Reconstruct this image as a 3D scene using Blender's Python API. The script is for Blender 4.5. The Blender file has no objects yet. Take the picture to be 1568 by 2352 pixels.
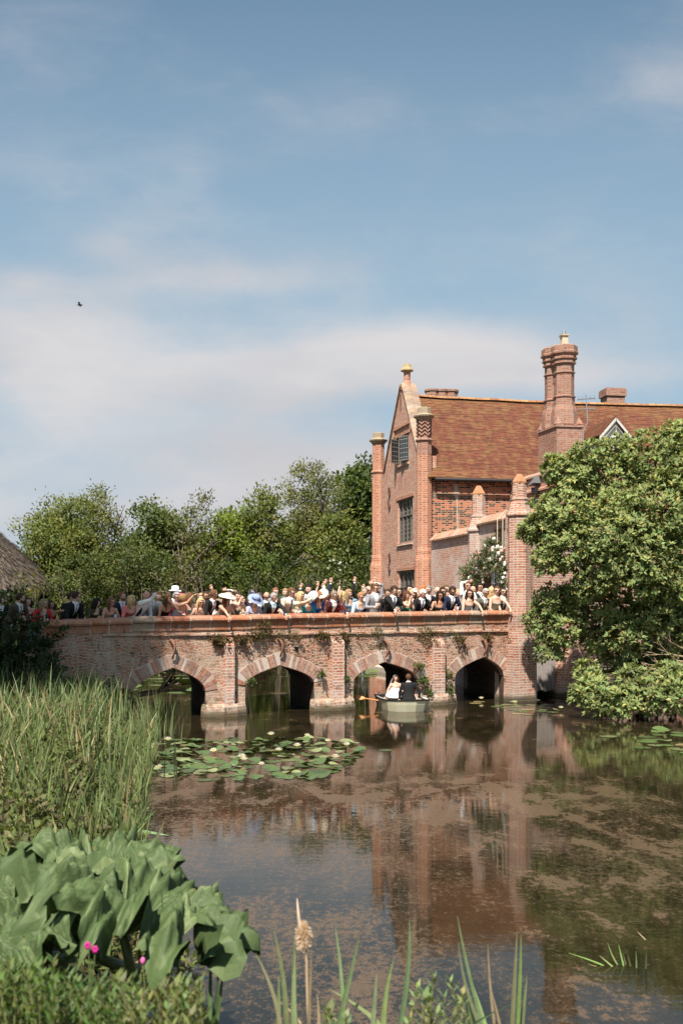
import bpy, math, random
import numpy as np
from mathutils import Vector, Matrix, noise as mnoise
random.seed(7); RNG = np.random.default_rng(7)
D = bpy.data; SC = bpy.context.scene; COL = SC.collection
R = math.radians
PI = math.pi

# ------------------------------------------------------------ camera, sky, sun, exposure
HC, F, HOR = 2.64, 2287.0, 1392.0          # camera height (m), focal length and horizon row on a 1568 x 2352 sheet
cam_d = D.cameras.new('camera'); cam = D.objects.new('camera', cam_d); COL.objects.link(cam)
cam.location = (0, 0, HC); cam.rotation_euler = (R(90), 0, 0)
cam_d.sensor_fit = 'HORIZONTAL'; cam_d.sensor_width = 24.0; cam_d.lens = 24.0 * F / 1568
cam_d.shift_y = (HOR - 1176) / 1568.0
cam_d.clip_start = 0.1; cam_d.clip_end = 6000
cam_d.dof.use_dof = True; cam_d.dof.focus_distance = 26.0; cam_d.dof.aperture_fstop = 4.0
SC.camera = cam
SC.cycles.max_bounces = 7; SC.cycles.diffuse_bounces = 3; SC.cycles.glossy_bounces = 3
SC.cycles.transmission_bounces = 4; SC.cycles.transparent_max_bounces = 10
SC.cycles.use_denoising = True
SC.cycles.sample_clamp_indirect = 6.0
SC.view_settings.view_transform = 'Standard'; SC.view_settings.look = 'None'
SC.view_settings.exposure = 0.86; SC.view_settings.gamma = 1.0

SUN_EL = R(56); SUN_DIR = Vector((-0.26, -0.96))                 # horizontal direction towards the sun
SUN_DIR.normalize()
sun_d = D.lights.new('sun', 'SUN'); sun_d.energy = 5.0; sun_d.angle = R(0.55); sun_d.color = (1.0, 0.93, 0.83)
sun = D.objects.new('sun', sun_d); COL.objects.link(sun)
to_sun = Vector((SUN_DIR.x * math.cos(SUN_EL), SUN_DIR.y * math.cos(SUN_EL), math.sin(SUN_EL)))
sun.rotation_euler = to_sun.to_track_quat('Z', 'Y').to_euler()
sun.location = (-10, -30, 40)

# node helpers
def nd(t, typ, ins=None, **props):
    n = t.nodes.new(typ)
    for k, v in props.items(): setattr(n, k, v)
    for k, v in (ins or {}).items():
        s = n.inputs[k]
        if isinstance(v, bpy.types.NodeSocket): t.links.new(v, s)
        else:
            if isinstance(v, (tuple, list)) and len(v) == 3 and s.type == 'RGBA': v = (*v, 1)
            s.default_value = v
    return n
def mth(t, op, a, b=0.0, c=0.0, clamp=False):
    return nd(t, 'ShaderNodeMath', {0: a, 1: b, 2: c}, operation=op, use_clamp=clamp).outputs[0]
def mix(t, f, a, b, bt='MIX'):
    n = nd(t, 'ShaderNodeMix', {}, data_type='RGBA', blend_type=bt)
    for k, v in ((0, f), (6, a), (7, b)):
        if isinstance(v, bpy.types.NodeSocket): t.links.new(v, n.inputs[k])
        else: n.inputs[k].default_value = (*v, 1) if isinstance(v, (tuple, list)) and len(v) == 3 else v
    return n.outputs[2]
def sstep(t, x, a, b):
    return nd(t, 'ShaderNodeMapRange', {0: x, 1: a, 2: b, 3: 0.0, 4: 1.0}, interpolation_type='SMOOTHSTEP', clamp=True).outputs[0]
def noise(t, vec, scale, detail=4.0, rough=0.55, dist=0.0, col=False):
    n = nd(t, 'ShaderNodeTexNoise', {'Vector': vec, 'Scale': scale, 'Detail': detail, 'Roughness': rough, 'Distortion': dist})
    return n.outputs['Color' if col else 'Fac']
def mapping(t, vec, scale=(1, 1, 1), loc=(0, 0, 0), rot=(0, 0, 0)):
    return nd(t, 'ShaderNodeMapping', {'Vector': vec, 'Scale': scale, 'Location': loc, 'Rotation': rot}).outputs[0]

# world: Nishita sky with a thin layer of cloud laid over it by direction
w = D.worlds.new('World'); SC.world = w; w.use_nodes = True
t = w.node_tree; t.nodes.clear()
sky = nd(t, 'ShaderNodeTexSky', {}, sky_type='NISHITA', sun_disc=False, sun_elevation=SUN_EL,
         sun_rotation=math.atan2(SUN_DIR.x, SUN_DIR.y), altitude=20.0, air_density=1.0, dust_density=2.0, ozone_density=1.5)
tc = nd(t, 'ShaderNodeTexCoord').outputs['Generated']
sx = nd(t, 'ShaderNodeSeparateXYZ', {0: tc})
ay = mth(t, 'MAXIMUM', mth(t, 'ABSOLUTE', sx.outputs[1]), 0.05)
u = mth(t, 'DIVIDE', sx.outputs[0], ay); v = mth(t, 'DIVIDE', sx.outputs[2], ay)
uv = nd(t, 'ShaderNodeCombineXYZ', {0: u, 1: v, 2: sx.outputs[1]}).outputs[0]
warp = noise(t, mapping(t, uv, (2.8, 4.6, 1)), 1.0, 5, 0.55)
fine = noise(t, mapping(t, uv, (7, 13, 1), rot=(0, 0, 0.15)), 1.0, 6, 0.6, 0.4)
streak = noise(t, mapping(t, uv, (9, 60, 1), rot=(0, 0, -0.12)), 1.0, 4, 0.6, 0.6)
def blob(a, b, sa, sb, k):
    du = mth(t, 'POWER', mth(t, 'ABSOLUTE', mth(t, 'DIVIDE', mth(t, 'SUBTRACT', u, a), sa)), 2.0)
    dv = mth(t, 'POWER', mth(t, 'ABSOLUTE', mth(t, 'DIVIDE', mth(t, 'SUBTRACT', v, b), sb)), 2.0)
    return mth(t, 'MULTIPLY', mth(t, 'EXPONENT', mth(t, 'MULTIPLY', mth(t, 'ADD', du, dv), -1.0)), k)
def sx_(x): return (x - 784) / F
def sy_(y): return (HOR - y) / F
blobs = [(80, 800, 330, 120, .55), (330, 900, 300, 90, .5), (600, 870, 260, 70, .35), (950, 790, 330, 70, .52), (850, 850, 300, 60, .35),
         (300, 1090, 500, 70, .55), (800, 1080, 250, 80, .4), (700, 1250, 1500, 130, .55), (1250, 1010, 350, 60, .3), (350, 980, 420, 90, .5), (150, 700, 260, 70, .25), (1150, 850, 250, 60, .35), (1400, 870, 250, 50, .3),
         (245, 565, 110, 45, .36), (560, 640, 260, 40, .30), (1540, 190, 170, 110, .26), (60, 640, 120, 40, .30),
         (20, 380, 160, 60, .25), (780, 260, 200, 90, .18), (0, 1150, 500, 60, .35)]
acc = None
for bx_, by_, wx_, wy_, k_ in blobs:
    b_ = blob(sx_(bx_), sy_(by_), wx_ / F, wy_ / F, k_)
    acc = b_ if acc is None else mth(t, 'ADD', acc, b_)
acc = mth(t, 'MINIMUM', acc, 0.62)
acc = mth(t, 'ADD', acc, mth(t, 'MULTIPLY', sstep(t, v, 0.62, 1.4), 0.10))
dens = mth(t, 'ADD', acc, mth(t, 'ADD', mth(t, 'MULTIPLY', mth(t, 'SUBTRACT', warp, .5), 1.0),
           mth(t, 'MULTIPLY', mth(t, 'SUBTRACT', fine, .5), 0.55)))
dens = mth(t, 'ADD', dens, mth(t, 'MULTIPLY', mth(t, 'SUBTRACT', streak, .5), 0.10))
cm = mth(t, 'MULTIPLY', sstep(t, dens, -0.05, 0.85), 0.92)
shade = sstep(t, noise(t, mapping(t, uv, (2.5, 9, 1), loc=(3, 1, 0)), 1.0, 4, .5), 0.3, 0.7)
cloudc = mix(t, shade, (5.7, 5.4, 5.5), (7.0, 6.6, 6.5))
haze = mth(t, 'MULTIPLY', mth(t, 'SUBTRACT', 1.0, sstep(t, v, 0.10, 0.86)), 0.95)
skyc = mix(t, 1.0, sky.outputs[0], (0.90, 1.12, 1.08), 'MULTIPLY')
skyh = mix(t, haze, skyc, (3.5, 4.9, 6.1))
allc = mix(t, cm, skyh, cloudc)
bg = nd(t, 'ShaderNodeBackground', {0: allc, 1: 0.061})
out = nd(t, 'ShaderNodeOutputWorld', {0: bg.outputs[0]})

# ------------------------------------------------------------ geometry helpers
def P(x, y, Y):                       # sheet pixel -> world point at depth Y
    return Vector(((x - 784) / F * Y, Y, HC - (y - HOR) * Y / F))
def GW(x, y):                         # sheet pixel -> point on the water
    Y = HC * F / (y - HOR); return Vector(((x - 784) / F * Y, Y, 0))
def hexc(r, g, b):                    # sRGB 0..255 -> linear
    f = lambda c: ((c / 255 + .055) / 1.055) ** 2.4 if c > 10 else c / 255 / 12.92
    return (f(r), f(g), f(b))

def link(name, me, parent=None):
    o = D.objects.new(name, me); COL.objects.link(o)
    if parent is not None:
        o.parent = parent
        if me is not None: o.matrix_parent_inverse = Matrix.Translation(-Vector(parent['base'])) if 'base' in parent else parent_inv(parent)
    return o
def parent_inv(p):
    return Matrix.Identity(4)
def thing(name, label, cat, loc=(0, 0, 0), group=None):
    o = D.objects.new(name, None); COL.objects.link(o)
    o.location = loc; o.empty_display_size = .2
    o['label'] = label; o['category'] = cat; o['base'] = [float(c) for c in loc]
    if group: o['group'] = group
    return o
def tag(o, label=None, cat=None, group=None, kind=None):
    if label: o['label'] = label
    if cat: o['category'] = cat
    if group: o['group'] = group
    if kind: o['kind'] = kind
    return o

def boxuv(me):
    n = len(me.polygons)
    if n == 0: return
    if not me.uv_layers: me.uv_layers.new(name='uv')
    nl = len(me.loops)
    co = np.empty(len(me.vertices) * 3); me.vertices.foreach_get('co', co); co = co.reshape(-1, 3)
    li = np.empty(nl, dtype=np.int32); me.loops.foreach_get('vertex_index', li)
    nor = np.empty(n * 3); me.polygons.foreach_get('normal', nor); nor = nor.reshape(-1, 3)
    tot = np.empty(n, dtype=np.int32); me.polygons.foreach_get('loop_total', tot)
    pn = np.repeat(nor, tot, axis=0)
    uu = np.cross(np.array([0, 0, 1.0]), pn); L = np.linalg.norm(uu, axis=1)
    flat = L < .05; uu[flat] = (1, 0, 0); L[flat] = 1; uu /= L[:, None]
    vv = np.cross(pn, uu)
    c = co[li]
    uvs = np.stack([(c * uu).sum(1), (c * vv).sum(1)], 1)
    me.uv_layers[0].data.foreach_set('uv', uvs.ravel().astype(np.float32))

class MB:
    def __init__(s): s.v = []; s.f = []; s.m = []; s.c = []
    def add(s, vs, fs, mi=0, col=None):
        o = len(s.v); s.v += [tuple(v) for v in vs]
        for f in fs: s.f.append([i + o for i in f]); s.m.append(mi); s.c.append(col or (1, 1, 1))
    def quad(s, a, b, c, d, mi=0, col=None): s.add([a, b, c, d], [(0, 1, 2, 3)], mi, col)
    def box(s, lo, hi, M=None, mi=0, col=None):
        (x0, y0, z0), (x1, y1, z1) = lo, hi
        vs = [Vector(p) for p in ((x0, y0, z0), (x1, y0, z0), (x1, y1, z0), (x0, y1, z0), (x0, y0, z1), (x1, y0, z1), (x1, y1, z1), (x0, y1, z1))]
        if M is not None: vs = [M @ v for v in vs]
        s.add(vs, [(0, 3, 2, 1), (4, 5, 6, 7), (0, 1, 5, 4), (1, 2, 6, 5), (2, 3, 7, 6), (3, 0, 4, 7)], mi, col)
    def prism(s, pts, z0, z1, mi=0, col=None, top=None):
        n = len(pts); tp = top or pts
        vs = [(p[0], p[1], z0) for p in pts] + [(p[0], p[1], z1) for p in tp]
        fs = [(i, (i + 1) % n, (i + 1) % n + n, i + n) for i in range(n)] + [tuple(range(n - 1, -1, -1)), tuple(range(n, 2 * n))]
        s.add(vs, fs, mi, col)
    def rings(s, rings, cap=True, mi=0, col=None):
        n = len(rings[0]); vs = [p for r in rings for p in r]
        fs = []
        for k in range(len(rings) - 1):
            for i in range(n):
                j = (i + 1) % n; fs.append((k * n + i, k * n + j, (k + 1) * n + j, (k + 1) * n + i))
        if cap: fs += [tuple(range(n - 1, -1, -1)), tuple(range((len(rings) - 1) * n, len(rings) * n))]
        s.add(vs, fs, mi, col)
    def lathe(s, c, prof, n=8, rot=0.0, mi=0, col=None):          # prof: (radius, z)
        s.rings([[(c[0] + r * math.cos(rot + 2 * PI * i / n), c[1] + r * math.sin(rot + 2 * PI * i / n), z) for i in range(n)] for r, z in prof], True, mi, col)
    def tube(s, pts, rad, n=6, mi=0, col=None, cap=True):
        pts = [Vector(p) for p in pts]; rs = rad if isinstance(rad, (list, tuple)) else [rad] * len(pts)
        rings = []; ref = None
        for i, p in enumerate(pts):
            d = (pts[min(i + 1, len(pts) - 1)] - pts[max(i - 1, 0)])
            if d.length < 1e-9: d = Vector((0, 0, 1))
            d.normalize()
            if ref is None: ref = Vector((0, 0, 1)) if abs(d.z) < .9 else Vector((1, 0, 0))
            a = (ref - d * ref.dot(d))
            if a.length < 1e-6: a = Vector((1, 0, 0)) - d * d.x
            a.normalize(); b = d.cross(a); ref = a
            rings.append([p + (a * math.cos(2 * PI * k / n) + b * math.sin(2 * PI * k / n)) * rs[i] for k in range(n)])
        s.rings(rings, cap, mi, col)
    def ell(s, c, rad, n=10, m=7, M=None, mi=0, col=None):
        c = Vector(c); rings = []
        for j in range(m):
            ph = -PI / 2 + PI * (j + .5) / m
            r = []
            for i in range(n):
                th = 2 * PI * i / n
                v = Vector((rad[0] * math.cos(ph) * math.cos(th), rad[1] * math.cos(ph) * math.sin(th), rad[2] * math.sin(ph)))
                if M is not None: v = M @ v
                r.append(c + v)
            rings.append(r)
        s.rings(rings, True, mi, col)
    def mesh(s, name, mats, smooth=False, uv=True, col=False):
        me = D.meshes.new(name); me.from_pydata(s.v, [], s.f); me.update()
        for m in (mats if isinstance(mats, (list, tuple)) else [mats]): me.materials.append(m)
        if len(s.f):
            me.polygons.foreach_set('material_index', s.m)
            if smooth: me.polygons.foreach_set('use_smooth', [True] * len(s.f))
            if uv: boxuv(me)
            if col:
                a = me.color_attributes.new('Col', 'FLOAT_COLOR', 'CORNER')
                arr = []
                for p, c in zip(s.f, s.c): arr += [c[0], c[1], c[2], 1.0] * len(p)
                a.data.foreach_set('color', arr)
        return me
    def build(s, name, mats, parent=None, smooth=False, uv=True, col=False):
        return link(name, s.mesh(name, mats, smooth, uv, col), parent)

def np_mesh(name, verts, faces4, mats, cols=None, midx=None, smooth=False):
    """verts (n,3), faces (m,4) int arrays; cols per face (m,3)"""
    me = D.meshes.new(name); nv, nf = len(verts), len(faces4); k = faces4.shape[1]
    me.vertices.add(nv); me.vertices.foreach_set('co', np.asarray(verts, dtype=np.float32).ravel())
    me.loops.add(nf * k); me.loops.foreach_set('vertex_index', faces4.astype(np.int32).ravel())
    me.polygons.add(nf); me.polygons.foreach_set('loop_start', np.arange(nf, dtype=np.int32) * k)
    me.update(calc_edges=True)
    for m in (mats if isinstance(mats, (list, tuple)) else [mats]): me.materials.append(m)
    if midx is not None: me.polygons.foreach_set('material_index', np.asarray(midx, dtype=np.int32))
    if smooth: me.polygons.foreach_set('use_smooth', np.ones(nf, dtype=bool))
    if cols is not None:
        a = me.color_attributes.new('Col', 'FLOAT_COLOR', 'CORNER')
        c = np.concatenate([np.repeat(np.asarray(cols), k, axis=0), np.ones((nf * k, 1))], 1)
        a.data.foreach_set('color', c.astype(np.float32).ravel())
    me.validate()
    return me

def unit(a): return a / np.maximum(np.linalg.norm(a, axis=-1, keepdims=True), 1e-9)
def leaves(name, pos, dirs, nor, ln, wd, cols, mats, midx=None, fold=0.15):
    """one folded kite leaf (2 quads... a tip, a base and two sides) per point"""
    n = len(pos); dirs = unit(dirs); side = unit(np.cross(dirs, nor)); up = np.cross(side, dirs)
    ln = np.broadcast_to(ln, (n,))[:, None]; wd = np.broadcast_to(wd, (n,))[:, None]
    a = pos; b = pos + dirs * ln * .45 + side * wd * .5 + up * wd * fold
    c = pos + dirs * ln; d = pos + dirs * ln * .45 - side * wd * .5 + up * wd * fold
    V = np.stack([a, b, c, d], 1).reshape(-1, 3)
    Fc = np.arange(n * 4).reshape(n, 4)
    return np_mesh(name, V, Fc, mats, cols, midx)
# ------------------------------------------------------------ materials
def newmat(name):
    m = D.materials.new(name); m.use_nodes = True; t = m.node_tree; t.nodes.clear()
    o = nd(t, 'ShaderNodeOutputMaterial'); return m, t, o
def princ(t, o, col, rough=.7, spec=.3, bump=None, **kw):
    ins = {'Base Color': col, 'Roughness': rough, 'Specular IOR Level': spec}; ins.update(kw)
    p = nd(t, 'ShaderNodeBsdfPrincipled', ins)
    if bump is not None: t.links.new(bump, p.inputs['Normal'])
    t.links.new(p.outputs[0], o.inputs[0]); return p
def bumpn(t, h, strength=.5, dist=.02):
    return nd(t, 'ShaderNodeBump', {'Height': h, 'Strength': strength, 'Distance': dist}).outputs[0]
def pos(t): return nd(t, 'ShaderNodeNewGeometry').outputs['Position']
def plain(name, col, rough=.6, spec=.3, var=.25, scale=12.0, metal=0.0, sheen=0.0):
    m, t, o = newmat(name); p = pos(t)
    f = noise(t, p, scale, 4, .6)
    c = mix(t, f, tuple(max(0, x * (1 - var)) for x in col), tuple(min(1, x * (1 + var)) for x in col))
    princ(t, o, c, rough, spec, bumpn(t, f, .25, .01), Metallic=metal)
    return m
def brick(name, c1, c2, c3, mortar, white=.3, wcol=(.52, .46, .42), dark=.2, bw=.225, rh=.066, msz=.009, blackbr=0.0, moss=0.0, mosscol=(.10, .085, .035), lowpale=None, wave=.012):
    m, t, o = newmat(name); p = pos(t)
    uvn = nd(t, 'ShaderNodeUVMap').outputs[0]
    wob = noise(t, p, 1.3, 2, .5, 0, True)
    uvw = nd(t, 'ShaderNodeVectorMath', {0: uvn, 1: nd(t, 'ShaderNodeVectorMath', {0: nd(t, 'ShaderNodeVectorMath', {0: wob, 1: (.5, .5, .5)}, operation='SUBTRACT').outputs[0], 'Scale': wave * 4}, operation='SCALE').outputs[0]}, operation='ADD').outputs[0]
    bt = nd(t, 'ShaderNodeTexBrick', {'Vector': uvw, 'Color1': (0, 0, 0), 'Color2': (1, 1, 1), 'Mortar': (0.5, .5, .5), 'Scale': 1.0, 'Mortar Size': msz, 'Mortar Smooth': .3,
            'Bias': 0.0, 'Brick Width': bw, 'Row Height': rh}, offset=.5, squash=.6, squash_frequency=2)
    rv = nd(t, 'ShaderNodeSeparateColor', {0: bt.outputs[0]}).outputs[0]
    n1 = noise(t, p, 9.0, 3, .6); n2 = noise(t, p, .55, 4, .6); n3 = noise(t, p, 2.6, 5, .65); n4 = noise(t, p, 26, 3, .6)
    a = mix(t, sstep(t, rv, .15, .75), c1, c2)
    a = mix(t, sstep(t, mth(t, 'ADD', rv, mth(t, 'MULTIPLY', n3, .6)), .95, 1.25), a, c3)
    a = mix(t, mth(t, 'MULTIPLY', sstep(t, n1, .35, .75), .35), a, tuple(x * .55 for x in c1))
    if blackbr > 0:
        nb = mth(t, 'ADD', rv, mth(t, 'MULTIPLY', n2, .9))
        a = mix(t, mth(t, 'MULTIPLY', sstep(t, nb, 1.05 - blackbr * .3, 1.12 - blackbr * .3), .85), a, (.035, .025, .022))
    a = mix(t, mth(t, 'MULTIPLY', bt.outputs['Fac'], .85), a, mortar)
    # pale lime bloom in patches
    wm = mth(t, 'MULTIPLY', sstep(t, mth(t, 'ADD', mth(t, 'MULTIPLY', n2, .75), mth(t, 'MULTIPLY', n3, .5)), .86 - white * .38, 1.06 - white * .38),
             mth(t, 'MULTIPLY', sstep(t, mth(t, 'ADD', n1, mth(t, 'MULTIPLY', n4, .5)), .45, .95), .85))
    if lowpale is not None:
        z = nd(t, 'ShaderNodeSeparateXYZ', {0: p}).outputs[2]
        zz = mth(t, 'ADD', z, mth(t, 'MULTIPLY', n3, .7))
        wm = mth(t, 'MAXIMUM', wm, mth(t, 'MULTIPLY', mth(t, 'SUBTRACT', 1.0, sstep(t, zz, lowpale[0], lowpale[1])), sstep(t, mth(t, 'ADD', n1, mth(t, 'MULTIPLY', n4, .35)), .48, .88)))
    a = mix(t, wm, a, wcol)
    # dark weathering
    dm = mth(t, 'MULTIPLY', sstep(t, noise(t, mapping(t, p, (1, 1, 1), (5, 3, 1)), 3.4, 6, .7), .56, .70), dark)
    a = mix(t, dm, a, (.05, .04, .032))
    if moss > 0:
        mm = mth(t, 'MULTIPLY', sstep(t, noise(t, mapping(t, p, (.9, .9, 2.2), (2, 7, 4)), 1.6, 6, .68), .57, .66), moss)
        a = mix(t, mm, a, mosscol)
    if lowpale is not None:      # wet, weed-stained foot at the water line
        a = mix(t, mth(t, 'MULTIPLY', mth(t, 'SUBTRACT', 1.0, sstep(t, mth(t, 'SUBTRACT', z, mth(t, 'MULTIPLY', n3, .12)), 0.0, .16)), .85), a, (.045, .042, .022))
    h = mth(t, 'ADD', mth(t, 'MULTIPLY', mth(t, 'SUBTRACT', 1.0, bt.outputs['Fac']), .7), mth(t, 'ADD', mth(t, 'MULTIPLY', n1, .5), mth(t, 'MULTIPLY', rv, .35)))
    princ(t, o, a, .9, .15, bumpn(t, h, .9, .018))
    return m
M = {}
M['bridge'] = brick('bridge_brick', (.35, .125, .068), (.40, .21, .14), (.14, .055, .038), (.46, .38, .30), white=.78, wcol=(.49, .405, .32), dark=.92, moss=.8, mosscol=(.13, .085, .035), lowpale=(.7, 1.9), rh=.070, msz=.012, blackbr=.0, wave=.012)
M['barrel'] = brick('shade_dark_barrel_brick', (.10, .055, .04), (.13, .08, .06), (.07, .04, .03), (.12, .10, .085), white=.3, wcol=(.22, .19, .16), dark=.8, lowpale=(.1, .3))  # brick darkened throughout, shade inside the arches painted into its colour
M['pilaster'] = brick('pilaster_brick', (.48, .17, .09), (.50, .27, .19), (.34, .10, .06), (.62, .54, .46), white=.55, dark=.6, moss=.4, lowpale=(.5, 1.5), rh=.072, msz=.013)
M['gable'] = brick('gable_brick', (.50, .22, .14), (.56, .35, .26), (.42, .15, .09), (.60, .48, .39), white=.52, wcol=(.60, .52, .46), dark=.25)
M['turret'] = brick('turret_brick', (.46, .165, .088), (.46, .215, .135), (.35, .11, .06), (.58, .47, .37), white=.22, dark=.3)
M['house'] = brick('house_brick', (.46, .135, .065), (.48, .20, .11), (.34, .085, .045), (.50, .40, .30), white=.15, dark=.35, blackbr=.35)
M['court'] = brick('courtyard_brick', (.52, .23, .145), (.56, .35, .27), (.44, .16, .09), (.60, .50, .42), white=.82, wcol=(.60, .53, .49), dark=.25)
M['pier'] = brick('pier_brick', (.44, .175, .105), (.46, .28, .215), (.36, .125, .07), (.56, .49, .42), white=.70, wcol=(.46, .41, .37), dark=.6, rh=.07, msz=.012, lowpale=(.3, 1.0))
M['chimney'] = brick('chimney_brick', (.35, .145, .095), (.36, .22, .165), (.26, .095, .06), (.40, .33, .275), white=.34, wcol=(.36, .31, .28), dark=.4)
M['block'] = brick('block_brick', (.48, .18, .11), (.50, .28, .20), (.38, .12, .075), (.58, .48, .40), white=.35, dark=.3)

def vcol_mat(name, rough=.8, spec=.2, bumpscale=20, bs=.5, nvar=.35, lichen=0.0, lcol=(.38, .30, .14)):
    m, t, o = newmat(name); p = pos(t)
    c = nd(t, 'ShaderNodeVertexColor', layer_name='Col').outputs[0]
    n1 = noise(t, p, bumpscale, 4, .6); n2 = noise(t, p, bumpscale * .15, 5, .65)
    k = mth(t, 'ADD', 1 - nvar, mth(t, 'MULTIPLY', mth(t, 'ADD', n1, n2), nvar))
    c = nd(t, 'ShaderNodeVectorMath', {0: c, 'Scale': k}, operation='SCALE').outputs[0]
    if lichen > 0:
        c = mix(t, mth(t, 'MULTIPLY', sstep(t, noise(t, p, 7, 6, .7), .52, .64), lichen), c, lcol)
        c = mix(t, mth(t, 'MULTIPLY', sstep(t, noise(t, mapping(t, p, loc=(3, 3, 3)), 11, 6, .7), .58, .66), lichen), c, (.05, .04, .03))
    princ(t, o, c, rough, spec, bumpn(t, n1, bs, .01)); return m
M['vbrick'] = vcol_mat('arch_brick', lichen=.3, lcol=(.5, .43, .38))
M['vcoping'] = vcol_mat('terracotta_coping', lichen=.9, lcol=(.36, .27, .20), nvar=.75)
M['vstone'] = vcol_mat('weathered_stone', lichen=.6, lcol=(.42, .30, .10), nvar=.5)
M['voak'] = vcol_mat('grey_oak', rough=.75, bumpscale=40)

def roof_mat():
    m, t, o = newmat('roof_tile'); p = pos(t); uvn = nd(t, 'ShaderNodeUVMap').outputs[0]
    bt = nd(t, 'ShaderNodeTexBrick', {'Vector': uvn, 'Color1': (0, 0, 0), 'Color2': (1, 1, 1), 'Mortar': (.2, .2, .2), 'Scale': 1.0, 'Mortar Size': .002, 'Mortar Smooth': .3, 'Brick Width': .17, 'Row Height': .125}, offset=.5)
    rv = nd(t, 'ShaderNodeSeparateColor', {0: bt.outputs[0]}).outputs[0]
    n1 = noise(t, p, 7, 4, .6); n2 = noise(t, mapping(t, p, (.5, .5, 1.0)), .9, 4, .6); z = nd(t, 'ShaderNodeSeparateXYZ', {0: p}).outputs[2]
    a = mix(t, rv, (.125, .042, .025), (.175, .062, .036))
    a = mix(t, mth(t, 'MULTIPLY', sstep(t, n1, .4, .8), .6), a, (.10, .038, .024))
    lich = mth(t, 'MAXIMUM', sstep(t, mth(t, 'ADD', z, mth(t, 'MULTIPLY', n2, 1.6)), 10.9, 11.9),
               mth(t, 'MULTIPLY', mth(t, 'SUBTRACT', 1.0, sstep(t, mth(t, 'ADD', nd(t, 'ShaderNodeSeparateXYZ', {0: p}).outputs[0], mth(t, 'MULTIPLY', z, 1.2)), 12.0, 13.2)), .6))
    lich = mth(t, 'MULTIPLY', lich, sstep(t, mth(t, 'ADD', n1, mth(t, 'MULTIPLY', rv, .25)), .3, .7))
    a = mix(t, mth(t, 'MULTIPLY', lich, .75), a, (.27, .135, .05))
    strk = noise(t, mapping(t, p, (2.2, 2.2, .35)), 1.6, 5, .6)
    a = mix(t, mth(t, 'MULTIPLY', sstep(t, strk, .42, .66), .6), a, (.20, .115, .048))
    a = mix(t, mth(t, 'MULTIPLY', sstep(t, noise(t, mapping(t, p, (1, 1, .5), (4, 4, 4)), 2.1, 5, .65), .55, .7), .5), a, (.075, .035, .024))
    vv_ = nd(t, 'ShaderNodeSeparateXYZ', {0: uvn}).outputs[1]
    jn = mth(t, 'ADD', mth(t, 'DIVIDE', vv_, .125), mth(t, 'MULTIPLY', noise(t, p, 2.5, 3, .6), .5)); jf = mth(t, 'FRACT', jn)
    jm = mth(t, 'SUBTRACT', 1.0, sstep(t, jf, .10, .30))
    a = mix(t, mth(t, 'MULTIPLY', jm, .80), a, (.030, .014, .010))  # dark stripe paints the shadow gap under each tile course
    princ(t, o, a, .85, .2, bumpn(t, mth(t, 'ADD', n1, rv), .5, .012)); return m
M['roof'] = roof_mat()
M['pot'] = plain('chimney_pot_clay', (.50, .42, .30), .7)
M['gutter'] = plain('black_iron', (.02, .02, .022), .45, .5)
M['iron'] = plain('rusty_iron', (.10, .045, .03), .8)
M['lead'] = plain('lead_sheet', (.16, .17, .18), .5, .5)
M['oak'] = plain('weathered_oak', (.17, .15, .13), .8, .2, .5, 25)
M['plank'] = plain('grey_planks', (.33, .29, .27), .85, .2, .45, 14)
M['plaster'] = plain('dormer_plaster', (.50, .47, .43), .9)
M['whitewood'] = plain('white_paint', (.62, .60, .56), .6)
M['stonebase'] = plain('plinth_stone', (.46, .38, .31), .9, .15, .35, 5)
M['deck'] = plain('bridge_paving', (.30, .25, .20), .9, .1, .3, 4)
M['darkin'] = plain('dark_interior', (.02, .016, .013), .9, .1)
M['alu'] = plain('aluminium', (.55, .55, .56), .35, .5, metal=.8)
def glassm():
    m, t, o = newmat('leaded_glass'); p = pos(t)
    uvn = nd(t, 'ShaderNodeUVMap').outputs[0]
    bt = nd(t, 'ShaderNodeTexBrick', {'Vector': uvn, 'Color1': (0, 0, 0), 'Color2': (1, 1, 1), 'Mortar': (.5, .5, .5), 'Scale': 1.0, 'Mortar Size': .008, 'Brick Width': .12, 'Row Height': .17}, offset=0.0)
    c = mix(t, bt.outputs['Fac'], (.012, .013, .014), (.30, .27, .24))
    n = noise(t, p, 9, 3, .6)
    princ(t, o, c, mth(t, 'ADD', .06, mth(t, 'MULTIPLY', bt.outputs['Fac'], .5)), .8, bumpn(t, n, .25, .01)); return m
M['glass'] = glassm()
def leafm(name, rough=.55, trans=.42, spec=.25):
    m, t, o = newmat(name)
    c = nd(t, 'ShaderNodeVertexColor', layer_name='Col').outputs[0]
    n = noise(t, pos(t), 30, 2, .5)
    c = nd(t, 'ShaderNodeVectorMath', {0: c, 'Scale': mth(t, 'ADD', .7, mth(t, 'MULTIPLY', n, .6))}, operation='SCALE').outputs[0]
    p = nd(t, 'ShaderNodeBsdfPrincipled', {'Base Color': c, 'Roughness': rough, 'Specular IOR Level': spec})
    tr = nd(t, 'ShaderNodeBsdfTranslucent', {0: mix(t, 1.0, c, (1.3, 1.25, .6), 'MULTIPLY')})
    mx = nd(t, 'ShaderNodeMixShader', {0: trans, 1: p.outputs[0], 2: tr.outputs[0]})
    t.links.new(mx.outputs[0], o.inputs[0]); return m
M['leaf'] = leafm('foliage_leaf'); M['glossleaf'] = leafm('glossy_leaf', .55, .28, .2); M['reed'] = leafm('reed_leaf', .5, .25, .3); M['pad'] = leafm('lily_pad_leaf', .32, .08, .5)
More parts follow.
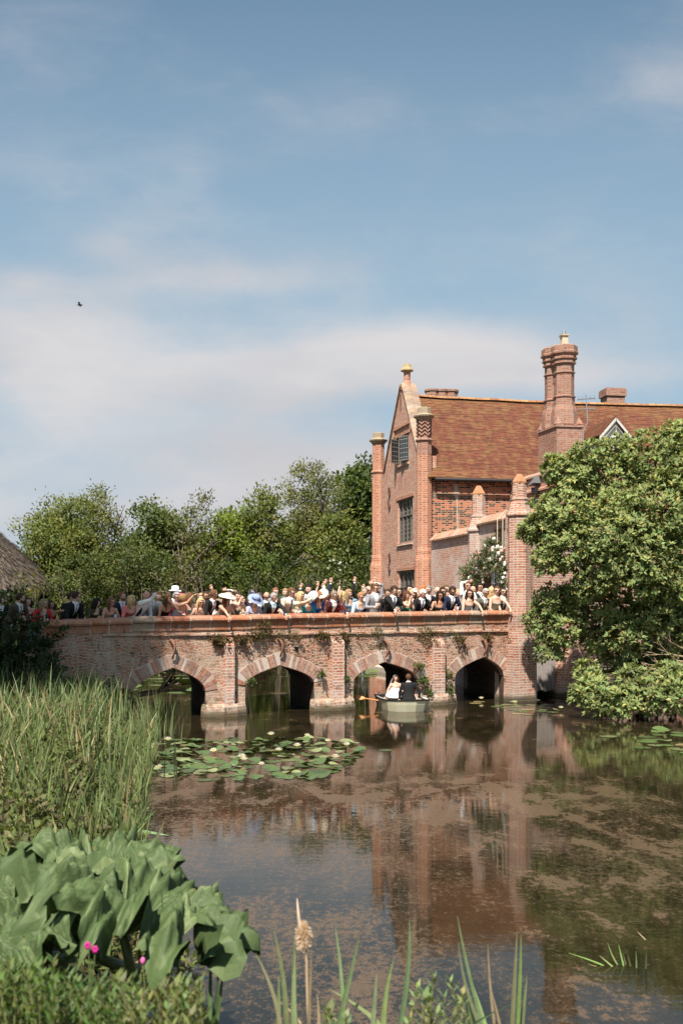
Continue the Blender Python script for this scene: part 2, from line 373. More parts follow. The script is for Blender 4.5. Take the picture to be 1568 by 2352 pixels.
def barkm():
    m, t, o = newmat('bark'); p = pos(t); n = noise(t, mapping(t, p, (6, 6, 1.5)), 4, 5, .65)
    princ(t, o, mix(t, n, (.06, .045, .032), (.22, .18, .14)), .9, .1, bumpn(t, n, .8, .03)); return m
M['bark'] = barkm()
def thatchm():
    m, t, o = newmat('thatch'); p = pos(t); n = noise(t, mapping(t, p, (14, 14, 2)), 2.0, 5, .7); n2 = noise(t, p, 1.2, 4, .6)
    princ(t, o, mix(t, n2, mix(t, n, (.06, .047, .04), (.20, .16, .135)), mix(t, n, (.045, .037, .03), (.16, .13, .11))), .95, .05, bumpn(t, n, 1, .2)); return m
M['thatch'] = thatchm()
def boardm():
    m, t, o = newmat('weatherboard'); p = pos(t); z = nd(t, 'ShaderNodeSeparateXYZ', {0: p}).outputs[2]
    w_ = mth(t, 'FRACT', mth(t, 'MULTIPLY', z, 6.0)); n = noise(t, mapping(t, p, (2, 2, 20)), 3, 4, .6)
    princ(t, o, mix(t, n, (.10, .075, .06), (.2, .16, .13)), .9, .1, bumpn(t, w_, 1, .03)); return m
M['board'] = boardm()

def groundm():
    m, t, o = newmat('ground_earth_grass'); p = pos(t)
    n = noise(t, p, 1.2, 5, .6); n2 = noise(t, p, 14, 4, .6)
    a = mix(t, n, (.045, .06, .02), (.10, .095, .045)); a = mix(t, n2, a, (.07, .055, .03))
    princ(t, o, a, .95, .05, bumpn(t, n2, 1, .05)); return m
M['ground'] = groundm()

def waterm():
    m, t, o = newmat('moat_water'); p = pos(t)
    s = nd(t, 'ShaderNodeSeparateXYZ', {0: p}); X, Y = s.outputs[0], s.outputs[1]
    big = noise(t, mapping(t, p, (1.0, .55, 1)), .42, 5, .6)
    mid = noise(t, mapping(t, p, (1.0, .6, 1)), 1.9, 5, .65, .3)
    spk = noise(t, mapping(t, p, (1.0, .75, 1), (9, 4, 0)), 15, 5, .75)
    spk2 = noise(t, mapping(t, p, (1.0, .8, 1), (2, 8, 0)), 42, 4, .7)
    right = sstep(t, X, 0.2, 1.6)
    near = mth(t, 'SUBTRACT', 1.0, sstep(t, Y, 14.2, 16.5))
    # thick tan scum: band in the middle distance, drifting rafts on the right
    band = mth(t, 'MULTIPLY', sstep(t, Y, 11.2, 13.2), mth(t, 'SUBTRACT', 1.0, sstep(t, Y, 15.0, 18.5)))
    band = mth(t, 'MULTIPLY', band, mth(t, 'SUBTRACT', 1.0, mth(t, 'MULTIPLY', sstep(t, X, 2.0, 3.2), .95)))
    dens = mth(t, 'ADD', mth(t, 'MULTIPLY', band, .20), mth(t, 'MULTIPLY', mth(t, 'MULTIPLY', right, near), .10))
    dens = mth(t, 'ADD', dens, mth(t, 'MULTIPLY', near, .035))
    raft = mth(t, 'ADD', dens, mth(t, 'ADD', mth(t, 'MULTIPLY', mth(t, 'SUBTRACT', mid, .5), 1.7), mth(t, 'MULTIPLY', mth(t, 'SUBTRACT', big, .5), 1.1)))
    raft = mth(t, 'ADD', raft, mth(t, 'MULTIPLY', mth(t, 'SUBTRACT', spk, .5), .75))
    rm = mth(t, 'MULTIPLY', sstep(t, raft, .22, .32), mth(t, 'ADD', .55, mth(t, 'MULTIPLY', sstep(t, spk2, .3, .6), .45)))
    # loose specks everywhere near
    sd = mth(t, 'ADD', spk, mth(t, 'ADD', mth(t, 'MULTIPLY', mth(t, 'SUBTRACT', big, .5), .8), mth(t, 'ADD', mth(t, 'MULTIPLY', mth(t, 'SUBTRACT', mid, .5), .3), mth(t, 'MULTIPLY', mth(t, 'SUBTRACT', spk2, .5), .55))))
    sm = mth(t, 'MULTIPLY', sstep(t, sd, .47, .62), mth(t, 'ADD', mth(t, 'MULTIPLY', near, mth(t, 'SUBTRACT', .8, mth(t, 'MULTIPLY', right, .45))), .10))
    fm = mth(t, 'MAXIMUM', rm, sm)
    fm = mth(t, 'MULTIPLY', fm, .78)
    scum = mix(t, spk2, (.085, .050, .028), (.175, .112, .068))
    scum = mix(t, sstep(t, big, .35, .7), scum, mix(t, spk2, (.07, .047, .024), (.165, .112, .066)))
    deep = mix(t, sstep(t, mid, .3, .7), (.010, .009, .004), (.028, .020, .010))
    rip = noise(t, mapping(t, p, (1.4, 6.0, 1)), 1.3, 3, .55)
    rip2 = noise(t, mapping(t, p, (2.0, 9.0, 1)), 3.3, 2, .5)
    h = mth(t, 'ADD', mth(t, 'MULTIPLY', rip, 1.0), mth(t, 'MULTIPLY', rip2, .35))
    bw = nd(t, 'ShaderNodeBump', {'Height': h, 'Strength': .035, 'Distance': .025}).outputs[0]
    bs = nd(t, 'ShaderNodeBump', {'Height': spk2, 'Strength': .6, 'Distance': .01, 'Normal': bw}).outputs[0]
    wat = nd(t, 'ShaderNodeBsdfPrincipled', {'Base Color': deep, 'Roughness': .025, 'IOR': 1.36, 'Specular IOR Level': .62, 'Normal': bw})
    scm = nd(t, 'ShaderNodeBsdfPrincipled', {'Base Color': scum, 'Roughness': .30, 'Specular IOR Level': .55, 'Normal': bs})
    mx = nd(t, 'ShaderNodeMixShader', {0: fm, 1: wat.outputs[0], 2: scm.outputs[0]})
    t.links.new(mx.outputs[0], o.inputs[0]); return m
M['water'] = waterm()

_cc = {}
def cloth(col, rough=.85, var=.12, spec=.15):
    k = (tuple(round(c, 3) for c in col), rough)
    if k not in _cc: _cc[k] = plain('cloth', col, rough, spec, var, 18)
    return _cc[k]
SKIN = {}
for nme, c in (('pale', (.62, .38, .28)), ('tan', (.48, .26, .165)), ('brown', (.30, .15, .09)), ('rosy', (.60, .32, .23))):
    m, t, o = newmat('skin_' + nme); f_ = noise(t, pos(t), 25, 3, .5)
    princ(t, o, mix(t, f_, tuple(x * .88 for x in c), tuple(x * 1.08 for x in c)), .5, .35, None, **{'Subsurface Weight': .12, 'Subsurface Radius': (.02, .008, .004), 'Subsurface Scale': .5}); SKIN[nme] = m
M['lens'] = plain('dark_lens', (.008, .008, .010), .12, .6, .1)
M['lips'] = plain('lips', (.36, .09, .08), .5)
M['eye'] = plain('eye_dark', (.03, .02, .018), .3, .5)
M['tooth'] = plain('teeth', (.75, .72, .68), .3)
# ------------------------------------------------------------ terrain and water
def interp(x, xs, ys): return float(np.interp(x, xs, ys))
def shore_left(Y): return interp(Y, [0, 5, 6.5, 8, 10.8, 14, 17, 20, 22.5, 24, 27, 34, 44, 52], [-.4, -.9, -1.2, -1.7, -2.5, -3.1, -3.5, -4.1, -5.1, -6.6, -9.5, -13, -20, -24])
def ss(x, a, b):
    x = min(1, max(0, (x - a) / (b - a))); return x * x * (3 - 2 * x)
def bridge_front(X): return 25.29 + .523 * X
def hground(X, Y):
    d = min(X - shore_left(Y), Y - 4.2, 50.5 - Y, interp(Y, [0, 22, 24, 60], [13, 13, 9.3, 30]) - X)
    n = mnoise.noise(Vector((X * .4, Y * .4, 0))) * .18 + mnoise.noise(Vector((X * 1.7, Y * 1.7, 3))) * .05
    base = .55 + .35 * ss(-d, 0, 6)
    if Y < 6: base = 1.0
    h = -0.7 + (base + .7) * (1 - ss(d, -.9, .35)) + n * (1 - ss(d, -.8, .2))
    # approach ramp at the left end of the bridge
    if X < -3:
        bl = bridge_front(X) + (.6 if X > -7.2 else -3.5)
        k = ss(-X, 6.7, 8.0) * ss(Y, bl - .8, bl + .2) * (1 - ss(Y, 28, 36))
        h = h * (1 - k) + 1.47 * k
    if Y > 60: h = .9 + n
    return h
def axis(a, b, st, far0, far1):
    c = list(np.arange(a, b + 1e-6, st)); g = st
    lo = [a]; 
    while lo[-1] > far0: g *= 1.5; lo.append(lo[-1] - g)
    g = st; hi = [b]
    while hi[-1] < far1: g *= 1.5; hi.append(hi[-1] + g)
    return lo[:0:-1] + c + hi[1:]
gx = axis(-26, 16, .45, -2500, 2500); gy = axis(-2, 56, .45, -400, 4000)
V = np.array([(x, y, hground(x, y)) for y in gy for x in gx]); nx = len(gx)
Fc = np.array([(j * nx + i, j * nx + i + 1, (j + 1) * nx + i + 1, (j + 1) * nx + i) for j in range(len(gy) - 1) for i in range(nx - 1)])
tag(link('ground', np_mesh('ground', V, Fc, M['ground'], smooth=True)), 'grassy earth banks around the moat', kind='structure')
mb = MB(); mb.quad((-40, 3, 0), (40, 3, 0), (40, 54, 0), (-40, 54, 0))
tag(mb.build('water', M['water']), 'still brown moat water with drifting scum', kind='structure')

# ------------------------------------------------------------ the brick bridge
TH = math.atan(.523); UX, UY = math.cos(TH), math.sin(TH)            # along the bridge (to the right and away)
NX, NY = UY, -UX                                                      # out of its front face, towards the camera
B0 = Vector((0, 25.29, 0))
def BP(s, o, z): return Vector((B0.x + UX * s - NX * o, B0.y + UY * s - NY * o, z))   # o: metres behind the front face
def s_at(x, o=0.0):
    r = (x - 784) / F; Y = (25.29 + o / UX) / (1 - .523 * r); return (r * Y + NX * o - 0) / UX if o == 0 else ((r * Y) + NX * o) / UX
def zb_at(x, y, o=0.0):
    r = (x - 784) / F; Y = (25.29 + o / UX) / (1 - .523 * r); return HC - (y - HOR) * Y / F
BRM = Matrix(((UX, -NX, 0, B0.x), (UY, -NY, 0, B0.y), (0, 0, 1, 0), (0, 0, 0, 1)))   # (s, o, z) -> world
SK = .215; WB = 2.72                                                              # bridge width
SL, SR = s_at(95), s_at(1172)
def ptop(s): return interp(s, [s_at(95), s_at(330), s_at(548), s_at(765), s_at(1190)], [2.33, 2.40, 2.42, 2.47, 2.53]) - .17
ARCH = []
for (xl, xr, xc, yc, ysp) in ((303, 472, 397, 1533, 1600), (563, 721, 643, 1528, 1574), (811, 960, 884, 1520, 1566), (1044, 1156, 1112, 1508, 1556)):
    ARCH.append((s_at(xl), s_at(xr), s_at(xc), zb_at(xc, yc), zb_at(xl, ysp) if xl > 400 else .62))
def arch_f(q): q = min(1, abs(q)); return 1 - .58 * q - .42 * (1 - math.sqrt(max(0, 1 - q ** 4)))
def soffit(s, A):
    sl, sr, sc, zc, zs = A
    q = (sc - s) / (sc - sl) if s < sc else (s - sc) / (sr - sc)
    return zs + (zc - zs) * arch_f(q)
bridge = thing('brick_bridge', 'old red brick bridge with four pointed arches spanning the moat', 'bridge', BP((SL + SR) / 2, 1.6, 0))
def wav(s, z, k=.012): return k * mnoise.noise(Vector((s * 1.1, z * 1.7, 2))) + k * .8 * mnoise.noise(Vector((s * 4, z * 5, 7)))
wall = MB(); ZB = -.6
def face_grid(s0, s1, zlo, zhi, o, flip=False, ns=None):
    """front or back face between two curves, subdivided so it can be uneven"""
    ns = ns or max(1, int((s1 - s0) / .12)); rows = 14
    g = []
    for i in range(ns + 1):
        s = s0 + (s1 - s0) * i / ns; a, b = zlo(s), zhi(s)
        g.append([BP(s, o + (wav(s, a + (b - a) * j / rows) if not flip else 0), a + (b - a) * j / rows) for j in range(rows + 1)])
    vs = [p for c in g for p in c]; m_ = rows + 1; fs = []
    for i in range(ns):
        for j in range(rows):
            q = (i * m_ + j, (i + 1) * m_ + j, (i + 1) * m_ + j + 1, i * m_ + j + 1)
            fs.append(q if not flip else q[::-1])
    wall.add(vs, fs)
cuts = [SL]
for A in ARCH: cuts += [A[0], A[1]]
cuts.append(SR + .3)
for i in range(0, len(cuts), 2):
    for o, fl in ((0, False), (WB, True)): face_grid(cuts[i] + (SK * o if i else 0), cuts[i + 1] + (SK * o if i < len(cuts) - 2 else 0), lambda s: ZB, ptop, o, fl)
for A in ARCH:
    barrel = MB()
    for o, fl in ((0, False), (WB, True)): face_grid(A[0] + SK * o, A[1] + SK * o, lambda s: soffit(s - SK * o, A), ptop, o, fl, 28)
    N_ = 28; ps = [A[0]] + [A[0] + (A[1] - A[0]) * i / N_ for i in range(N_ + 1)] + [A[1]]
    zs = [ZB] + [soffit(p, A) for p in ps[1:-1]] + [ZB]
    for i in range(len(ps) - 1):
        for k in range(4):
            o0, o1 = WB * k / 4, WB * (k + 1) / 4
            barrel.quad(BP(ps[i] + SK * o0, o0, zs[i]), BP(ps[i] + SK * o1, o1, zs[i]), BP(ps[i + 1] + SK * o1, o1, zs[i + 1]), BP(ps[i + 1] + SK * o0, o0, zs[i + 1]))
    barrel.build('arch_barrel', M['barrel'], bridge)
# tops and inner faces of the two parapets, end faces
PT = .36; N_ = 40; DZ = 1.5
for i in range(N_):
    a, b = SL + (SR + .3 - SL) * i / N_, SL + (SR + .3 - SL) * (i + 1) / N_
    for o0, o1 in ((0, PT), (WB - PT, WB)): wall.quad(BP(a, o0, ptop(a)), BP(b, o0, ptop(b)), BP(b, o1, ptop(b)), BP(a, o1, ptop(a)))
    wall.quad(BP(b, PT, DZ - .1), BP(a, PT, DZ - .1), BP(a, PT, ptop(a)), BP(b, PT, ptop(b)))
    wall.quad(BP(a, WB - PT, DZ - .1), BP(b, WB - PT, DZ - .1), BP(b, WB - PT, ptop(b)), BP(a, WB - PT, ptop(a)))
for s, f in ((SL, 1), (SR + .3, -1)):
    wall.quad(*[BP(s, o, z) for o, z in ((0, ZB), (0, ptop(s)), (WB, ptop(s)), (WB, ZB))][::f])
wall.build('wall', M['bridge'], bridge)
mb = MB(); mb.quad(BP(SL - .5, PT, DZ), BP(SR + 1.5, PT, DZ), BP(SR + 2.6, WB + 3.2, DZ), BP(SL - .5, WB - PT, DZ)); mb.build('deck', M['deck'], bridge)
# string course that steps out above the arches
mb = MB(); n_ = 90; prof = [(0.012, .10), (-.045, .075), (-.05, .03), (.012, 0)]
rings = []
for i in range(n_ + 1):
    s = s_at(235) + (SR + .1 - s_at(235)) * i / n_; z0 = interp(s, [s_at(235), s_at(600), s_at(1170)], [1.93, 1.90, 1.90]) + .02 * mnoise.noise(Vector((s * 2, 0, 0)))
    rings.append([BP(s, o + .012 * mnoise.noise(Vector((s * 5, o * 9, 1))), z0 + dz) for o, dz in prof])
mb.rings(rings, True); mb.build('string_course', M['bridge'], bridge)
# coping: one terracotta stone after another, a rounded roll above a sloping slab
def coping(s0, s1, obase, parent, step=.50, o1=.40):
    mb = MB(); s = s0; k = 0
    while s < s1 - .1:
        L = min(step * random.uniform(.82, 1.18), s1 - s); e = s + L - .022; zt = ptop(s + L / 2); jz = random.uniform(-.008, .008); jo = random.uniform(-.008, .008)
        c = random.choice([(.36, .145, .078), (.39, .165, .09), (.35, .15, .09), (.39, .19, .12), (.33, .125, .07), (.38, .155, .08), (.33, .24, .18), (.32, .18, .12)])
        pr = [(-.055, -.245), (-.012, -.22), (0, -.01), (-.045, .0), (-.075, .035), (-.08, .075), (-.05, .12), (.0, .145), (.1, .165), (.28, .165), (o1, .11), (o1, -.02), (.02, -.02), (.02, -.245)]
        pr = [(-.022, -.175), (-.030, .0), (-.095, .02), (-.115, .06), (-.105, .105), (-.065, .14), (.0, .155), (.12, .17), (.30, .17), (o1, .12), (o1, -.004), (-.004, -.006), (-.004, -.18)]
        rings = [[BP(q, o + jo, zt + z + jz) for o, z in pr] for q in (s, e)]
        mb.rings(rings, True, 0, c)
        for q in (e - .004,):   # pale mortar joint
            rr = [[BP(x_, o * .97 + jo, zt + z * .97 + jz) for o, z in pr] for x_ in (q, q + .03)]
            mb.rings(rr, True, 0, (.50, .43, .36))
        s += L
    return mb
coping(SL + .05, SR - .02, 0, bridge).build('coping', M['vcoping'], bridge, uv=False, col=True)
# back parapet coping
mb = MB(); n_ = 30
for i in range(n_):
    a = SL + (SR - SL) * i / n_; b = SL + (SR - SL) * (i + 1) / n_ - .02
    mb.rings([[BP(q, WB - PT - .04 + o, ptop((a + b) / 2) + z) for o, z in ((0, .003), (0, .09), (.1, .15), (.34, .15), (.44, .09), (.44, .003))] for q in (a, b)], True, 0, (.5, .2, .1))
mb.build('coping', M['vcoping'], bridge, uv=False, col=True)
# voussoirs
for A in ARCH:
    mb = MB(); sl, sr, sc, zc, zs = A
    pts = []; N_ = 400
    for i in range(N_ + 1):
        s = sl + (sr - sl) * i / N_; pts.append((s, soffit(s, A)))
    acc_ = [0]
    for i in range(N_): acc_.append(acc_[-1] + math.hypot(pts[i + 1][0] - pts[i][0], pts[i + 1][1] - pts[i][1]))
    tot = acc_[-1]; nb = int(tot / .070); w_ = .31
    for k in range(nb):
        a, b = tot * k / nb, tot * (k + .84) / nb
        pa = (np.interp(a, acc_, [p[0] for p in pts]), np.interp(a, acc_, [p[1] for p in pts])); pb = (np.interp(b, acc_, [p[0] for p in pts]), np.interp(b, acc_, [p[1] for p in pts]))
        def nrm(q):
            e = .03; q0, q1 = max(0, q - e), min(tot, q + e)
            dx = np.interp(q1, acc_, [p[0] for p in pts]) - np.interp(q0, acc_, [p[0] for p in pts]); dz = np.interp(q1, acc_, [p[1] for p in pts]) - np.interp(q0, acc_, [p[1] for p in pts])
            L = math.hypot(dx, dz); return (-dz / L, dx / L)
        na, nb_ = nrm(a), nrm(b)
        # soften the fan near the springing
        fall = min(a, tot - a) / tot
        c = random.choice([(.34, .18, .125), (.36, .21, .155), (.38, .24, .185), (.32, .15, .10), (.37, .22, .17), (.30, .18, .14), (.40, .28, .22)])
        w2 = w_ * random.uniform(.94, 1.05); o = -.014 + random.uniform(-.010, .008)
        for lay, (f0, f1) in enumerate(((0.0, .62), (.66, 1.0)) if k % 2 else ((0.0, .32), (.36, 1.0))):
            k_ = random.uniform(.85, 1.15); cc = c if lay == 0 else tuple(min(.7, x * k_) for x in c)
            fp = [(pa[0] + na[0] * w2 * f0, pa[1] + na[1] * w2 * f0), (pb[0] + nb_[0] * w2 * f0, pb[1] + nb_[1] * w2 * f0), (pb[0] + nb_[0] * w2 * f1, pb[1] + nb_[1] * w2 * f1), (pa[0] + na[0] * w2 * f1, pa[1] + na[1] * w2 * f1)]
            mb.rings([[BP(p[0], q, p[1] - .004) for p in fp] for q in (o, .16)][::-1], True, 0, cc)
    # mortar bed behind them
    n_ = 60; rr = []
    for i in range(n_ + 1):
        a = tot * i / n_; q = (np.interp(a, acc_, [p[0] for p in pts]), np.interp(a, acc_, [p[1] for p in pts])); nn = nrm(a)
        p0 = (q[0] + nn[0] * .008, q[1] + nn[1] * .008); p1 = (q[0] + nn[0] * (w_ + .005), q[1] + nn[1] * (w_ + .005))
        rr.append([BP(p0[0], -.009, p0[1]), BP(p1[0], -.009, p1[1]), BP(p1[0], .05, p1[1]), BP(p0[0], .05, p0[1])])
    mb.rings(rr, True, 0, (.50, .42, .36))
    mb.build('arch_ring', M['vbrick'], bridge, uv=False, col=True)
# pilasters with sloping heads, and splayed plinths at the foot of each pier
for (xa, xb, yt, dp) in ((511, 533, 1470, .17), (757, 784, 1466, .17), (986, 1014, 1470, .17)):
    a, b = s_at(xa), s_at(xb); zt = zb_at((xa + xb) / 2, yt)
    mb = MB(); n_ = 12; rings = []
    for i in range(n_ + 1):
        z = -.6 + (zt - .12 + .6) * i / n_; e = .012 * mnoise.noise(Vector((a, z * 3, 0)))
        rings.append([BP(a + e, .05, z), BP(a + e, -dp + e, z), BP(b + e, -dp + e, z), BP(b + e, .05, z)][::-1])
    rings.append([BP(a, .05, zt + .06), BP(a, -.02, zt + .06), BP(b, -.02, zt + .06), BP(b, .05, zt + .06)][::-1])
    mb.rings(rings, True); mb.build('pilaster', M['pilaster'], bridge)
for (xa, xb, yw, dd) in ((470, 563, 1598, .06), (720, 812, 1592, .05), (959, 1045, 1585, .05)):
    a, b = s_at(xa) - .02, s_at(xb) + .02
    z1 = .24; mb = MB()
    def ring(z, e, dp): return [BP(a - e, .12, z), BP(a - e + .05, -dp, z), BP((a + b) / 2 - .1, -dp - .15, z), BP((a + b) / 2 + .22, -dp - .15, z), BP(b + e - .05, -dp, z), BP(b + e, .12, z)][::-1]
    mb.rings([ring(-.6, .05, dd + .05), ring(.02, .04, dd + .03), ring(z1, .02, dd), ring(z1 + .06, 0, .02)], True)
    mb.build('plinth', M['bridge'], bridge)
M['spout'] = plain('old_terracotta', (.22, .11, .07), .9)
# small terracotta spouts over the crowns
for (x, y) in ((394, 1492), (641, 1488), (884, 1490), (1108, 1488)):
    s = s_at(x); z = zb_at(x, y); mb = MB()
    mb.tube([BP(s - .04, .05, z + .22), BP(s - .02, -.10, z + .21), BP(s + .03, -.15, z + .10), BP(s + .02, -.13, z - .08), BP(s, -.06, z - .22)], [.03, .042, .035, .025, .02], 7)
    mb.build('spout', M['spout'], bridge, smooth=True)
mb = MB(); s = s_at(681); z = zb_at(681, 1490); mb.box((s - .05, -.006, z - .07), (s + .05, .05, z + .05), BRM); mb.build('drain_hole', M['darkin'], bridge)

# ------------------------------------------------------------ generic wall with rectangular openings
def wall_with_holes(mb, A, Bv, z0, top, thick, holes, inward, mi=0, reveal=.22, n=None):
    """A, Bv: 2D points. top(d): height. holes: (d0, d1, z0, z1). Outward normal is opposite to `inward` (2D unit)."""
    A = Vector(A); Bv = Vector(Bv); L = (Bv - A).length; dr = (Bv - A) / L; inn = Vector(inward)
    ds = {0.0, L}
    for h in holes: ds |= {h[0], h[1]}
    k = n or max(2, int(L / .6)); ds |= {L * i / k for i in range(k + 1)}
    ds = sorted(ds)
    flip = (dr.x * inn.y - dr.y * inn.x) < 0
    def q(d, o, z): p = A + dr * d + inn * o; return (p.x, p.y, z)
    for i in range(len(ds) - 1):
        a, b = ds[i], ds[i + 1]
        if b - a < 1e-5: continue
        mid = (a + b) / 2; hs = sorted([h for h in holes if h[0] - 1e-6 <= mid <= h[1] + 1e-6], key=lambda h: h[2])
        lo = z0; segs = []
        for h in hs: segs.append((lo, h[2])); lo = h[3]
        for s0, s1 in segs:
            f = [q(a, 0, s0), q(b, 0, s0), q(b, 0, s1), q(a, 0, s1)]; mb.quad(*(f[::-1] if flip else f), mi)
        f = [q(a, 0, lo), q(b, 0, lo), q(b, 0, top(b)), q(a, 0, top(a))]; mb.quad(*(f[::-1] if flip else f), mi)
        f = [q(a, thick, z0), q(a, thick, top(a)), q(b, thick, top(b)), q(b, thick, z0)]; mb.quad(*(f[::-1] if flip else f), mi)
        mb.quad(q(a, 0, top(a)), q(b, 0, top(b)), q(b, thick, top(b)), q(a, thick, top(a)), mi)
    for d in (0, L): mb.quad(q(d, 0, z0), q(d, 0, top(d)), q(d, thick, top(d)), q(d, thick, z0), mi)
    for h in holes:
        r = reveal
        for f in ([q(h[0], 0, h[2]), q(h[0], r, h[2]), q(h[0], r, h[3]), q(h[0], 0, h[3])], [q(h[1], 0, h[2]), q(h[1], 0, h[3]), q(h[1], r, h[3]), q(h[1], r, h[2])],
                  [q(h[0], 0, h[2]), q(h[1], 0, h[2]), q(h[1], r, h[2]), q(h[0], r, h[2])], [q(h[0], 0, h[3]), q(h[0], r, h[3]), q(h[1], r, h[3]), q(h[1], 0, h[3])]):
            mb.quad(*f, mi)

class Frame2:                         # local frame of a wall: d along, o inward, z up
    def __init__(s, A, Bv, inward): s.A = Vector(A); s.dr = (Vector(Bv) - s.A).normalized(); s.inn = Vector(inward)
    def q(s, d, o, z): p = s.A + s.dr * d + s.inn * o; return Vector((p.x, p.y, z))
    def M(s): return Matrix(((s.dr.x, s.inn.x, 0, s.A.x), (s.dr.y, s.inn.y, 0, s.A.y), (0, 0, 1, 0), (0, 0, 0, 1)))

def window(fr, d0, d1, z0, z1, mull, trans, parent, o=.12, mat='oak', t=.06, glass='glass', bar=.0):
    Mx = fr.M(); mb = MB(); c = (1, 1, 1)
    W = d1 - d0
    mb.box((d0, o - .04, z0), (d0 + t, o + .05, z1), Mx); mb.box((d1 - t, o - .04, z0), (d1, o + .05, z1), Mx)
    mb.box((d0 + t, o - .042, z0), (d1 - t, o + .048, z0 + t), Mx); mb.box((d0 + t, o - .042, z1 - t), (d1 - t, o + .048, z1), Mx)
    for i in range(1, mull): x = d0 + W * i / mull; mb.box((x - t * .4, o - .036, z0 + t), (x + t * .4, o + .045, z1 - t), Mx)
    for z in trans: mb.box((d0 + t, o - .05, z - t * .5), (d1 - t, o + .035, z + t * .5), Mx)
    w_ = mb.build('window', M[mat], parent)
    g = MB(); g.box((d0 + t * .5, o + .0, z0 + t * .5), (d1 - t * .5, o + .012, z1 - t * .5), Mx); g.build('pane', M[glass], w_)
    if bar:
        b_ = MB(); n = int(W / bar)
        for i in range(1, n): x = d0 + W * i / n; b_.box((x - .008, o - .10, z0), (x + .008, o - .085, z1), Mx)
        b_.build('bars', M['gutter'], w_)
    return w_

# ------------------------------------------------------------ the manor house
house = thing('manor_house', 'tall red brick manor house with stepped turrets and long tiled roof', 'house', (8, 38, 0))
GA = Vector((3.01, 36.07)); GL = Vector((1.553, 41.33)); GD = (GL - GA).normalized(); GLEN = (GL - GA).length
WA = R(9); WD = Vector((math.cos(WA), math.sin(WA)))
ginn = Vector((GD.y, -GD.x)) if GD.y * WD.x - GD.x * WD.y > 0 else Vector((-GD.y, GD.x))
gf = Frame2(GA, GL, ginn)
APEX = 2.5
def gtop(d):
    if d < .78: return 8.1
    if d > 4.57: return 8.05
    if d < APEX - .12: return interp(d, [.78, APEX - .12], [8.45, 11.15])
    if d > APEX + .12: return interp(d, [APEX + .12, 4.57], [11.15, 8.25])
    return 11.2
mb = MB()
gh = [(1.72, 3.10, 8.15, 9.22), (1.30, 3.04, 5.08, 6.76), (1.12, 2.95, 2.35, 4.0)]
wall_with_holes(mb, GA, GL, -.6, gtop, .45, gh, ginn, n=60)
mb.build('gable_wall', M['gable'], house)
# long wall, back wall and far end
LEN = 20.0
sinn = Vector((-WD.y, WD.x)); sf = Frame2(GA, GA + WD * LEN, sinn)
mb = MB(); wall_with_holes(mb, GA + WD * .2, GA + WD * LEN, -.6, lambda d: 7.32, .45, [], sinn, n=30)
mb.build('side_wall', M['house'], house)
mb = MB(); GLo = GL; wall_with_holes(mb, GLo + WD * .2, GLo + WD * LEN, -.6, lambda d: 7.32, .45, [], -sinn, n=8); mb.build('back_wall', M['house'], house)
mb = MB(); wall_with_holes(mb, GA + WD * LEN, GLo + WD * LEN, -.6, lambda d: 7.32 + 3.4 * (1 - abs(d - GLEN / 2) / (GLEN / 2)), .4, [], -WD, n=12); mb.build('end_wall', M['house'], house)
# roof, laid course over course and sagging a little along its length
def roof_slope(mb, P0, Pd, eave_off, run, zr, ze, L, side, courses=36, ns=60, x0=.35):
    """ridge starts at P0 (2D), runs along WD; slope falls towards `Pd` (unit 2D)."""
    rows = []
    for c in range(courses + 1):
        f = c / courses
        for sub in (0, 1):
            if c == courses and sub == 1: break
            row = []
            for i in range(ns + 1):
                d = x0 + (L - x0) * i / ns
                sag = -.09 * math.sin(min(1, d / 14) * PI) * (1 - .3 * f) + .02 * mnoise.noise(Vector((d * .9, f * 3, side))) + .006 * mnoise.noise(Vector((d * 5, c * 3.1, side)))
                bell = .10 * max(0, (f - .86) / .14) ** 2
                p = P0 + WD * d + Pd * (run * f)
                z = zr + (ze - zr) * f + sag + bell + (0 if sub == 0 else .045)
                if sub == 1: p = P0 + WD * d + Pd * (run * (f - 0.0))
                row.append((p.x, p.y, z))
            rows.append(row)
    # order: course edge low (0), then lifted start of next course (1)
    rows2 = []
    for c in range(courses):
        rows2.append((rows[2 * c + 1], rows[2 * (c + 1)]))
    for a, b in rows2:
        bb = [(x, y, z + .004) for x, y, z in b]
        vs = a + bb; n = ns + 1
        mb.add(vs, [(i, i + n, i + n + 1, i + 1) for i in range(ns)])
        low = [(x, y, z - .04) for x, y, z in bb]
        mb.add(bb + low, [(i, i + n, i + n + 1, i + 1) for i in range(ns)])
RM = (GA + GL) / 2 - (GA - GL).normalized() * 0
P0 = RM; outd = -sinn
hw = (GA - GL).dot(-sinn) / 2
mb = MB(); roof_slope(mb, P0, outd, 0, hw + .30, 10.82, 7.22, LEN, 0); 
roof = mb.build('roof', M['roof'], house)
mb = MB(); roof_slope(mb, P0, -outd, 0, hw + .30, 10.82, 7.22, LEN, 9, courses=20, ns=10); mb.build('roof', M['roof'], house)
mb = MB(); n_ = 62
for i in range(n_):                     # ridge tiles
    d0 = .45 + (LEN - .5) * i / n_; d1 = .45 + (LEN - .5) * (i + 1) / n_ - .012
    def rp(d, k):
        a = PI * k / 5; o = math.cos(a) * .15; zz = 10.80 - .09 * math.sin(min(1, d / 14) * PI) + .025 * mnoise.noise(Vector((d * .9, 0, 0)))
        p = P0 + WD * d + outd * o; return (p.x, p.y, zz + math.sin(a) * .10)
    mb.rings([[rp(d0, k) for k in range(6)], [rp(d1, k) for k in range(6)]], True, 0, random.choice([(.34, .17, .07), (.30, .14, .06), (.38, .20, .08), (.27, .12, .06)]))
mb.build('ridge_tiles', M['vcoping'], roof, uv=False, col=True)
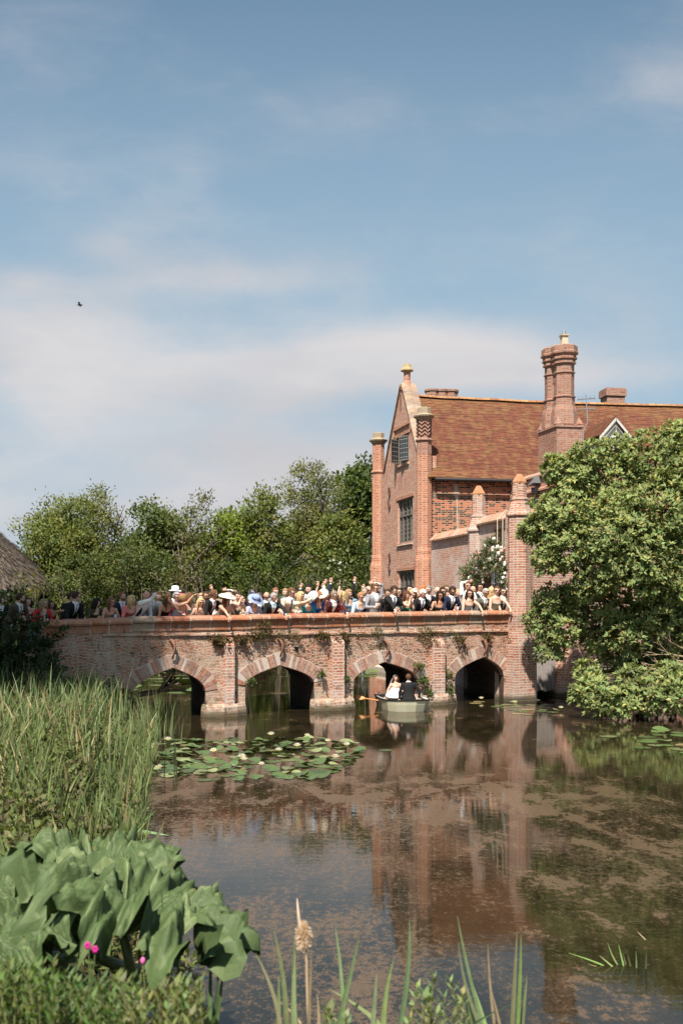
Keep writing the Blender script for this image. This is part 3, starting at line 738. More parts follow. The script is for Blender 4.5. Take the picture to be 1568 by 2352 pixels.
mb = MB(); e0 = GA + WD * .3 + outd * .36; e1 = GA + WD * (LEN - .1) + outd * .36
mb.tube([(e0.x, e0.y, 7.20), (e1.x, e1.y, 7.16)], .06, 8); mb.build('gutter', M['gutter'], house)
# gable coping (brick on edge) either side
mb = MB()
def gcop(d0, z0, d1, z1):
    n = int(math.hypot(d1 - d0, z1 - z0) / .22)
    for i in range(n):
        a, b = i / n, (i + .93) / n; da, db = d0 + (d1 - d0) * a, d0 + (d1 - d0) * b; za, zb_ = z0 + (z1 - z0) * a, z0 + (z1 - z0) * b
        c = random.choice([(.26, .19, .15), (.32, .22, .17), (.26, .15, .11), (.34, .26, .21)])
        mb.rings([[gf.q(da, o, za + h) for o, h in ((-.07, 0), (-.07, .09), (.19, .17), (.53, .09), (.53, 0))], [gf.q(db, o, zb_ + h) for o, h in ((-.07, 0), (-.07, .09), (.19, .17), (.53, .09), (.53, 0))]], True, 0, c)
gcop(.62, 8.25, APEX - .1, 11.15); gcop(4.75, 8.03, APEX + .1, 11.15)
mb.build('gable_coping', M['vstone'], house, uv=False, col=True)
# turrets
def turret(c, base_r, parent, zig):
    mb = MB(); r = .265; rot = PI / 8
    mb.lathe(c, [(base_r + .10, -.6), (base_r + .10, 1.7), (base_r + .05, 1.85), (base_r + .05, 4.3), (base_r, 4.5), (base_r, 4.6), (r + .015, 4.75), (r + .015, 8.12)], 8, rot)
    tr = mb.build('turret', M['turret'], parent)
    mb = MB(); mb.lathe(c, [(r + .02, 8.12), (r + .07, 8.17), (r + .07, 8.21), (r, 8.25), (r - .005, 9.36)] if not zig else [(r + .02, 8.12), (r + .01, 8.58), (r + .07, 8.62), (r + .07, 8.66), (r - .01, 8.70), (r - .01, 9.36)], 8, rot)
    mb.build('shaft', M['turret'] if not zig else M['chimney'], tr)
    if zig:                            # raised zig-zag ribs
        z_ = MB(); prev = []
        for k in range(5):
            pts = []
            for i in range(17):
                a = rot + 2 * PI * i / 16; rr = (r + .012) * (1 if i % 2 == 0 else math.cos(PI / 8) + .0)
                pts.append((c[0] + rr * math.cos(a), c[1] + rr * math.sin(a), 8.78 + .135 * k + (.10 if i % 2 else 0)))
            z_.tube(pts, .026, 4)
        z_.build('zigzag_ribs', M['chimney'], tr)
    mb = MB(); s_ = .0
    mb.lathe(c, [(r - .01, 9.36), (r + .05, 9.40), (r + .05, 9.44), (r + .12, 9.47), (r + .14, 9.52), (r + .02, 9.57), (r - .01, 9.60), (r - .01, 9.80), (r - .04, 9.82)], 8, rot, 0, (.33, .26, .19))
    mb.build('cap', M['vstone'], tr, uv=False, col=True)
turret(GA - ginn * .02, .31, house, True)
turret(GL - ginn * .02, .31, house, False)
fc = gf.q(APEX, .2, 0)
mb = MB(); mb.lathe(fc, [(.26, 11.0), (.22, 11.15), (.155, 11.32), (.135, 11.36), (.135, 11.68)], 8, PI / 8); fin = mb.build('finial', M['turret'], house)
mb = MB(); mb.lathe(fc, [(.14, 11.68), (.19, 11.72), (.26, 11.74), (.255, 11.78), (.19, 11.86), (.155, 11.98), (.15, 12.0)], 8, PI / 8, 0, (.36, .27, .15)); mb.build('cap', M['vstone'], fin, uv=False, col=True)
# windows of the gable
window(gf, 1.72, 3.10, 8.15, 9.22, 3, [], house)
window(gf, 1.30, 3.04, 5.08, 6.76, 4, [6.12], house)
window(gf, 1.12, 2.95, 2.35, 4.0, 4, [3.37], house)
# lead-grey casement standing open in the top window
Mx = gf.M() @ Matrix.Translation((1.80, .03, 8.2)) @ Matrix.Rotation(R(-28), 4, 'Z')
mb = MB(); mb.box((0, -.02, 0), (.5, .0, .045), Mx); mb.box((0, -.02, .90), (.5, .0, .945), Mx); mb.box((0, -.02, .045), (.035, 0, .90), Mx); mb.box((.465, -.02, .045), (.5, 0, .90), Mx)
cs = mb.build('casement', M['oak'], house); mb = MB(); mb.box((.035, -.014, .045), (.465, -.008, .90), Mx); mb.build('pane', M['glass'], cs)
Mx = gf.M() @ Matrix.Translation((3.05, .03, 8.2)) @ Matrix.Rotation(R(180 + 62), 4, 'Z')
mb = MB(); mb.box((0, -.02, 0), (.42, .0, .045), Mx); mb.box((0, -.02, .90), (.42, .0, .945), Mx); mb.box((0, -.02, .045), (.035, 0, .90), Mx); mb.box((.385, -.02, .045), (.42, 0, .90), Mx)
cs = mb.build('casement', M['oak'], house); mb = MB(); mb.box((.035, -.014, .045), (.385, -.008, .90), Mx); mb.build('pane', M['glass'], cs)
# lintels, hood mould, sills
mb = MB(); Mx = gf.M()
for d0, d1, z in ((1.62, 3.22, 9.222), (1.12, 3.2, 6.762), (.98, 3.1, 4.002)):
    l_ = MB(); l_.box((d0, -.03, z), (d1, .1, z + .12), Mx); l_.build('lintel', M['turret'], house)
mb.box((1.40, -.07, 9.53), (3.42, .05, 9.61), Mx); mb.box((1.40, -.066, 9.30), (1.48, .05, 9.53), Mx); mb.box((3.34, -.066, 9.30), (3.42, .05, 9.53), Mx)
mb.build('hood_mould', M['turret'], house)
for d0, d1, z in ((1.66, 3.16, 8.15), (1.24, 3.1, 5.08)):
    mb = MB(); mb.rings([[gf.q(d, o, z + h) for o, h in ((-.05, -.13), (-.07, -.10), (.20, .0), (.20, -.13))] for d in (d0, d1)], True, 0, (.46, .38, .31))
    mb.build('window_sill', M['vstone'], house, uv=False, col=True)
# wrought-iron S anchors
def anchor(d, z, h, parent):
    mb = MB(); pts = []
    for i in range(25):
        a = i / 24; zz = z + h * (a - .5); pts.append(gf.q(d + .11 * math.sin(a * 2 * PI), -.035, zz))
    mb.tube(pts, .018, 5)
    for sg in (-1, 1):
        for sd in (-1, 1):
            c = []
            for i in range(12):
                a = i / 11 * 1.35 * PI; c.append(gf.q(d + sd * (.02 + .085 * math.sin(a)), -.035, z + sg * (h * .26 + .11 * (1 - math.cos(a)) )))
            mb.tube(c, .016, 5)
    mb.build('wall_anchor', M['iron'], parent, smooth=True)
for d, z, h in ((4.02, 6.95, .8), (4.0, 4.35, .62), (.52, 6.95, .8), (.52, 4.4, .62)): anchor(d, z, h, house)
mb = MB(); mb.tube([gf.q(2.62, -.03, 10.25), gf.q(2.62, -.03, 10.75)], .018, 5); mb.ell(gf.q(2.62, -.03, 10.8), (.03, .03, .03), 6, 5); mb.build('wall_anchor', M['iron'], house)
# stone plinth in the water under the gable
mb = MB(); mb.rings([[gf.q(d, o, z) for o, z in ((-.42, -.6), (-.42, .18), (-.34, .25), (-.1, .34), (.2, .34), (.2, -.6))] for d in (-.6, GLEN + .5)], True); mb.build('plinth', M['stonebase'], house)
# a vertical mortar repair down the long wall
mb = MB(); pts = []
for i in range(15):
    z = 7.1 - 3.0 * i / 14; wd = .028 + .03 * mnoise.noise(Vector((z * 2, 5, 0))) + (.05 if i < 3 else 0); dd = 1.22 + .05 * mnoise.noise(Vector((z, 0, 0))) - .02 * max(0, 3 - i)
    pts.append((sf.q(dd - wd, -.006, z), sf.q(dd + wd, -.006, z)))
for i in range(14): mb.quad(pts[i][0], pts[i + 1][0], pts[i + 1][1], pts[i][1])
mb.build('mortar_repair', plain('lime_mortar', (.42, .35, .28), .9), house)

# chimneys behind the ridge
def stack(x0, x1, yb, yt, Y, parent, cap=True, dep=.8, oct_=False):
    a, b = P(x0, yb, Y), P(x1, yt, Y); mb = MB(); z0, z1 = a.z - 1.6, b.z
    Mx = Matrix.Rotation(WA, 4, 'Z'); L = (b.x - a.x)
    T = Matrix.Translation((a.x, Y, 0)) @ Mx
    if oct_:
        for cx in (.22, L * .5, L - .22): mb.lathe(T @ Vector((cx, .4, 0)), [(.30, z0), (.30, z1 - .1), (.34, z1 - .08), (.34, z1)], 8, PI / 8)
        mb.box((0.15, .2, z0), (L - .15, .6, z1 - .015), T)
    else:
        mb.box((0.06, 0.06, z0), (L - .06, dep - .06, z1 - .34), T); mb.box((0, 0, z1 - .34), (L, dep, z1 - .04), T); mb.box((.04, .04, z1 - .04), (L - .04, dep - .04, z1), T)
    return mb.build('chimney', M['chimney'], parent)
stack(986, 1055, 908, 890, 40.3, house, oct_=True)
stack(1392, 1442, 922, 889, 42.5, house)
# the great double chimney in front of the roof
cb = P(1278, 980, 34.3); CA = Matrix.Translation((cb.x, cb.y, 0)) @ Matrix.Rotation(R(5), 4, 'Z')
cf_ = Vector((math.sin(R(9)), -math.cos(R(9))))
CH = MB(); gdir = Vector((GD.x, GD.y)); wdir = WD
def cq(a, b, z): p = Vector((cb.x, cb.y)) + wdir * a + gdir * b; return (p.x, p.y, z)   # a right along the house, b back along the gable
zsh = cb.z; BA, BB = .92, 1.38
CH.rings([[cq(0, 0, z), cq(BA, 0, z), cq(BA, BB, z), cq(0, BB, z)] for z in (3.0, zsh)], True)
CH.rings([[cq(-e, -e, z), cq(BA + e, -e, z), cq(BA + e, BB + e, z), cq(-e, BB + e, z)] for z, e in ((zsh + .003, .045), (zsh + .07, .045), (zsh + .10, 0))], True)
chim = CH.build('chimney', M['chimney'], house)
def oct_shaft(a, b, top, r0):
    mb = MB(); c = cq(a, b, 0); rot = PI / 8 + WA
    mb.lathe(c, [(r0 + .13, zsh + .10), (r0 + .13, zsh + .13), (r0 + .09, zsh + .62), (r0 + .03, zsh + .80), (r0 + .015, zsh + 1.05), (r0 + .05, zsh + 1.08), (r0 + .05, zsh + 1.12), (r0, zsh + 1.15), (r0, top - .98), (r0 + .04, top - .96), (r0 + .04, top - .92), (r0, top - .90), (r0, top - .66), (r0 + .07, top - .63), (r0 + .07, top - .58), (r0 + .04, top - .56), (r0 + .04, top - .50), (r0 + .10, top - .48), (r0 + .10, top - .42), (r0 + .07, top - .40), (r0 + .07, top - .34), (r0 + .14, top - .30), (r0 + .15, top - .24), (r0 + .12, top - .20), (r0 + .12, top - .03), (r0 + .08, top)], 8, rot)
    for k in range(4):            # corner broaches on the square base
        aa = R(45 + 90 * k) + WA
    mb.build('shaft', M['chimney'], chim)
oct_shaft(.47, .40, P(1296, 793, 34.6).z, .345); oct_shaft(.43, 1.02, P(1265, 806, 35.6).z, .345)
for (qa, qb) in ((.08, .08), (BA - .08, .08), (BA - .08, BB - .08), (.08, BB - .08)):
    c = cq(qa, qb, 0); mb = MB(); mb.lathe(c, [(.17, zsh + .10), (.02, zsh + .36)], 4, PI / 4 + WA); mb.build('broach', M['chimney'], chim)
for (a, b, x, y0, y1) in ((.47, .40, 1296, 796, 770), (.43, 1.02, 1272, 808, 786)):
    mb = MB(); c = cq(a, b, 0); zt0, zt1 = P(x, y0, 34.8).z - .05, P(x, y1, 34.8).z
    mb.lathe(c, [(.17, zt0), (.165, zt0 + .1), (.14, zt1 - .08), (.20, zt1 - .04), (.205, zt1)], 4, PI / 4 + WA)
    pt_ = mb.build('chimney_pot', M['pot'], chim)
    if x > 1290:
        mb = MB(); mb.lathe(c, [(.07, zt1), (.07, zt1 + .14), (.04, zt1 + .17)], 8, 0); mb.build('cowl', M['alu'], pt_)
# television aerial on a cranked pole
ab = P(1342, 1000, 36.0); at_ = P(1346, 905, 36.0)
mb = MB(); mb.tube([P(1338, 1020, 35.4), P(1339, 990, 36.0), P(1349, 970, 36.0), P(1345, 906, 36.0)], .022, 6)
ae = mb.build('aerial', M['alu'], house)
mb = MB()
for zy, wd_ in ((917, .0), (941, .0)):
    c = P(1346, zy, 36.0)
    mb.tube([c + Vector((-.28, .1, .02)), c + Vector((.30, -.1, .02))], .022, 5)
    for k in range(5): q = c + Vector((-.26 + .13 * k, .1 - .05 * k, .02)); mb.tube([q + Vector((0, 0, -.05)), q + Vector((0.01, 0, .11))], .008, 4)
mb.build('aerial_array', M['alu'], ae)
# dormer
def dormer():
    f0, f1 = P(1386, 1050, 36.4), P(1436, 1050, 36.4); apex = P(1412, 957, 36.4); eL, eR = P(1368, 998, 36.4), P(1450, 1000, 36.4)
    zb = P(0, 1062, 36.4).z; ze = P(0, 1000, 36.4).z; za = P(0, 961, 36.4).z
    T = Matrix.Translation((f0.x, 36.4, 0)) @ Matrix.Rotation(WA, 4, 'Z'); W = (f1.x - f0.x)
    def q(a, b, z): return T @ Vector((a, b, z))
    mb = MB(); mb.box((0, .0, zb), (.07, .09, ze), T); mb.box((W - .07, .0, zb), (W, .09, ze), T); mb.box((W / 2 - .03, .002, zb), (W / 2 + .03, .07, ze - .08), T); mb.box((.07, .002, ze - .08), (W - .07, .09, ze), T); mb.box((.07, .002, zb), (W - .07, .09, zb + .07), T)
    dm = mb.build('dormer', M['whitewood'], house)
    mb = MB(); mb.quad(q(.03, .05, zb), q(W - .03, .05, zb), q(W - .03, .05, ze), q(.03, .05, ze)); mb.build('pane', M['glass'], dm)
    mb = MB(); mb.rings([[q(-.05, b, ze), q(W + .05, b, ze), q(W / 2, b, za - .02)] for b in (.0, .06)], True)
    for a in (0, W): mb.rings([[q(a - .03, b, zb - .1), q(a + .03, b, zb - .1), q(a + .03, b, ze), q(a - .03, b, ze)] for b in (.1, 1.9)], True)
    mb.build('gable_panel', M['plaster'], dm)
    for s in (-1, 1):
        mb = MB(); n = 9
        for i in range(n):
            def e(f, b, h): return q(W / 2 + s * (W / 2 + .26) * f, b, za + .05 + (ze - .10 - za) * f + h)
            f0_, f1_ = i / n, (i + 1) / n; b0, b1 = -.16, 2.2
            mb.rings([[e(f0_, b, .035), e(f1_, b, .045), e(f1_, b, .0), e(f0_, b, -.02)] for b in (b0, b1)], True)
        mb.build('roof', M['roof'], dm)
        mb = MB(); def_ = lambda f, b, h: q(W / 2 + s * (W / 2 + .24) * f, b, za + .0 + (ze - .10 - za) * f + h)
        mb.rings([[def_(f, b, h) for b, h in ((-.19, -.10), (-.19, .03), (-.165, .03), (-.165, -.10))] for f in (.02, 1.0)], True); mb.build('bargeboard', M['plaster'], dm)
dormer()

# ------------------------------------------------------------ courtyard wall with its gate, between the manor and the bridge
cw = thing('courtyard_wall', 'lime-stained brick courtyard wall with two pointed piers by the bridge end', 'wall', (4.2, 32, 0))
C0 = Vector((3.2, 35.75)); C1 = Vector((5.05, 28.3)); CD = (C1 - C0).normalized(); CL = (C1 - C0).length
cinn = Vector((-CD.y, CD.x));
if cinn.x < 0: cinn = -cinn
cfm = Frame2(C0, C1, cinn)
dA = (Vector((4.33, 31.55)) - C0).dot(CD); gate = (dA + .55, dA + 1.95, 1.3, 3.55); nich = (dA + 1.45, dA + 2.2, 4.35, 4.95)
barred = (dA - 1.35, dA - .75, 2.9, 3.75)
mb = MB(); wall_with_holes(mb, C0 + CD * .05, C1, -.6, lambda d: 4.93 if d < dA else 5.16, .4, [gate, nich, barred], cinn, n=20, reveal=.3); mb.build('wall', M['court'], cw)
mb = MB(); mb.box((gate[0], .30, gate[2]), (gate[1], .34, gate[3]), cfm.M()); mb.build('gate', M['oak'], cw)
mb = MB(); mb.box((nich[0], .2, nich[2]), (nich[1], .24, nich[3]), cfm.M()); mb.build('niche', M['plaster'], cw)
window(cfm, *barred, 1, [], cw, o=.15, bar=.1)
mb = MB()
def ccop(d0, d1, z):
    n = int((d1 - d0) / .17)
    for i in range(n):
        a, b = d0 + (d1 - d0) * i / n, d0 + (d1 - d0) * (i + .94) / n
        mb.rings([[cfm.q(d, o, z + h) for o, h in ((-.10, -.02), (-.11, .03), (.06, .21), (.12, .27), (.2, .29), (.30, .25), (.5, .03), (.5, -.02))] for d in (a, b)], True, 0, random.choice([(.45, .25, .17), (.42, .20, .12), (.48, .31, .24), (.40, .27, .21)]))
ccop(.15, dA - .25, 4.95); ccop(dA + .3, CL - .35, 5.18)
mb.build('coping', M['vstone'], cw, uv=False, col=True)
def pier(c, parent, z0, ring1, top, r0, r1, cap):
    mb = MB(); rot = PI / 8
    mb.lathe(c, [(r0, z0), (r0, ring1 - .03), (r0 + .05, ring1), (r0 + .05, ring1 + .05), (r1 + .12, ring1 + .12), (r1 + .04, ring1 + .42), (r1 + .06, ring1 + .45), (r1 + .06, ring1 + .49), (r1, ring1 + .52), (r1 - .01, top)], 8, rot)
    p = mb.build('pier', M['pier'], parent)
    mb = MB(); mb.lathe(c, [(r1 + .005, top), (r1 + .01, top + .05), (r1 * .55, top + cap * .75), (.07, top + cap)], 6, rot, 0, (.40, .19, .10)); mb.build('cap', M['vstone'], p, uv=False, col=True)
    return p
PA = cfm.q(dA, .1, 0); PBc = cfm.q(CL, .0, 0)
pier(PA, cw, -.6, 5.0, 6.15, .34, .22, .30)
pB = pier(PBc, cw, -.6, 5.20, 6.12, .33, .215, .27)
# square buttress under the end pier, and clasping brickwork
bs_ = s_at(1163); be = s_at(1213)
mb = MB(); mb.rings([[BP(bs_ - e, .5, z), BP(bs_ - e, -.30 - e, z), BP(be + e, -.30 - e, z), BP(be + e, .5, z)] for z, e in ((-.6, .05), (.3, .04), (1.55, .02), (1.95, -.04))], True)
mb.rings([[BP(bs_ + .04, .5, z), BP(bs_ + .04, -.2, z), BP(be - .06, -.2, z), BP(be - .06, .5, z)] for z in (1.953, 2.4)], True)
mb.build('buttress', M['pier'], cw)
# cream rope over the coping
for (d, l) in ((CL - 1.25, 1.9), (CL - .85, 1.7)):
    mb = MB(); mb.tube([cfm.q(d + .2, .25, 5.48), cfm.q(d, .1, 5.46), cfm.q(d - .05, -.12, 5.2), cfm.q(d - .1, -.10, 5.2 - l)], .015, 5)
    tag(mb.build('rope', cloth((.6, .5, .38))), ('slack cream rope hung over the coping nearest the end pier' if d > CL - 1 else 'cream rope over the coping nearer the middle pier'), 'rope')

# ------------------------------------------------------------ side block behind it
sb = thing('side_block', 'brick side block with small lattice window and black hopper, left of the leafy tree', 'building', (7.2, 33.5, 0))
S0 = Vector((6.18, 36.7)); S1 = Vector((7.72, 30.8)); SD = (S1 - S0).normalized(); SLn = (S1 - S0).length
sinn2 = Vector((-SD.y, SD.x));
if sinn2.x < 0: sinn2 = -sinn2
bf = Frame2(S0, S1, sinn2)
def dY(Y): return (S0.y - Y) / abs(SD.y)
sw_ = (dY(35.6), dY(34.75), 6.03, 6.36)
mb = MB(); wall_with_holes(mb, S0, S1, -.6, lambda d: 7.08, .4, [sw_], sinn2, n=12); 
wall_with_holes(mb, S1 + Vector((.01, .02)), S1 + Vector((6, .9)), -.6, lambda d: 7.07, .4, [], Vector((-.148, .989)), n=8)
mb.build('wall', M['block'], sb)
window(bf, *sw_, 4, [], sb, o=.08, t=.03)
mb = MB()
n_ = int(SLn / .18)
for i in range(n_):
    a, b = SLn * i / n_, SLn * (i + .95) / n_
    mb.rings([[bf.q(d, o, 7.09 + h) for o, h in ((-.08, 0), (-.08, .06), (.1, .19), (.25, .22), (.48, .03), (.48, 0))] for d in (a, b)], True, 0, random.choice([(.42, .28, .21), (.40, .22, .15), (.38, .25, .2)]))
mb.build('coping', M['vstone'], sb, uv=False, col=True)
mb = MB(); mb.rings([[bf.q(d, o, 6.60 + h) for o, h in ((-.07, 0), (-.07, .06), (.0, .13), (.01, 0))] for d in (0, SLn)], True); mb.build('string_course', M['turret'], sb)
mb = MB(); mb.box((sw_[0] - .1, -.012, 6.362), (sw_[1] + .1, .05, 6.58), bf.M()); mb.build('lintel', M['turret'], sb)
dp = dY(34.36); c = bf.q(dp, -.12, 0)
mb = MB(); mb.lathe(c, [(.05, 4.8), (.05, 6.28), (.07, 6.30), (.07, 6.36), (.05, 6.38), (.05, 6.46), (.12, 6.50), (.15, 6.72)], 10, 0); dpipe = mb.build('downpipe', M['gutter'], sb)
mb = MB(); mb.rings([[bf.q(dp - .26, -.30, 6.80), bf.q(dp + .22, -.30, 6.86), bf.q(dp + .22, -.0, 6.86), bf.q(dp - .26, -.0, 6.80)], [bf.q(dp - .02, -.2, 7.02), bf.q(dp + .2, -.2, 7.10), bf.q(dp + .2, -.0, 7.12), bf.q(dp - .02, .0, 7.02)]], True); mb.build('hopper_cover', M['lead'], dpipe)
mb = MB(); mb.box((dp + .45, -.01, 6.38), (dp + .57, .04, 6.5), bf.M()); mb.build('air_brick', M['darkin'], sb)
# low roof on the block
mb = MB(); a, b = S0 + sinn2 * .45, S1 + sinn2 * .45; c2, d2 = b + Vector((6, .9)), a + Vector((6, .9))
mb.quad((a.x, a.y, 7.0), (b.x, b.y, 7.0), (c2.x, c2.y, 7.02), (d2.x, d2.y, 7.02)); mb.build('roof', M['lead'], sb)

# ------------------------------------------------------------ moat wall to the right of the pier, with a plank door
mw = thing('moat_wall', 'red brick wall standing in the water under the leafy tree', 'wall', BP(s_at(1300), .6, 0))
a0, a1 = BP(s_at(1205), .40, 0), BP(s_at(1205) + 9, .40, 0)
sdo = lambda x: (s_at(x, .40) - s_at(1205))
dr0, dr1 = sdo(1219), sdo(1272)
mb = MB(); wall_with_holes(mb, a0.xy, a1.xy, -.6, lambda d: 5.25 + .04 * math.sin(d * 2), .5, [(dr0, dr1, -.6, 1.36)], Vector((-NX, -NY)), n=18, reveal=.35); mb.build('wall', M['pier'], mw)
mfm = Frame2(a0.xy, a1.xy, Vector((-NX, -NY))); mb = MB()
n_ = 30
for i in range(n_): mb.rings([[mfm.q(d, o, 5.27 + h) for o, h in ((-.08, 0), (-.08, .05), (.2, .2), (.5, .05), (.5, 0))] for d in (9 * i / n_, 9 * (i + .95) / n_)], True, 0, random.choice([(.42, .24, .17), (.40, .2, .13)]))
mb.build('coping', M['vstone'], mw, uv=False, col=True)
mb = MB(); n_ = 6
for i in range(n_):
    w_ = (dr1 - dr0) / n_; mb.box((dr0 + w_ * i + .006, -.04 - .006 * (i % 2), .17 + .02 * (i % 3)), (dr0 + w_ * (i + 1) - .006, .0, 1.42), mfm.M())
mb.box((dr0 - .04, -.075, 1.42), (dr1 + .04, .02, 1.50), mfm.M()); mb.build('door', M['plank'], mw)
mb = MB(); mb.box((dr0 - .02, .3, -.6), (dr1 + .02, .33, 1.4), mfm.M()); mb.build('door_recess', M['darkin'], mw)
# splayed footing right of the door
mb = MB(); c = mfm.q(sdo(1306), -.05, 0)
mb.lathe(c, [(.62, -.6), (.58, .35), (.50, .8), (.30, 1.35), (.12, 1.62), (.03, 1.7)], 10, 0); mb.build('buttress', M['pier'], mw)

# ------------------------------------------------------------ thatched barn at the far left
tb = thing('thatched_barn', 'thatched barn with dark weatherboards at the left edge', 'barn', (-17.5, 43, .6))
mb = MB(); rings = []; cx, cy = -18.0, 43.0
for k in range(15):
    f = k / 14; z = 3.35 + 3.35 * f; sw = (1 - f) ** .85 * .92 + .03; sw = max(sw, .03)
    hx, hy = 2.2 * (0.8 + .2 * (1 - f)) + 3.5 * sw, 4.2 * sw
    r = []
    for i in range(48):
        a = 2 * PI * i / 48; ca, sa = math.cos(a), math.sin(a); e = .62
        q_ = 1 + .035 * mnoise.noise(Vector((ca * 6, sa * 6, k * .8)))
        r.append((cx + hx * math.copysign(abs(ca) ** e, ca) * q_, cy + hy * math.copysign(abs(sa) ** e, sa) * q_, z + .12 * mnoise.noise(Vector((ca * 5, sa * 5, k)))))
    rings.append(r)
under = [(cx + (p[0] - cx) * .93, cy + (p[1] - cy) * .93, 3.1) for p in rings[0]]
mb.rings([under] + rings, True); rf = mb.build('roof', M['thatch'], tb, smooth=True)
n = 9000; kk = RNG.integers(0, 14, n); ii = RNG.integers(0, 48, n); ra = np.array(rings); f_ = RNG.random((n, 1)); g2 = RNG.random((n, 1))
lo_ = ra[kk, ii] * (1 - g2) + ra[kk, (ii + 1) % 48] * g2; hi_ = ra[kk + 1, ii] * (1 - g2) + ra[kk + 1, (ii + 1) % 48] * g2; pp_ = lo_ * (1 - f_) + hi_ * f_
dn = unit(lo_ - hi_ + 1e-4); on = unit(pp_ - np.array([cx, cy, 2.0])); tn_ = .5 + 1.0 * RNG.random((n, 1))
M['straw'] = vcol_mat('thatch_straw', .95, .05)
link('straw', leaves('straw', pp_ + on * .03, unit(dn + on * .12 + RNG.normal(size=(n, 3)) * .10), on, .38, .045, np.array([[.17, .135, .11]]) * tn_, M['straw']), rf)['kind'] = 'stuff'
mb = MB(); mb.tube([(cx - 2.4, cy, 6.72), (cx + 2.0, cy, 6.74), (cx + 2.7, cy, 6.35)], [.3, .32, .25], 10); mb.build('ridge_cap', M['thatch'], rf, smooth=True)
mb = MB(); mb.box((cx - 4.6, cy - 3.3, .2), (cx + 4.4, cy + 3.3, 3.3)); mb.build('wall', M['board'], tb)
# ------------------------------------------------------------ foliage
def rnd_dirs(n): v = RNG.normal(size=(n, 3)); return unit(v)
def crown_points(lobes, dens, clump=.45, per=40, shell=.55):
    """clumps near the skin of every lobe, leaves scattered in each clump; returns points, outward normals and clump tint"""
    ps, ns, tn = [], [], []
    for (c, r) in lobes:
        c = np.array(c); r = np.array(r if hasattr(r, '__len__') else (r, r, r))
        area = (r[0] * r[1] + r[1] * r[2] + r[0] * r[2]) / 3 * 4 * PI
        k = max(5, int(area * dens))
        d = rnd_dirs(k); rad = shell + (1.04 - shell) * RNG.random(k) ** .5
        cc = c + d * r * rad[:, None] * (1 + .12 * np.sin(d[:, :1] * 9 + c[0]) * np.cos(d[:, 2:] * 7))
        q = np.repeat(cc, per, axis=0) + RNG.normal(size=(k * per, 3)) * clump * np.array([.5, .5, .38])
        out = unit(q - (c + np.array([0, 0, -.3]) * r))
        ps.append(q); ns.append(out); tn.append(np.repeat(RNG.random(k), per))
    return np.concatenate(ps), np.concatenate(ns), np.concatenate(tn)
def foliage(name, lobes, col, dens, per, clump, ln, wd, parent=None, mat='leaf', shell=.5, droop=0.0, cvar=.35, zmin=None, pale=.0):
    p, o, tn = crown_points(lobes, dens, clump, per, shell)
    if zmin is not None: k = p[:, 2] > zmin; p, o, tn = p[k], o[k], tn[k]
    n = len(p); d = unit(rnd_dirs(n) * .9 + o * .6 + np.array([0, 0, .15 - droop])); nr = unit(rnd_dirs(n) * .7 + o + np.array([0, 0, .5]))
    base = np.array(col)
    f = (1 - cvar) + 2 * cvar * (.55 * tn + .45 * RNG.random(n))
    cols = base[None] * f[:, None]; cols[:, 0] *= 1 + .35 * (tn - .4); cols[:, 2] *= .8 + .5 * RNG.random(n)
    if pale: kk = RNG.random(n) < pale; cols[kk] = cols[kk] * .5 + np.array([.22, .24, .14]) * .5
    return link(name, leaves(name, p, d, nr, ln * (0.7 + .6 * RNG.random(n)), wd * (.7 + .6 * RNG.random(n)), cols, M[mat]), parent), p
def branch_rec(mb, p, d, L, r, depth, tips, spread=.55, up=.15, n=5):
    pts = [p]; q = Vector(p); dd = Vector(d)
    for i in range(3):
        dd = (dd + Vector((random.gauss(0, .12), random.gauss(0, .12), random.gauss(up * .3, .08)))).normalized(); q = q + dd * (L / 3); pts.append(q.copy())
    mb.tube(pts, [r, r * .85, r * .72, r * .6], n)
    if depth == 0: tips.append(q); return
    for k in range(random.choice((2, 3))):
        nd_ = (dd + Vector((random.uniform(-1, 1), random.uniform(-1, 1), random.uniform(-.3, .7))) * spread).normalized()
        branch_rec(mb, q, nd_, L * random.uniform(.6, .82), r * .58, depth - 1, tips, spread, up, max(3, n - 1))
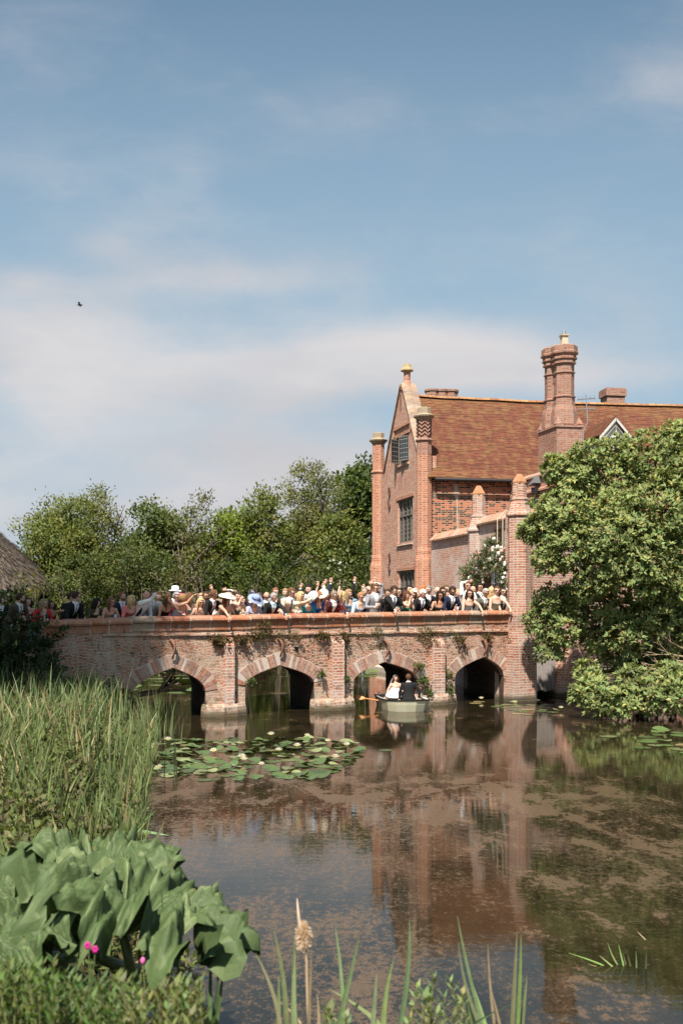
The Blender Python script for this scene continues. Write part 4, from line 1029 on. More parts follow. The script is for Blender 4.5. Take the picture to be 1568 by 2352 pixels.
def tree(name, label, x, ytop, Y, wpx, col, dens=1.6, per=36, clump=.5, ln=.2, wd=.1, lobes_n=9, group='trees beyond the moat', base=None, sparse=0.0, cat='tree', shell=.5, zb=.9, cvar=.35, trunk_r=.16, low=.15):
    top = P(x, ytop, Y).z; X = (x - 784) / F * Y; W = wpx / F * Y * 1.25
    root = thing(name, label, cat, (X, Y, zb), group)
    rs = random.Random(int(x * 13 + ytop)); H = top - zb; lobes = []
    mb = MB(); tips = []
    st = random.getstate(); random.seed(int(x * 7 + Y))
    lean = Vector((random.uniform(-.1, .1), random.uniform(-.1, .1), 1))
    tp = Vector((X, Y, zb - .3)); pts = [tp + lean * (H * .55 * i / 4) + Vector((random.gauss(0, .06), random.gauss(0, .06), 0)) * i for i in range(5)]
    mb.tube(pts, [trunk_r * (1.3 - .2 * i) for i in range(5)], 7)
    for i in range(5): branch_rec(mb, pts[2 + i % 3], (random.uniform(-1, 1), random.uniform(-.8, .8), random.uniform(.4, 1.0)), H * .17, trunk_r * .5, 2, tips)
    random.setstate(st)
    mb.build('trunk', M['bark'], root, smooth=True)
    for i in range(lobes_n):
        f = (i + .5) / lobes_n; a = rs.uniform(0, 2 * PI); hz = low + (1 - low) * f
        wr = W * .52 * (1 - .55 * f ** 1.8)
        rr = W * rs.uniform(.25, .35) * (1 - .22 * f)
        k = rs.uniform(.25, .85)
        lobes.append(((X + wr * k * math.cos(a), Y + wr * k * math.sin(a) * .8, zb + H * hz * .93 - rr * .55 * (hz)), (rr, rr, rr * rs.uniform(.8, 1.1))))
    lobes.append(((X + rs.uniform(-.1, .1) * W, Y, top - W * .15), (W * .15, W * .15, W * .16)))
    foliage('crown', lobes, tuple(q * 1.5 for q in col), dens * 1.6 * (1 - sparse), int(per * 1.25), clump, ln, wd * 1.15, root, shell=shell, cvar=cvar)
    return root
G1 = (.105, .125, .034); G2 = (.085, .105, .032); G3 = (.125, .165, .03); G4 = (.06, .085, .022); G5 = (.12, .13, .05); G6=(.115,.115,.05)
tree('willow_tree', 'broad dull green tree at the left, right of the thatched barn', 150, 1145, 46, 200, G1, lobes_n=14, ln=.17, wd=.075)
tree('willow_tree', 'taller leggy crown rising over the broad left tree', 235, 1108, 48, 110, G5, lobes_n=9, dens=1.2, ln=.16, wd=.07, low=.35)
tree('broadleaf_tree', 'round grey green tree right of the gap with the low skyline', 360, 1155, 50, 170, G2, lobes_n=12)
tree('broadleaf_tree', 'thin tree with bare twigs showing at the top, left of centre', 455, 1128, 47, 95, G6, lobes_n=10, sparse=.5, ln=.15, wd=.07, low=.3)
tree('broadleaf_tree', 'bright yellow green tree in the middle of the row', 545, 1168, 48, 150, G3, lobes_n=12, ln=.22, wd=.10)
tree('broadleaf_tree', 'mid green ash tree beside the bright one', 620, 1128, 47, 130, G1, lobes_n=12, ln=.22, wd=.08)
tree('ash_tree', 'tallest open tree with feathery top left of the house', 722, 1045, 50, 135, G5, lobes_n=16, dens=1.15, ln=.17, wd=.07, low=.12, trunk_r=.2)
tree('oak_tree', 'dark dense tree tucked against the left turret of the house', 822, 1062, 54, 120, G4, lobes_n=14, dens=1.9, ln=.24, wd=.13)
tree('broadleaf_tree', 'lower green tree between the tall open tree and the dark one', 775, 1180, 47, 140, G1, lobes_n=12, ln=.2)
tree('broadleaf_tree', 'dark low tree filling the gap behind the round grey green one', 300, 1225, 52, 170, G4, lobes_n=11)
tree('broadleaf_tree', 'deep green tree low behind the middle of the row', 670, 1190, 53, 200, G4, lobes_n=12)
tree('broadleaf_tree', 'shadowed tree between the round and the bright trees', 480, 1215, 53, 190, G4, lobes_n=12)
# bank shrubs directly behind the guests
def shrub(label, x, ytop, Y, wpx, col, name='shrub', ln=.13, wd=.075, zb=None, dens=2.6, per=30, clump=.30, nl=7, group='shrubs along the far bank', mat='leaf', cvar=.4, flowers=None, ybot=None):
    X = (x - 784) / F * Y; W = wpx / F * Y; top = P(x, ytop, Y).z; zb = hground(X, Y) if zb is None else zb
    root = thing(name, label, 'shrub', (X, Y, zb), group); rs = random.Random(int(x * 3 + ytop)); H = top - zb; lobes = []
    for i in range(nl):
        f = (i % 4) / 3.3; rr = min(W * .30, H * .45) * rs.uniform(.7, 1.05)
        lobes.append(((X + (i / max(1, nl - 1) - .5) * W * .75, Y + rs.uniform(-.25, .25) * W, zb + max(rr * .5, H * f * .8 - rr * .2 + rs.uniform(0, .2) * H)), (rr, rr, rr * .9)))
    lobes.append(((X, Y, top - min(W * .2, H * .3)), (min(W * .22, H * .4),) * 3))
    mb = MB()
    for i in range(6):
        a = rs.uniform(0, 6.3); mb.tube([(X + .1 * math.cos(a), Y + .1 * math.sin(a), zb - .2), (X + W * .15 * math.cos(a), Y + .3 * math.sin(a), zb + H * .4), (X + W * .3 * math.cos(a), Y + W * .2 * math.sin(a), zb + H * .85)], [.05, .035, .012], 5)
    mb.build('stems', M['bark'], root)
    foliage('leaves', lobes, col, dens, per, clump, ln, wd, root, cvar=cvar, mat=mat)
    return root, lobes
shrub('sunlit olive hedge shrub in front of the thatched barn', 60, 1318, 37, 150, (.12, .13, .04))
shrub('big bushy shrub behind the dark suited guests on the left', 185, 1262, 38, 190, (.095, .12, .035), nl=10, dens=3)
shrub('tall leafy shrub behind the bald guest', 320, 1245, 39, 160, (.085, .115, .035), nl=9, dens=3)
shrub('pale bush behind the white panama hat', 405, 1290, 40, 110, (.13, .13, .06), nl=7)
shrub('dark shrub behind the straw brimmed hat', 500, 1285, 42, 140, (.06, .085, .025), nl=8)
shrub('yellow green shrub at the foot of the bright tree', 560, 1265, 43, 120, (.11, .16, .035), nl=8)
shrub('dark green shrub behind the cream suited guest', 650, 1270, 44, 140, (.05, .08, .022), nl=9)
shrub('grey green shrub left of the flowering bush', 715, 1280, 43, 110, (.09, .11, .045), nl=8)
wr, wl = shrub('bush with white blossom left of the house', 775, 1285, 43, 90, (.07, .10, .03), nl=8)
shrub('shadowed bush touching the foot of the house turret', 835, 1262, 45.5, 90, (.055, .085, .025), nl=8)
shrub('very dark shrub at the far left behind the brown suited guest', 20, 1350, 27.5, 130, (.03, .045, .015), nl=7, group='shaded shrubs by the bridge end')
n = 160; cc = np.array([wl[i % len(wl)][0] for i in range(n)]); rr = np.array([wl[i % len(wl)][1] for i in range(n)])
d_ = rnd_dirs(n); d_[:, 1] = -abs(d_[:, 1]); p_ = cc + d_ * rr * 1.05
tag(link('blossom', leaves('blossom', p_, rnd_dirs(n), d_, .10, .10, np.tile((.75, .72, .68), (n, 1)), M['leaf']), wr), kind='stuff')
# ivy and shade planting at the left end of the bridge
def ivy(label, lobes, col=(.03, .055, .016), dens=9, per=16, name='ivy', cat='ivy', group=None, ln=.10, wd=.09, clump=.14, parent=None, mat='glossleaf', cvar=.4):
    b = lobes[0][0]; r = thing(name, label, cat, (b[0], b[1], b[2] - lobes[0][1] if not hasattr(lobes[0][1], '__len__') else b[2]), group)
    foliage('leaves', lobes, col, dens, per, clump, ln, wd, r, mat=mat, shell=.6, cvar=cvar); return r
c = BP(SL + .05, -.05, 0)
ivy('dark ivy mound smothering the left end of the parapet', [(tuple(BP(SL - .15, .0, 2.1)), (.55, .5, .35)), (tuple(BP(SL - .35, -.1, 1.6)), (.6, .5, .5)), (tuple(BP(SL + .1, -.15, 1.2)), (.35, .3, .7)), (tuple(BP(SL - .5, -.2, .9)), (.6, .5, .6))])
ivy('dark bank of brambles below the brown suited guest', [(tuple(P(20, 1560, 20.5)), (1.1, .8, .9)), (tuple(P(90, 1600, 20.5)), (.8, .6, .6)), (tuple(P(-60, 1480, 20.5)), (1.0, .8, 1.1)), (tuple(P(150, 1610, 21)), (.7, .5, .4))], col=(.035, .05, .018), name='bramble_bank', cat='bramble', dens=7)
ivy('low nettles against the foot of the bridge left of the first arch', [(tuple(P(215, 1600, 21.3)), (.7, .4, .35)), (tuple(P(270, 1620, 21.5)), (.4, .35, .3)), (tuple(P(160, 1640, 20)), (.7, .5, .4))], col=(.04, .065, .02), name='nettle_clump', cat='nettles', dens=9)
# plants rooted in the bridge brickwork
wp = [(443 * 1.275, 1440, .14), (1270, 0, 0)]
spots = [(500, 1472, .30, 'mossy tuft on the ledge above the first pier', 1), (545, 1470, .22, 'brown moss cushion right of the first pilaster head', 1), (598, 1432, .17, 'dry tuft on the coping above the second arch', 0), (578, 1462, .2, 'moss hanging over the ledge left of the second arch crown', 1),
         (672, 1462, .16, 'small dry plant over the drain hole', 0), (735, 1460, .2, 'moss cushion left of the second pilaster head', 1), (775, 1464, .24, 'moss cushion on top of the second pilaster', 1), (860, 1455, .16, 'dry weed left of the third arch crown', 0), (970, 1450, .22, 'bushy dry weed above the third arch haunch', 0), (985, 1472, .18, 'weed sprouting on the third pilaster head', 0),
         (1050, 1468, .15, 'small moss tuft left of the fourth arch crown', 1), (1110, 1462, .16, 'moss tuft above the fourth arch crown', 1), (1165, 1470, .2, 'ragged weed at the corner of the end pier', 0), (1183, 1500, .22, 'brown cushion plant on the end pier buttress', 1),
         (965, 1560, .13, 'green creeper beside the boat, upper strand', 2), (977, 1590, .13, 'green creeper low beside the boat', 2), (1023, 1545, .13, 'creeper in the shadow of the third pilaster', 2), (1026, 1585, .12, 'lower creeper tuft by the third pilaster', 2), (731, 1550, .09, 'fern in the joint right of the second arch', 2), (786, 1560, .09, 'fern on the shaded side of the second pilaster', 2), (572, 1565, .07, 'tiny fern inside the second arch', 2), (958, 1530, .12, 'trailing creeper right of the third arch', 2)]
for (x, y, r, lab, kd) in spots:
    s = s_at(x); z = zb_at(x, y); col = ((.13, .11, .045), (.10, .075, .028), (.09, .125, .035))[kd]
    cpos = BP(s, -.09, z); rt = thing('wall_plant', lab, 'plant', tuple(BP(s, -.02, z - r)), 'plants growing on the bridge wall')
    foliage('leaves', [(tuple(cpos), (r, .12, r * (.45 if kd == 1 else .8))), (tuple(BP(s + r * .7, -.07, z - r * .2)), (r * .6, .09, r * .4))], col, 70, 10, .07, .06 if kd != 2 else .07, .02 if kd == 0 else .035, rt, shell=.2, cvar=.5)
for i in range(16):
    x = random.uniform(470, 1165); y = 1462 + random.uniform(-8, 12); r = random.uniform(.07, .15); s = s_at(x); z = zb_at(x, y)
    rt = thing('wall_plant', 'small dry moss tuft in the ragged row along the bridge ledge', 'plant', tuple(BP(s, -.02, z - r)), 'moss tufts along the bridge ledge')
    foliage('leaves', [(tuple(BP(s, -.07, z)), (r * 1.7, .08, r * .6))], random.choice([(.13, .10, .045), (.10, .075, .03), (.12, .115, .045)]), 80, 10, .06, .05, .02, rt, shell=.2, cvar=.5)
# ------------------------------------------------------------ the big leafy tree on the right
root = thing('magnolia_tree', 'large glossy pale green leafy tree overhanging the water at the right edge', 'tree', (9.6, 26.0, .3))
lob = [(1300, 1180, 80, 25), (1262, 1215, 60, 25.2), (1222, 1222, 34, 25.4), (1400, 1120, 95, 25.6), (1318, 1100, 55, 25.2), (1275, 1075, 32, 25), (1345, 1045, 40, 25), (1412, 1040, 45, 25.5), (1500, 1060, 80, 25), (1555, 1010, 50, 25), (1620, 1080, 110, 25), (1530, 1180, 110, 24.3), (1420, 1230, 105, 24.3), (1310, 1262, 58, 24.6), (1262, 1290, 40, 24.8),
       (1480, 1300, 80, 24), (1390, 1310, 60, 24.3), (1345, 1350, 40, 24.6), (1272, 1385, 50, 25.4), (1245, 1430, 40, 25.5), (1262, 1485, 38, 25.4), (1300, 1440, 48, 25.2), (1312, 1378, 38, 25.2), (1400, 1400, 60, 25.2), (1440, 1462, 52, 24.6), (1500, 1420, 60, 24.6), (1545, 1340, 60, 24.2), (1370, 1470, 40, 25.4),
       (1340, 1592, 30, 23.4), (1380, 1610, 42, 23.2), (1440, 1612, 45, 23), (1500, 1600, 45, 22.8), (1555, 1590, 50, 22.6), (1450, 1560, 36, 23.3), (1535, 1550, 34, 23), (1368, 1572, 26, 23.4), (1420, 1525, 38, 25.2), (1485, 1515, 48, 25.2), (1550, 1470, 60, 25), (1345, 1545, 28, 24.6), (1620, 1250, 120, 24.5), (1640, 1450, 110, 25)]
lobes = [((tuple(P(x, y, Y))), (r / F * Y * .95, r / F * Y * 1.0, r / F * Y * .82)) for x, y, r, Y in lob]
# whorls of long leaves at the twig ends
wp_, wo_, wt_ = [], [], []
for c, r in lobes:
    c = np.array(c); r = np.array(r); k = int(780 * (r[0] * r[2]) ** .95 + 20)
    d = rnd_dirs(k); rad = .40 + .65 * RNG.random(k) ** .55
    bump_ = 1 + .16 * np.sin(d[:, 0] * 6 + c[0] * 5) * np.sin(d[:, 2] * 7 + c[2] * 3)
    wp_.append(c + d * r * (rad * bump_)[:, None]); wo_.append(unit(d * .8 + np.array([-.1, -.1, .65]))); wt_.append(RNG.random(k) * .6 + .4 * RNG.random())
wp_ = np.concatenate(wp_); wo_ = np.concatenate(wo_); wt_ = np.concatenate(wt_)
per = 8; n = len(wp_) * per; ax = np.repeat(wo_, per, 0); rn = rnd_dirs(n); side = unit(np.cross(ax, rn))
dv = unit(side * (.65 + .5 * RNG.random((n, 1))) + ax * (.25 + .6 * RNG.random((n, 1)))); nr_ = unit(ax - dv * (ax * dv).sum(1, keepdims=True) + 1e-3)
q = np.repeat(wp_, per, 0) + dv * .02 + ax * RNG.random((n, 1)) * .05
tn = np.repeat(wt_, per); cols = np.array((.245, .30, .11))[None] * (.62 + .75 * tn * (.55 + .45 * RNG.random(n)))[:, None]
cols[:, 0] *= .80 + .45 * RNG.random(n); yl = RNG.random(n) < .10; cols[yl] *= np.array([1.5, 1.25, 1.0]); dk = RNG.random(n) < .18; cols[dk] *= .55
link('crown', leaves('crown', q, dv, nr_, .135 * (.6 + .6 * RNG.random(n)), .060 * (.7 + .5 * RNG.random(n)), cols, M['glossleaf'], fold=.12), root)
mb = MB(); tk = Vector((9.6, 26.2, 0)); mb.tube([tk + Vector((0, 0, -.3)), tk + Vector((-.3, -.2, 1.2)), tk + Vector((-.8, -.3, 2.6)), tk + Vector((-1.0, -.4, 4.4)), tk + Vector((-1.1, -.5, 6))], [.3, .26, .2, .14, .07], 9)
for i, (c, r) in enumerate(lobes):
    c = Vector(c); h = random.choice([1.2, 2.0, 2.8]) if c.z > 1.2 else .9; a = tk + Vector((-.3 - h * .15, -.25, h)) ; m_ = (a + c) / 2 + Vector((random.uniform(-.2, .2), random.uniform(-.2, .2), -.1 if c.z > 2 else .25))
    mb.tube([a, a.lerp(m_, .5) + Vector((0, 0, .1)), m_, c], [.075, .055, .04, .015], 5)
    for k in range(7):
        e = c + Vector((random.uniform(-1, 1) * r[0], random.uniform(-1, 1) * r[1], random.uniform(-.6, .9) * r[2])) * .9; s_ = m_.lerp(c, random.uniform(.3, 1)); mb.tube([s_, s_.lerp(e, .5) + Vector((0, 0, .05)), e], [.018, .012, .005], 4)
mb.build('trunk', M['bark'], root, smooth=True)
# bare twiggy shrub hanging at the right margin
root = thing('bare_shrub', 'pale leafless twiggy branches at the right edge under the tree', 'shrub', tuple(P(1600, 1560, 24.6)))
mb = MB(); tips = []; st = random.getstate(); random.seed(5)
for k in range(5): branch_rec(mb, P(1600, 1500 + 12 * k, 24.4), (-1, random.uniform(-.3, .2), random.uniform(-.4, .6)), .55, .028, 3, tips, .8, .0, 5)
random.setstate(st); mb.build('twigs', plain('pale_twig', (.34, .26, .16), .8), root)
# shade under the tree: land shrubs
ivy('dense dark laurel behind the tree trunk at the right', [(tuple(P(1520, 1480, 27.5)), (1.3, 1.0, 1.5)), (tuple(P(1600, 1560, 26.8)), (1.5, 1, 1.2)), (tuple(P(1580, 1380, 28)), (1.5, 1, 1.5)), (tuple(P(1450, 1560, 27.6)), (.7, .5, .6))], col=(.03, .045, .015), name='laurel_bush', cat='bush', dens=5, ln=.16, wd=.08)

# ------------------------------------------------------------ trees standing off to the left that throw the shade on the bridge end
def shade_tree(label, X, Y, zc, r, h):
    root = thing('shade_tree', label, 'tree', (X, Y, .6)); mb = MB(); mb.tube([(X, Y, .2), (X + .1, Y, zc * .5), (X, Y + .1, zc)], [.28, .22, .1], 8)
    for k in range(7):
        a = k * .9; mb.tube([(X, Y, zc * .7), (X + r * .4 * math.cos(a), Y + r * .4 * math.sin(a), zc), (X + r * .8 * math.cos(a), Y + r * .8 * math.sin(a), zc + h * .3)], [.1, .06, .02], 5)
    mb.build('trunk', M['bark'], root)
    L_ = [((X + r * .55 * math.cos(a * 1.3), Y + r * .55 * math.sin(a * 1.3), zc + (a % 3 - 1) * h * .5), (r * .55, r * .55, h * .45)) for a in range(7)]
    foliage('crown', L_, (.05, .08, .022), 4.5, 36, .5, .24, .13, root)
shade_tree('tall tree out of the picture on the left that shades the bridge end', -9.85, 12.8, 15.6, 2.6, 5.2)
shade_tree('second tall tree out of the picture further left', -11.3, 14.6, 12.5, 3.2, 5.5)

# ------------------------------------------------------------ reeds and water plants
def blades(name, base, hgt, wd, lean, cols, mat, seg=4):
    n = len(base); V_ = np.zeros((n, (seg + 1) * 2, 3)); a = RNG.random(n) * 2 * PI; sd = np.stack([np.cos(a), np.sin(a), np.zeros(n)], 1)
    la = RNG.random(n) * 2 * PI; ld = np.stack([np.cos(la), np.sin(la), np.zeros(n)], 1)
    for k in range(seg + 1):
        f = k / seg; c = base + np.array([0, 0, 1.0]) * (hgt * (f - .12 * lean * f ** 3))[:, None] + ld * (hgt * lean * f ** 2.2)[:, None]
        w_ = wd * (1 - f ** 2.5 * .96)
        V_[:, 2 * k] = c - sd * w_[:, None] / 2; V_[:, 2 * k + 1] = c + sd * w_[:, None] / 2
    idx = np.arange(n)[:, None] * (seg + 1) * 2; F_ = []
    for k in range(seg): F_.append(idx + np.array([[2 * k, 2 * k + 1, 2 * k + 3, 2 * k + 2]]))
    F_ = np.stack(F_, 1).reshape(-1, 4)
    return np_mesh(name, V_.reshape(-1, 3), F_, mat, np.repeat(cols, seg, 0))
def scatter(n, fn):
    out_ = []
    while len(out_) < n:
        Y = random.uniform(7, 23); X = random.uniform(-9, -1)
        k = fn(X, Y)
        if random.random() < k: out_.append((X, Y, max(-.05, hground(X, Y))))
    return np.array(out_)
def rd(X, Y):
    d = shore_left(Y) - X
    if d < -.35 or X < -.375 * Y - .6: return 0
    if Y < 9.5: return .05
    patch = mnoise.noise(Vector((X * .9, Y * .6, 4)))
    e = .9 if d < 1.6 else .5
    return max(0, e * (.45 + patch))
b_ = scatter(3300, rd); n = len(b_); far_ = (b_[:, 1] - 8) / 14
g = RNG.random(n); cols = np.where((g < .86)[:, None], np.array([[.145, .19, .07]]), np.array([[.33, .26, .14]])) * (.6 + .8 * RNG.random((n, 1)))
me = blades('reed_bed', b_, .34 + .58 * RNG.random(n) * (0.55 + .45 * np.clip(far_, 0, 1)), .018 + .020 * RNG.random(n), .12 + .4 * RNG.random(n) ** 2, cols, M['reed'])
tag(link('reed_bed', me), 'tall green and straw coloured reeds along the left bank', 'reeds', kind='stuff')
# taller reed fans seen over the water
fans = []
for (x, y, k) in ((30, 1650, 50), (90, 1660, 30), (175, 1690, 45), (60, 1780, 35), (330, 1690, 80), (290, 1720, 45), (365, 1680, 25), (230, 1700, 30), (120, 1760, 35), (160, 1850, 35), (250, 1910, 30), (300, 1790, 20), (205, 1790, 40)):
    Y = min(20.5, HC * F / (y - HOR)); X = (x - 784) / F * Y
    for i in range(k): fans.append((X + random.gauss(0, .28), Y + random.gauss(0, .3), max(-.05, hground(X, Y)) - .05))
fans = np.array(fans); n = len(fans); g = RNG.random(n)
cols = np.where((g < .8)[:, None], np.array([[.16, .21, .09]]), np.array([[.36, .28, .15]])) * (.6 + .7 * RNG.random((n, 1)))
tag(link('reed_fan', blades('reed_fan', fans, .45 + .65 * RNG.random(n), .020 + .014 * RNG.random(n), .08 + .35 * RNG.random(n) ** 2, cols, M['reed'], 5)), 'taller fans of bulrush leaves standing above the reed bed', 'reeds', kind='stuff')
# leafy undergrowth between them
def wd_(X, Y):
    d = shore_left(Y) - X
    if d < -.25 or X < -.375 * Y - .6: return 0
    return .55 + .5 * mnoise.noise(Vector((X * 1.3, Y * .9, 8)))
b_ = scatter(8000, wd_); per = 9; n = len(b_) * per; hh = .08 + .36 * RNG.random(len(b_)) ** 1.7
q = np.repeat(b_, per, 0) + RNG.normal(size=(n, 3)) * np.array([.07, .07, 0]); q[:, 2] += np.repeat(hh, per) * RNG.random(n) + .02
g = np.repeat(RNG.random(len(b_)), per); cols = np.where((g < .35)[:, None], np.array([[.16, .14, .07]]), np.array([[.12, .15, .045]])) * (.55 + .8 * RNG.random((n, 1)))
tag(link('undergrowth', leaves('undergrowth', q, unit(rnd_dirs(n) + np.array([0, 0, .5])), unit(rnd_dirs(n) * .5 + np.array([0, -.2, 1])), .055 + .06 * RNG.random(n), .026 + .03 * RNG.random(n), cols, M['leaf'])), 'low leafy water weeds and cress on the left bank', 'weeds', kind='stuff')

# lily pads: one mesh per size, every pad its own object up to 300
def pad_mesh(seed, flat):
    rs = random.Random(seed); mb = MB(); n = 18; notch = .18; c = (0, 0, .006); pts = []
    cup = 0 if flat else rs.uniform(.10, .35); tx = rs.uniform(-.2, .2) if not flat else 0; ty = rs.uniform(-.35, .1) if not flat else 0
    rings = []
    for rr in (.5, 1.0):
        for i in range(n + 1):
            a = notch + (2 * PI - 2 * notch) * i / n; r = rr * (1 + .04 * math.sin(3 * a + seed))
            x, y = r * math.cos(a), r * math.sin(a); z = .006 + cup * rr ** 2.2 * (.5 + .5 * math.sin(2 * a + seed)) + tx * x + ty * y + (0 if flat else .12)
            pts.append((x, y, max(.004, z)))
    tone = rs.uniform(.6, 1.35); col = (.085 * tone, .125 * tone, .042 * tone)
    if rs.random() < .35: col = (.18 * tone, .20 * tone, .09 * tone)
    if rs.random() < .08: col = (.25, .20, .09)
    mb.add([c if flat else (0, 0, .09)] + pts, [(0, i + 1, i + 2) for i in range(n)] + [(i + 1, i + n + 2, i + n + 3, i + 2) for i in range(n)], 0, col)
    return mb.mesh('lily_pad', M['pad'], True, False, True)
flatm = [pad_mesh(i, True) for i in range(14)]; cupm = [pad_mesh(50 + i, False) for i in range(14)]
def lily(name, meshes, X, Y, r, label, group, z=0.0):
    o = link(name, random.choice(meshes)); o.location = (X, Y, z); o.rotation_euler = (0, 0, random.uniform(0, 6.28)); o.scale = (r, r, r)
    tag(o, label, 'lily pad', group); return o
def inpoly(px, py, poly):
    c = False; j = len(poly) - 1
    for i in range(len(poly)):
        if (poly[i][1] > py) != (poly[j][1] > py) and px < (poly[j][0] - poly[i][0]) * (py - poly[i][1]) / (poly[j][1] - poly[i][1]) + poly[i][0]: c = not c
        j = i
    return c
def pads(poly, n, r0, r1, lab, grp, cupf, mind=.75, zz=0.004):
    xs = [p[0] for p in poly]; ys = [p[1] for p in poly]; done = []; tries = 0
    while len(done) < n and tries < n * 60:
        tries += 1; x, y = random.uniform(min(xs), max(xs)), random.uniform(min(ys), max(ys))
        if not inpoly(x, y, poly): continue
        g_ = GW(x, y); r = random.uniform(r0, r1)
        if any((g_.x - a) ** 2 + (g_.y - b) ** 2 < ((r + c) * mind) ** 2 for a, b, c in done): continue
        done.append((g_.x, g_.y, r)); cup = random.random() < cupf
        lily('lily_pad', cupm if cup else flatm, g_.x, g_.y, r, lab[1] if cup else lab[0], grp[1] if cup else grp[0], zz + .003 * random.random())
    return done
mainp = [(285, 1720), (380, 1700), (480, 1700), (560, 1690), (700, 1692), (780, 1705), (835, 1712), (830, 1728), (790, 1760), (740, 1790), (600, 1795), (470, 1795), (360, 1782), (290, 1765)]
d1 = pads(mainp, 235, .07, .15, ('flat round lily pad in the big patch left of centre before the second arch', 'raised curling lily pad standing up in the big patch before the second arch'), ('flat pads of the big lily patch', 'raised pads of the big lily patch'), .68, .46)
p2 = [(1062, 1612), (1140, 1610), (1215, 1618), (1290, 1622), (1290, 1636), (1200, 1645), (1150, 1628)]
d2 = pads(p2, 22, .11, .19, ('flat lily pad in the strip before the fourth arch and plank door', 'upturned lily pad in the strip before the plank door'), ('pads of the strip by the end pier', 'upturned pads by the end pier'), .2, .62)
p3 = [(1395, 1692), (1470, 1680), (1568, 1678), (1640, 1690), (1640, 1738), (1540, 1732), (1460, 1716)]
d3 = pads(p3, 18, .11, .20, ('yellowish lily pad in the raft at the right edge under the tree', 'upturned lily pad at the right edge under the tree'), ('pads of the right hand raft', 'upturned pads of the right raft'), .12, .62)
# beyond the bridge
d4 = pads([(300, 1535), (440, 1530), (450, 1592), (300, 1596)], 17, .26, .38, ('lily pad seen through the first arch beyond the bridge', 'upturned lily pad seen through the first arch'), ('pads seen through the first arch',) * 2, .5, .55)
d5 = pads([(812, 1546), (880, 1546), (880, 1556), (812, 1556)], 6, .22, .3, ('lily pad seen through the third arch before the stone ledge', 'upturned lily pad seen through the third arch'), ('pads seen through the third arch',) * 2, .3, .5)
lily('lily_pad', flatm, *GW(885, 1724).xy, .13, 'single lily pad drifting alone below the boat', None, .004)
# white water lilies
def flower_mesh():
    mb = MB()
    for ring, (k, l, up, w_) in enumerate(((9, .085, .35, .03), (8, .07, .8, .026), (6, .05, 1.3, .02))):
        for i in range(k):
            a = 2 * PI * i / k + ring * .3; d = Vector((math.cos(a) * math.cos(up), math.sin(a) * math.cos(up), math.sin(up))); s = Vector((-math.sin(a), math.cos(a), 0)); u_ = d.cross(s)
            mb.add([(0, 0, .02), d * l * .5 + s * w_ * .5 + Vector((0, 0, .02)), d * l + Vector((0, 0, .03)), d * l * .5 - s * w_ * .5 + Vector((0, 0, .02))], [(0, 1, 2, 3)], 0, (.80, .77, .72))
    mb.ell((0, 0, .045), (.014, .014, .018), 6, 4, None, 0, (.6, .42, .05))
    return mb.mesh('water_lily', M['leaf'], True, False, True)
fm_ = flower_mesh()
fl = [(365, 1775, 'white water lily nearest the reeds at the patch corner'), (358, 1722, 'white water lily at the upper left of the big patch'), (385, 1710, 'white water lily low in the upper reeds side of the patch'), (555, 1751, 'large white water lily in the middle of the big patch'), (560, 1757, 'second lily touching the large middle one'), (600, 1768, 'white water lily below the middle of the big patch'), (640, 1735, 'pinkish white lily right of the middle of the patch'), (682, 1725, 'white lily centre right of the patch'), (705, 1700, 'white lily at the top edge of the patch'), (752, 1713, 'white water lily near the right end of the patch'), (796, 1722, 'outermost white lily at the right tip of the patch'), (770, 1752, 'white lily at the lower right of the patch'), (622, 1698, 'white lily behind the others at the far edge'), (490, 1738, 'white lily left of the large middle one'),
      (1105, 1612, 'white lily before the fourth arch'), (1236, 1618, 'white lily before the plank door'), (1288, 1634, 'white lily at the right tip of the strip')]
for i, (x, y, lab) in enumerate(fl):
    g_ = GW(x, y); o = link('water_lily', fm_); o.location = (g_.x, g_.y, .06); o.rotation_euler = (0, 0, i); s = random.uniform(.85, 1.15); o.scale = (s, s, s); tag(o, lab, 'water lily', 'white water lilies')

# ------------------------------------------------------------ foreground bank plants
def ribbon(mb, p0, p1, w0, sag=.0, bend=(0, 0, 0), col=(.16, .22, .08), n=9, side=None):
    p0, p1 = Vector(p0), Vector(p1); b = Vector(bend); d = (p1 - p0).normalized(); s = side or Vector((1, .3, 0)); s = (s - d * s.dot(d)).normalized(); up = d.cross(s)
    L, C, R_ = [], [], []
    for i in range(n + 1):
        f = i / n; c = p0.lerp(p1, f) + b * 4 * f * (1 - f); w_ = w0 * (1 - f ** 3) * (.55 + .45 * min(1, f * 4)) * .5 + .0008
        L.append(c - s * w_); C.append(c + up * w_ * .35); R_.append(c + s * w_)
    vs = L + C + R_; k = n + 1
    mb.add(vs, [(i, i + 1, i + 1 + k, i + k) for i in range(n)] + [(i + k, i + 1 + k, i + 1 + 2 * k, i + 2 * k) for i in range(n)], 0, col)
def sedge(label, Y, strokes, name='bulrush', grp='bulrush clumps on the near bank', wd=.017, col=(.19, .245, .11)):
    x0, y0 = strokes[0][0]; b = P(x0, y0, Y); root = thing(name, label, 'bulrush', tuple(b), grp)
    for (a, e, bd, k) in strokes:
        mb = MB(); dy = random.uniform(-.08, .08); c = tuple(q * random.uniform(.8, 1.2) for q in col) if k == 0 else (.36, .27, .17)
        ribbon(mb, P(a[0], a[1], Y + dy), P(e[0], e[1], Y + dy + random.uniform(-.1, .1)), wd * random.uniform(.8, 1.2) * (1 if k == 0 else .6), bend=(bd, 0, 0), col=c); mb.build('leaf', M['reed'], root, smooth=True, uv=False, col=True)
    return root
YB = 3.6
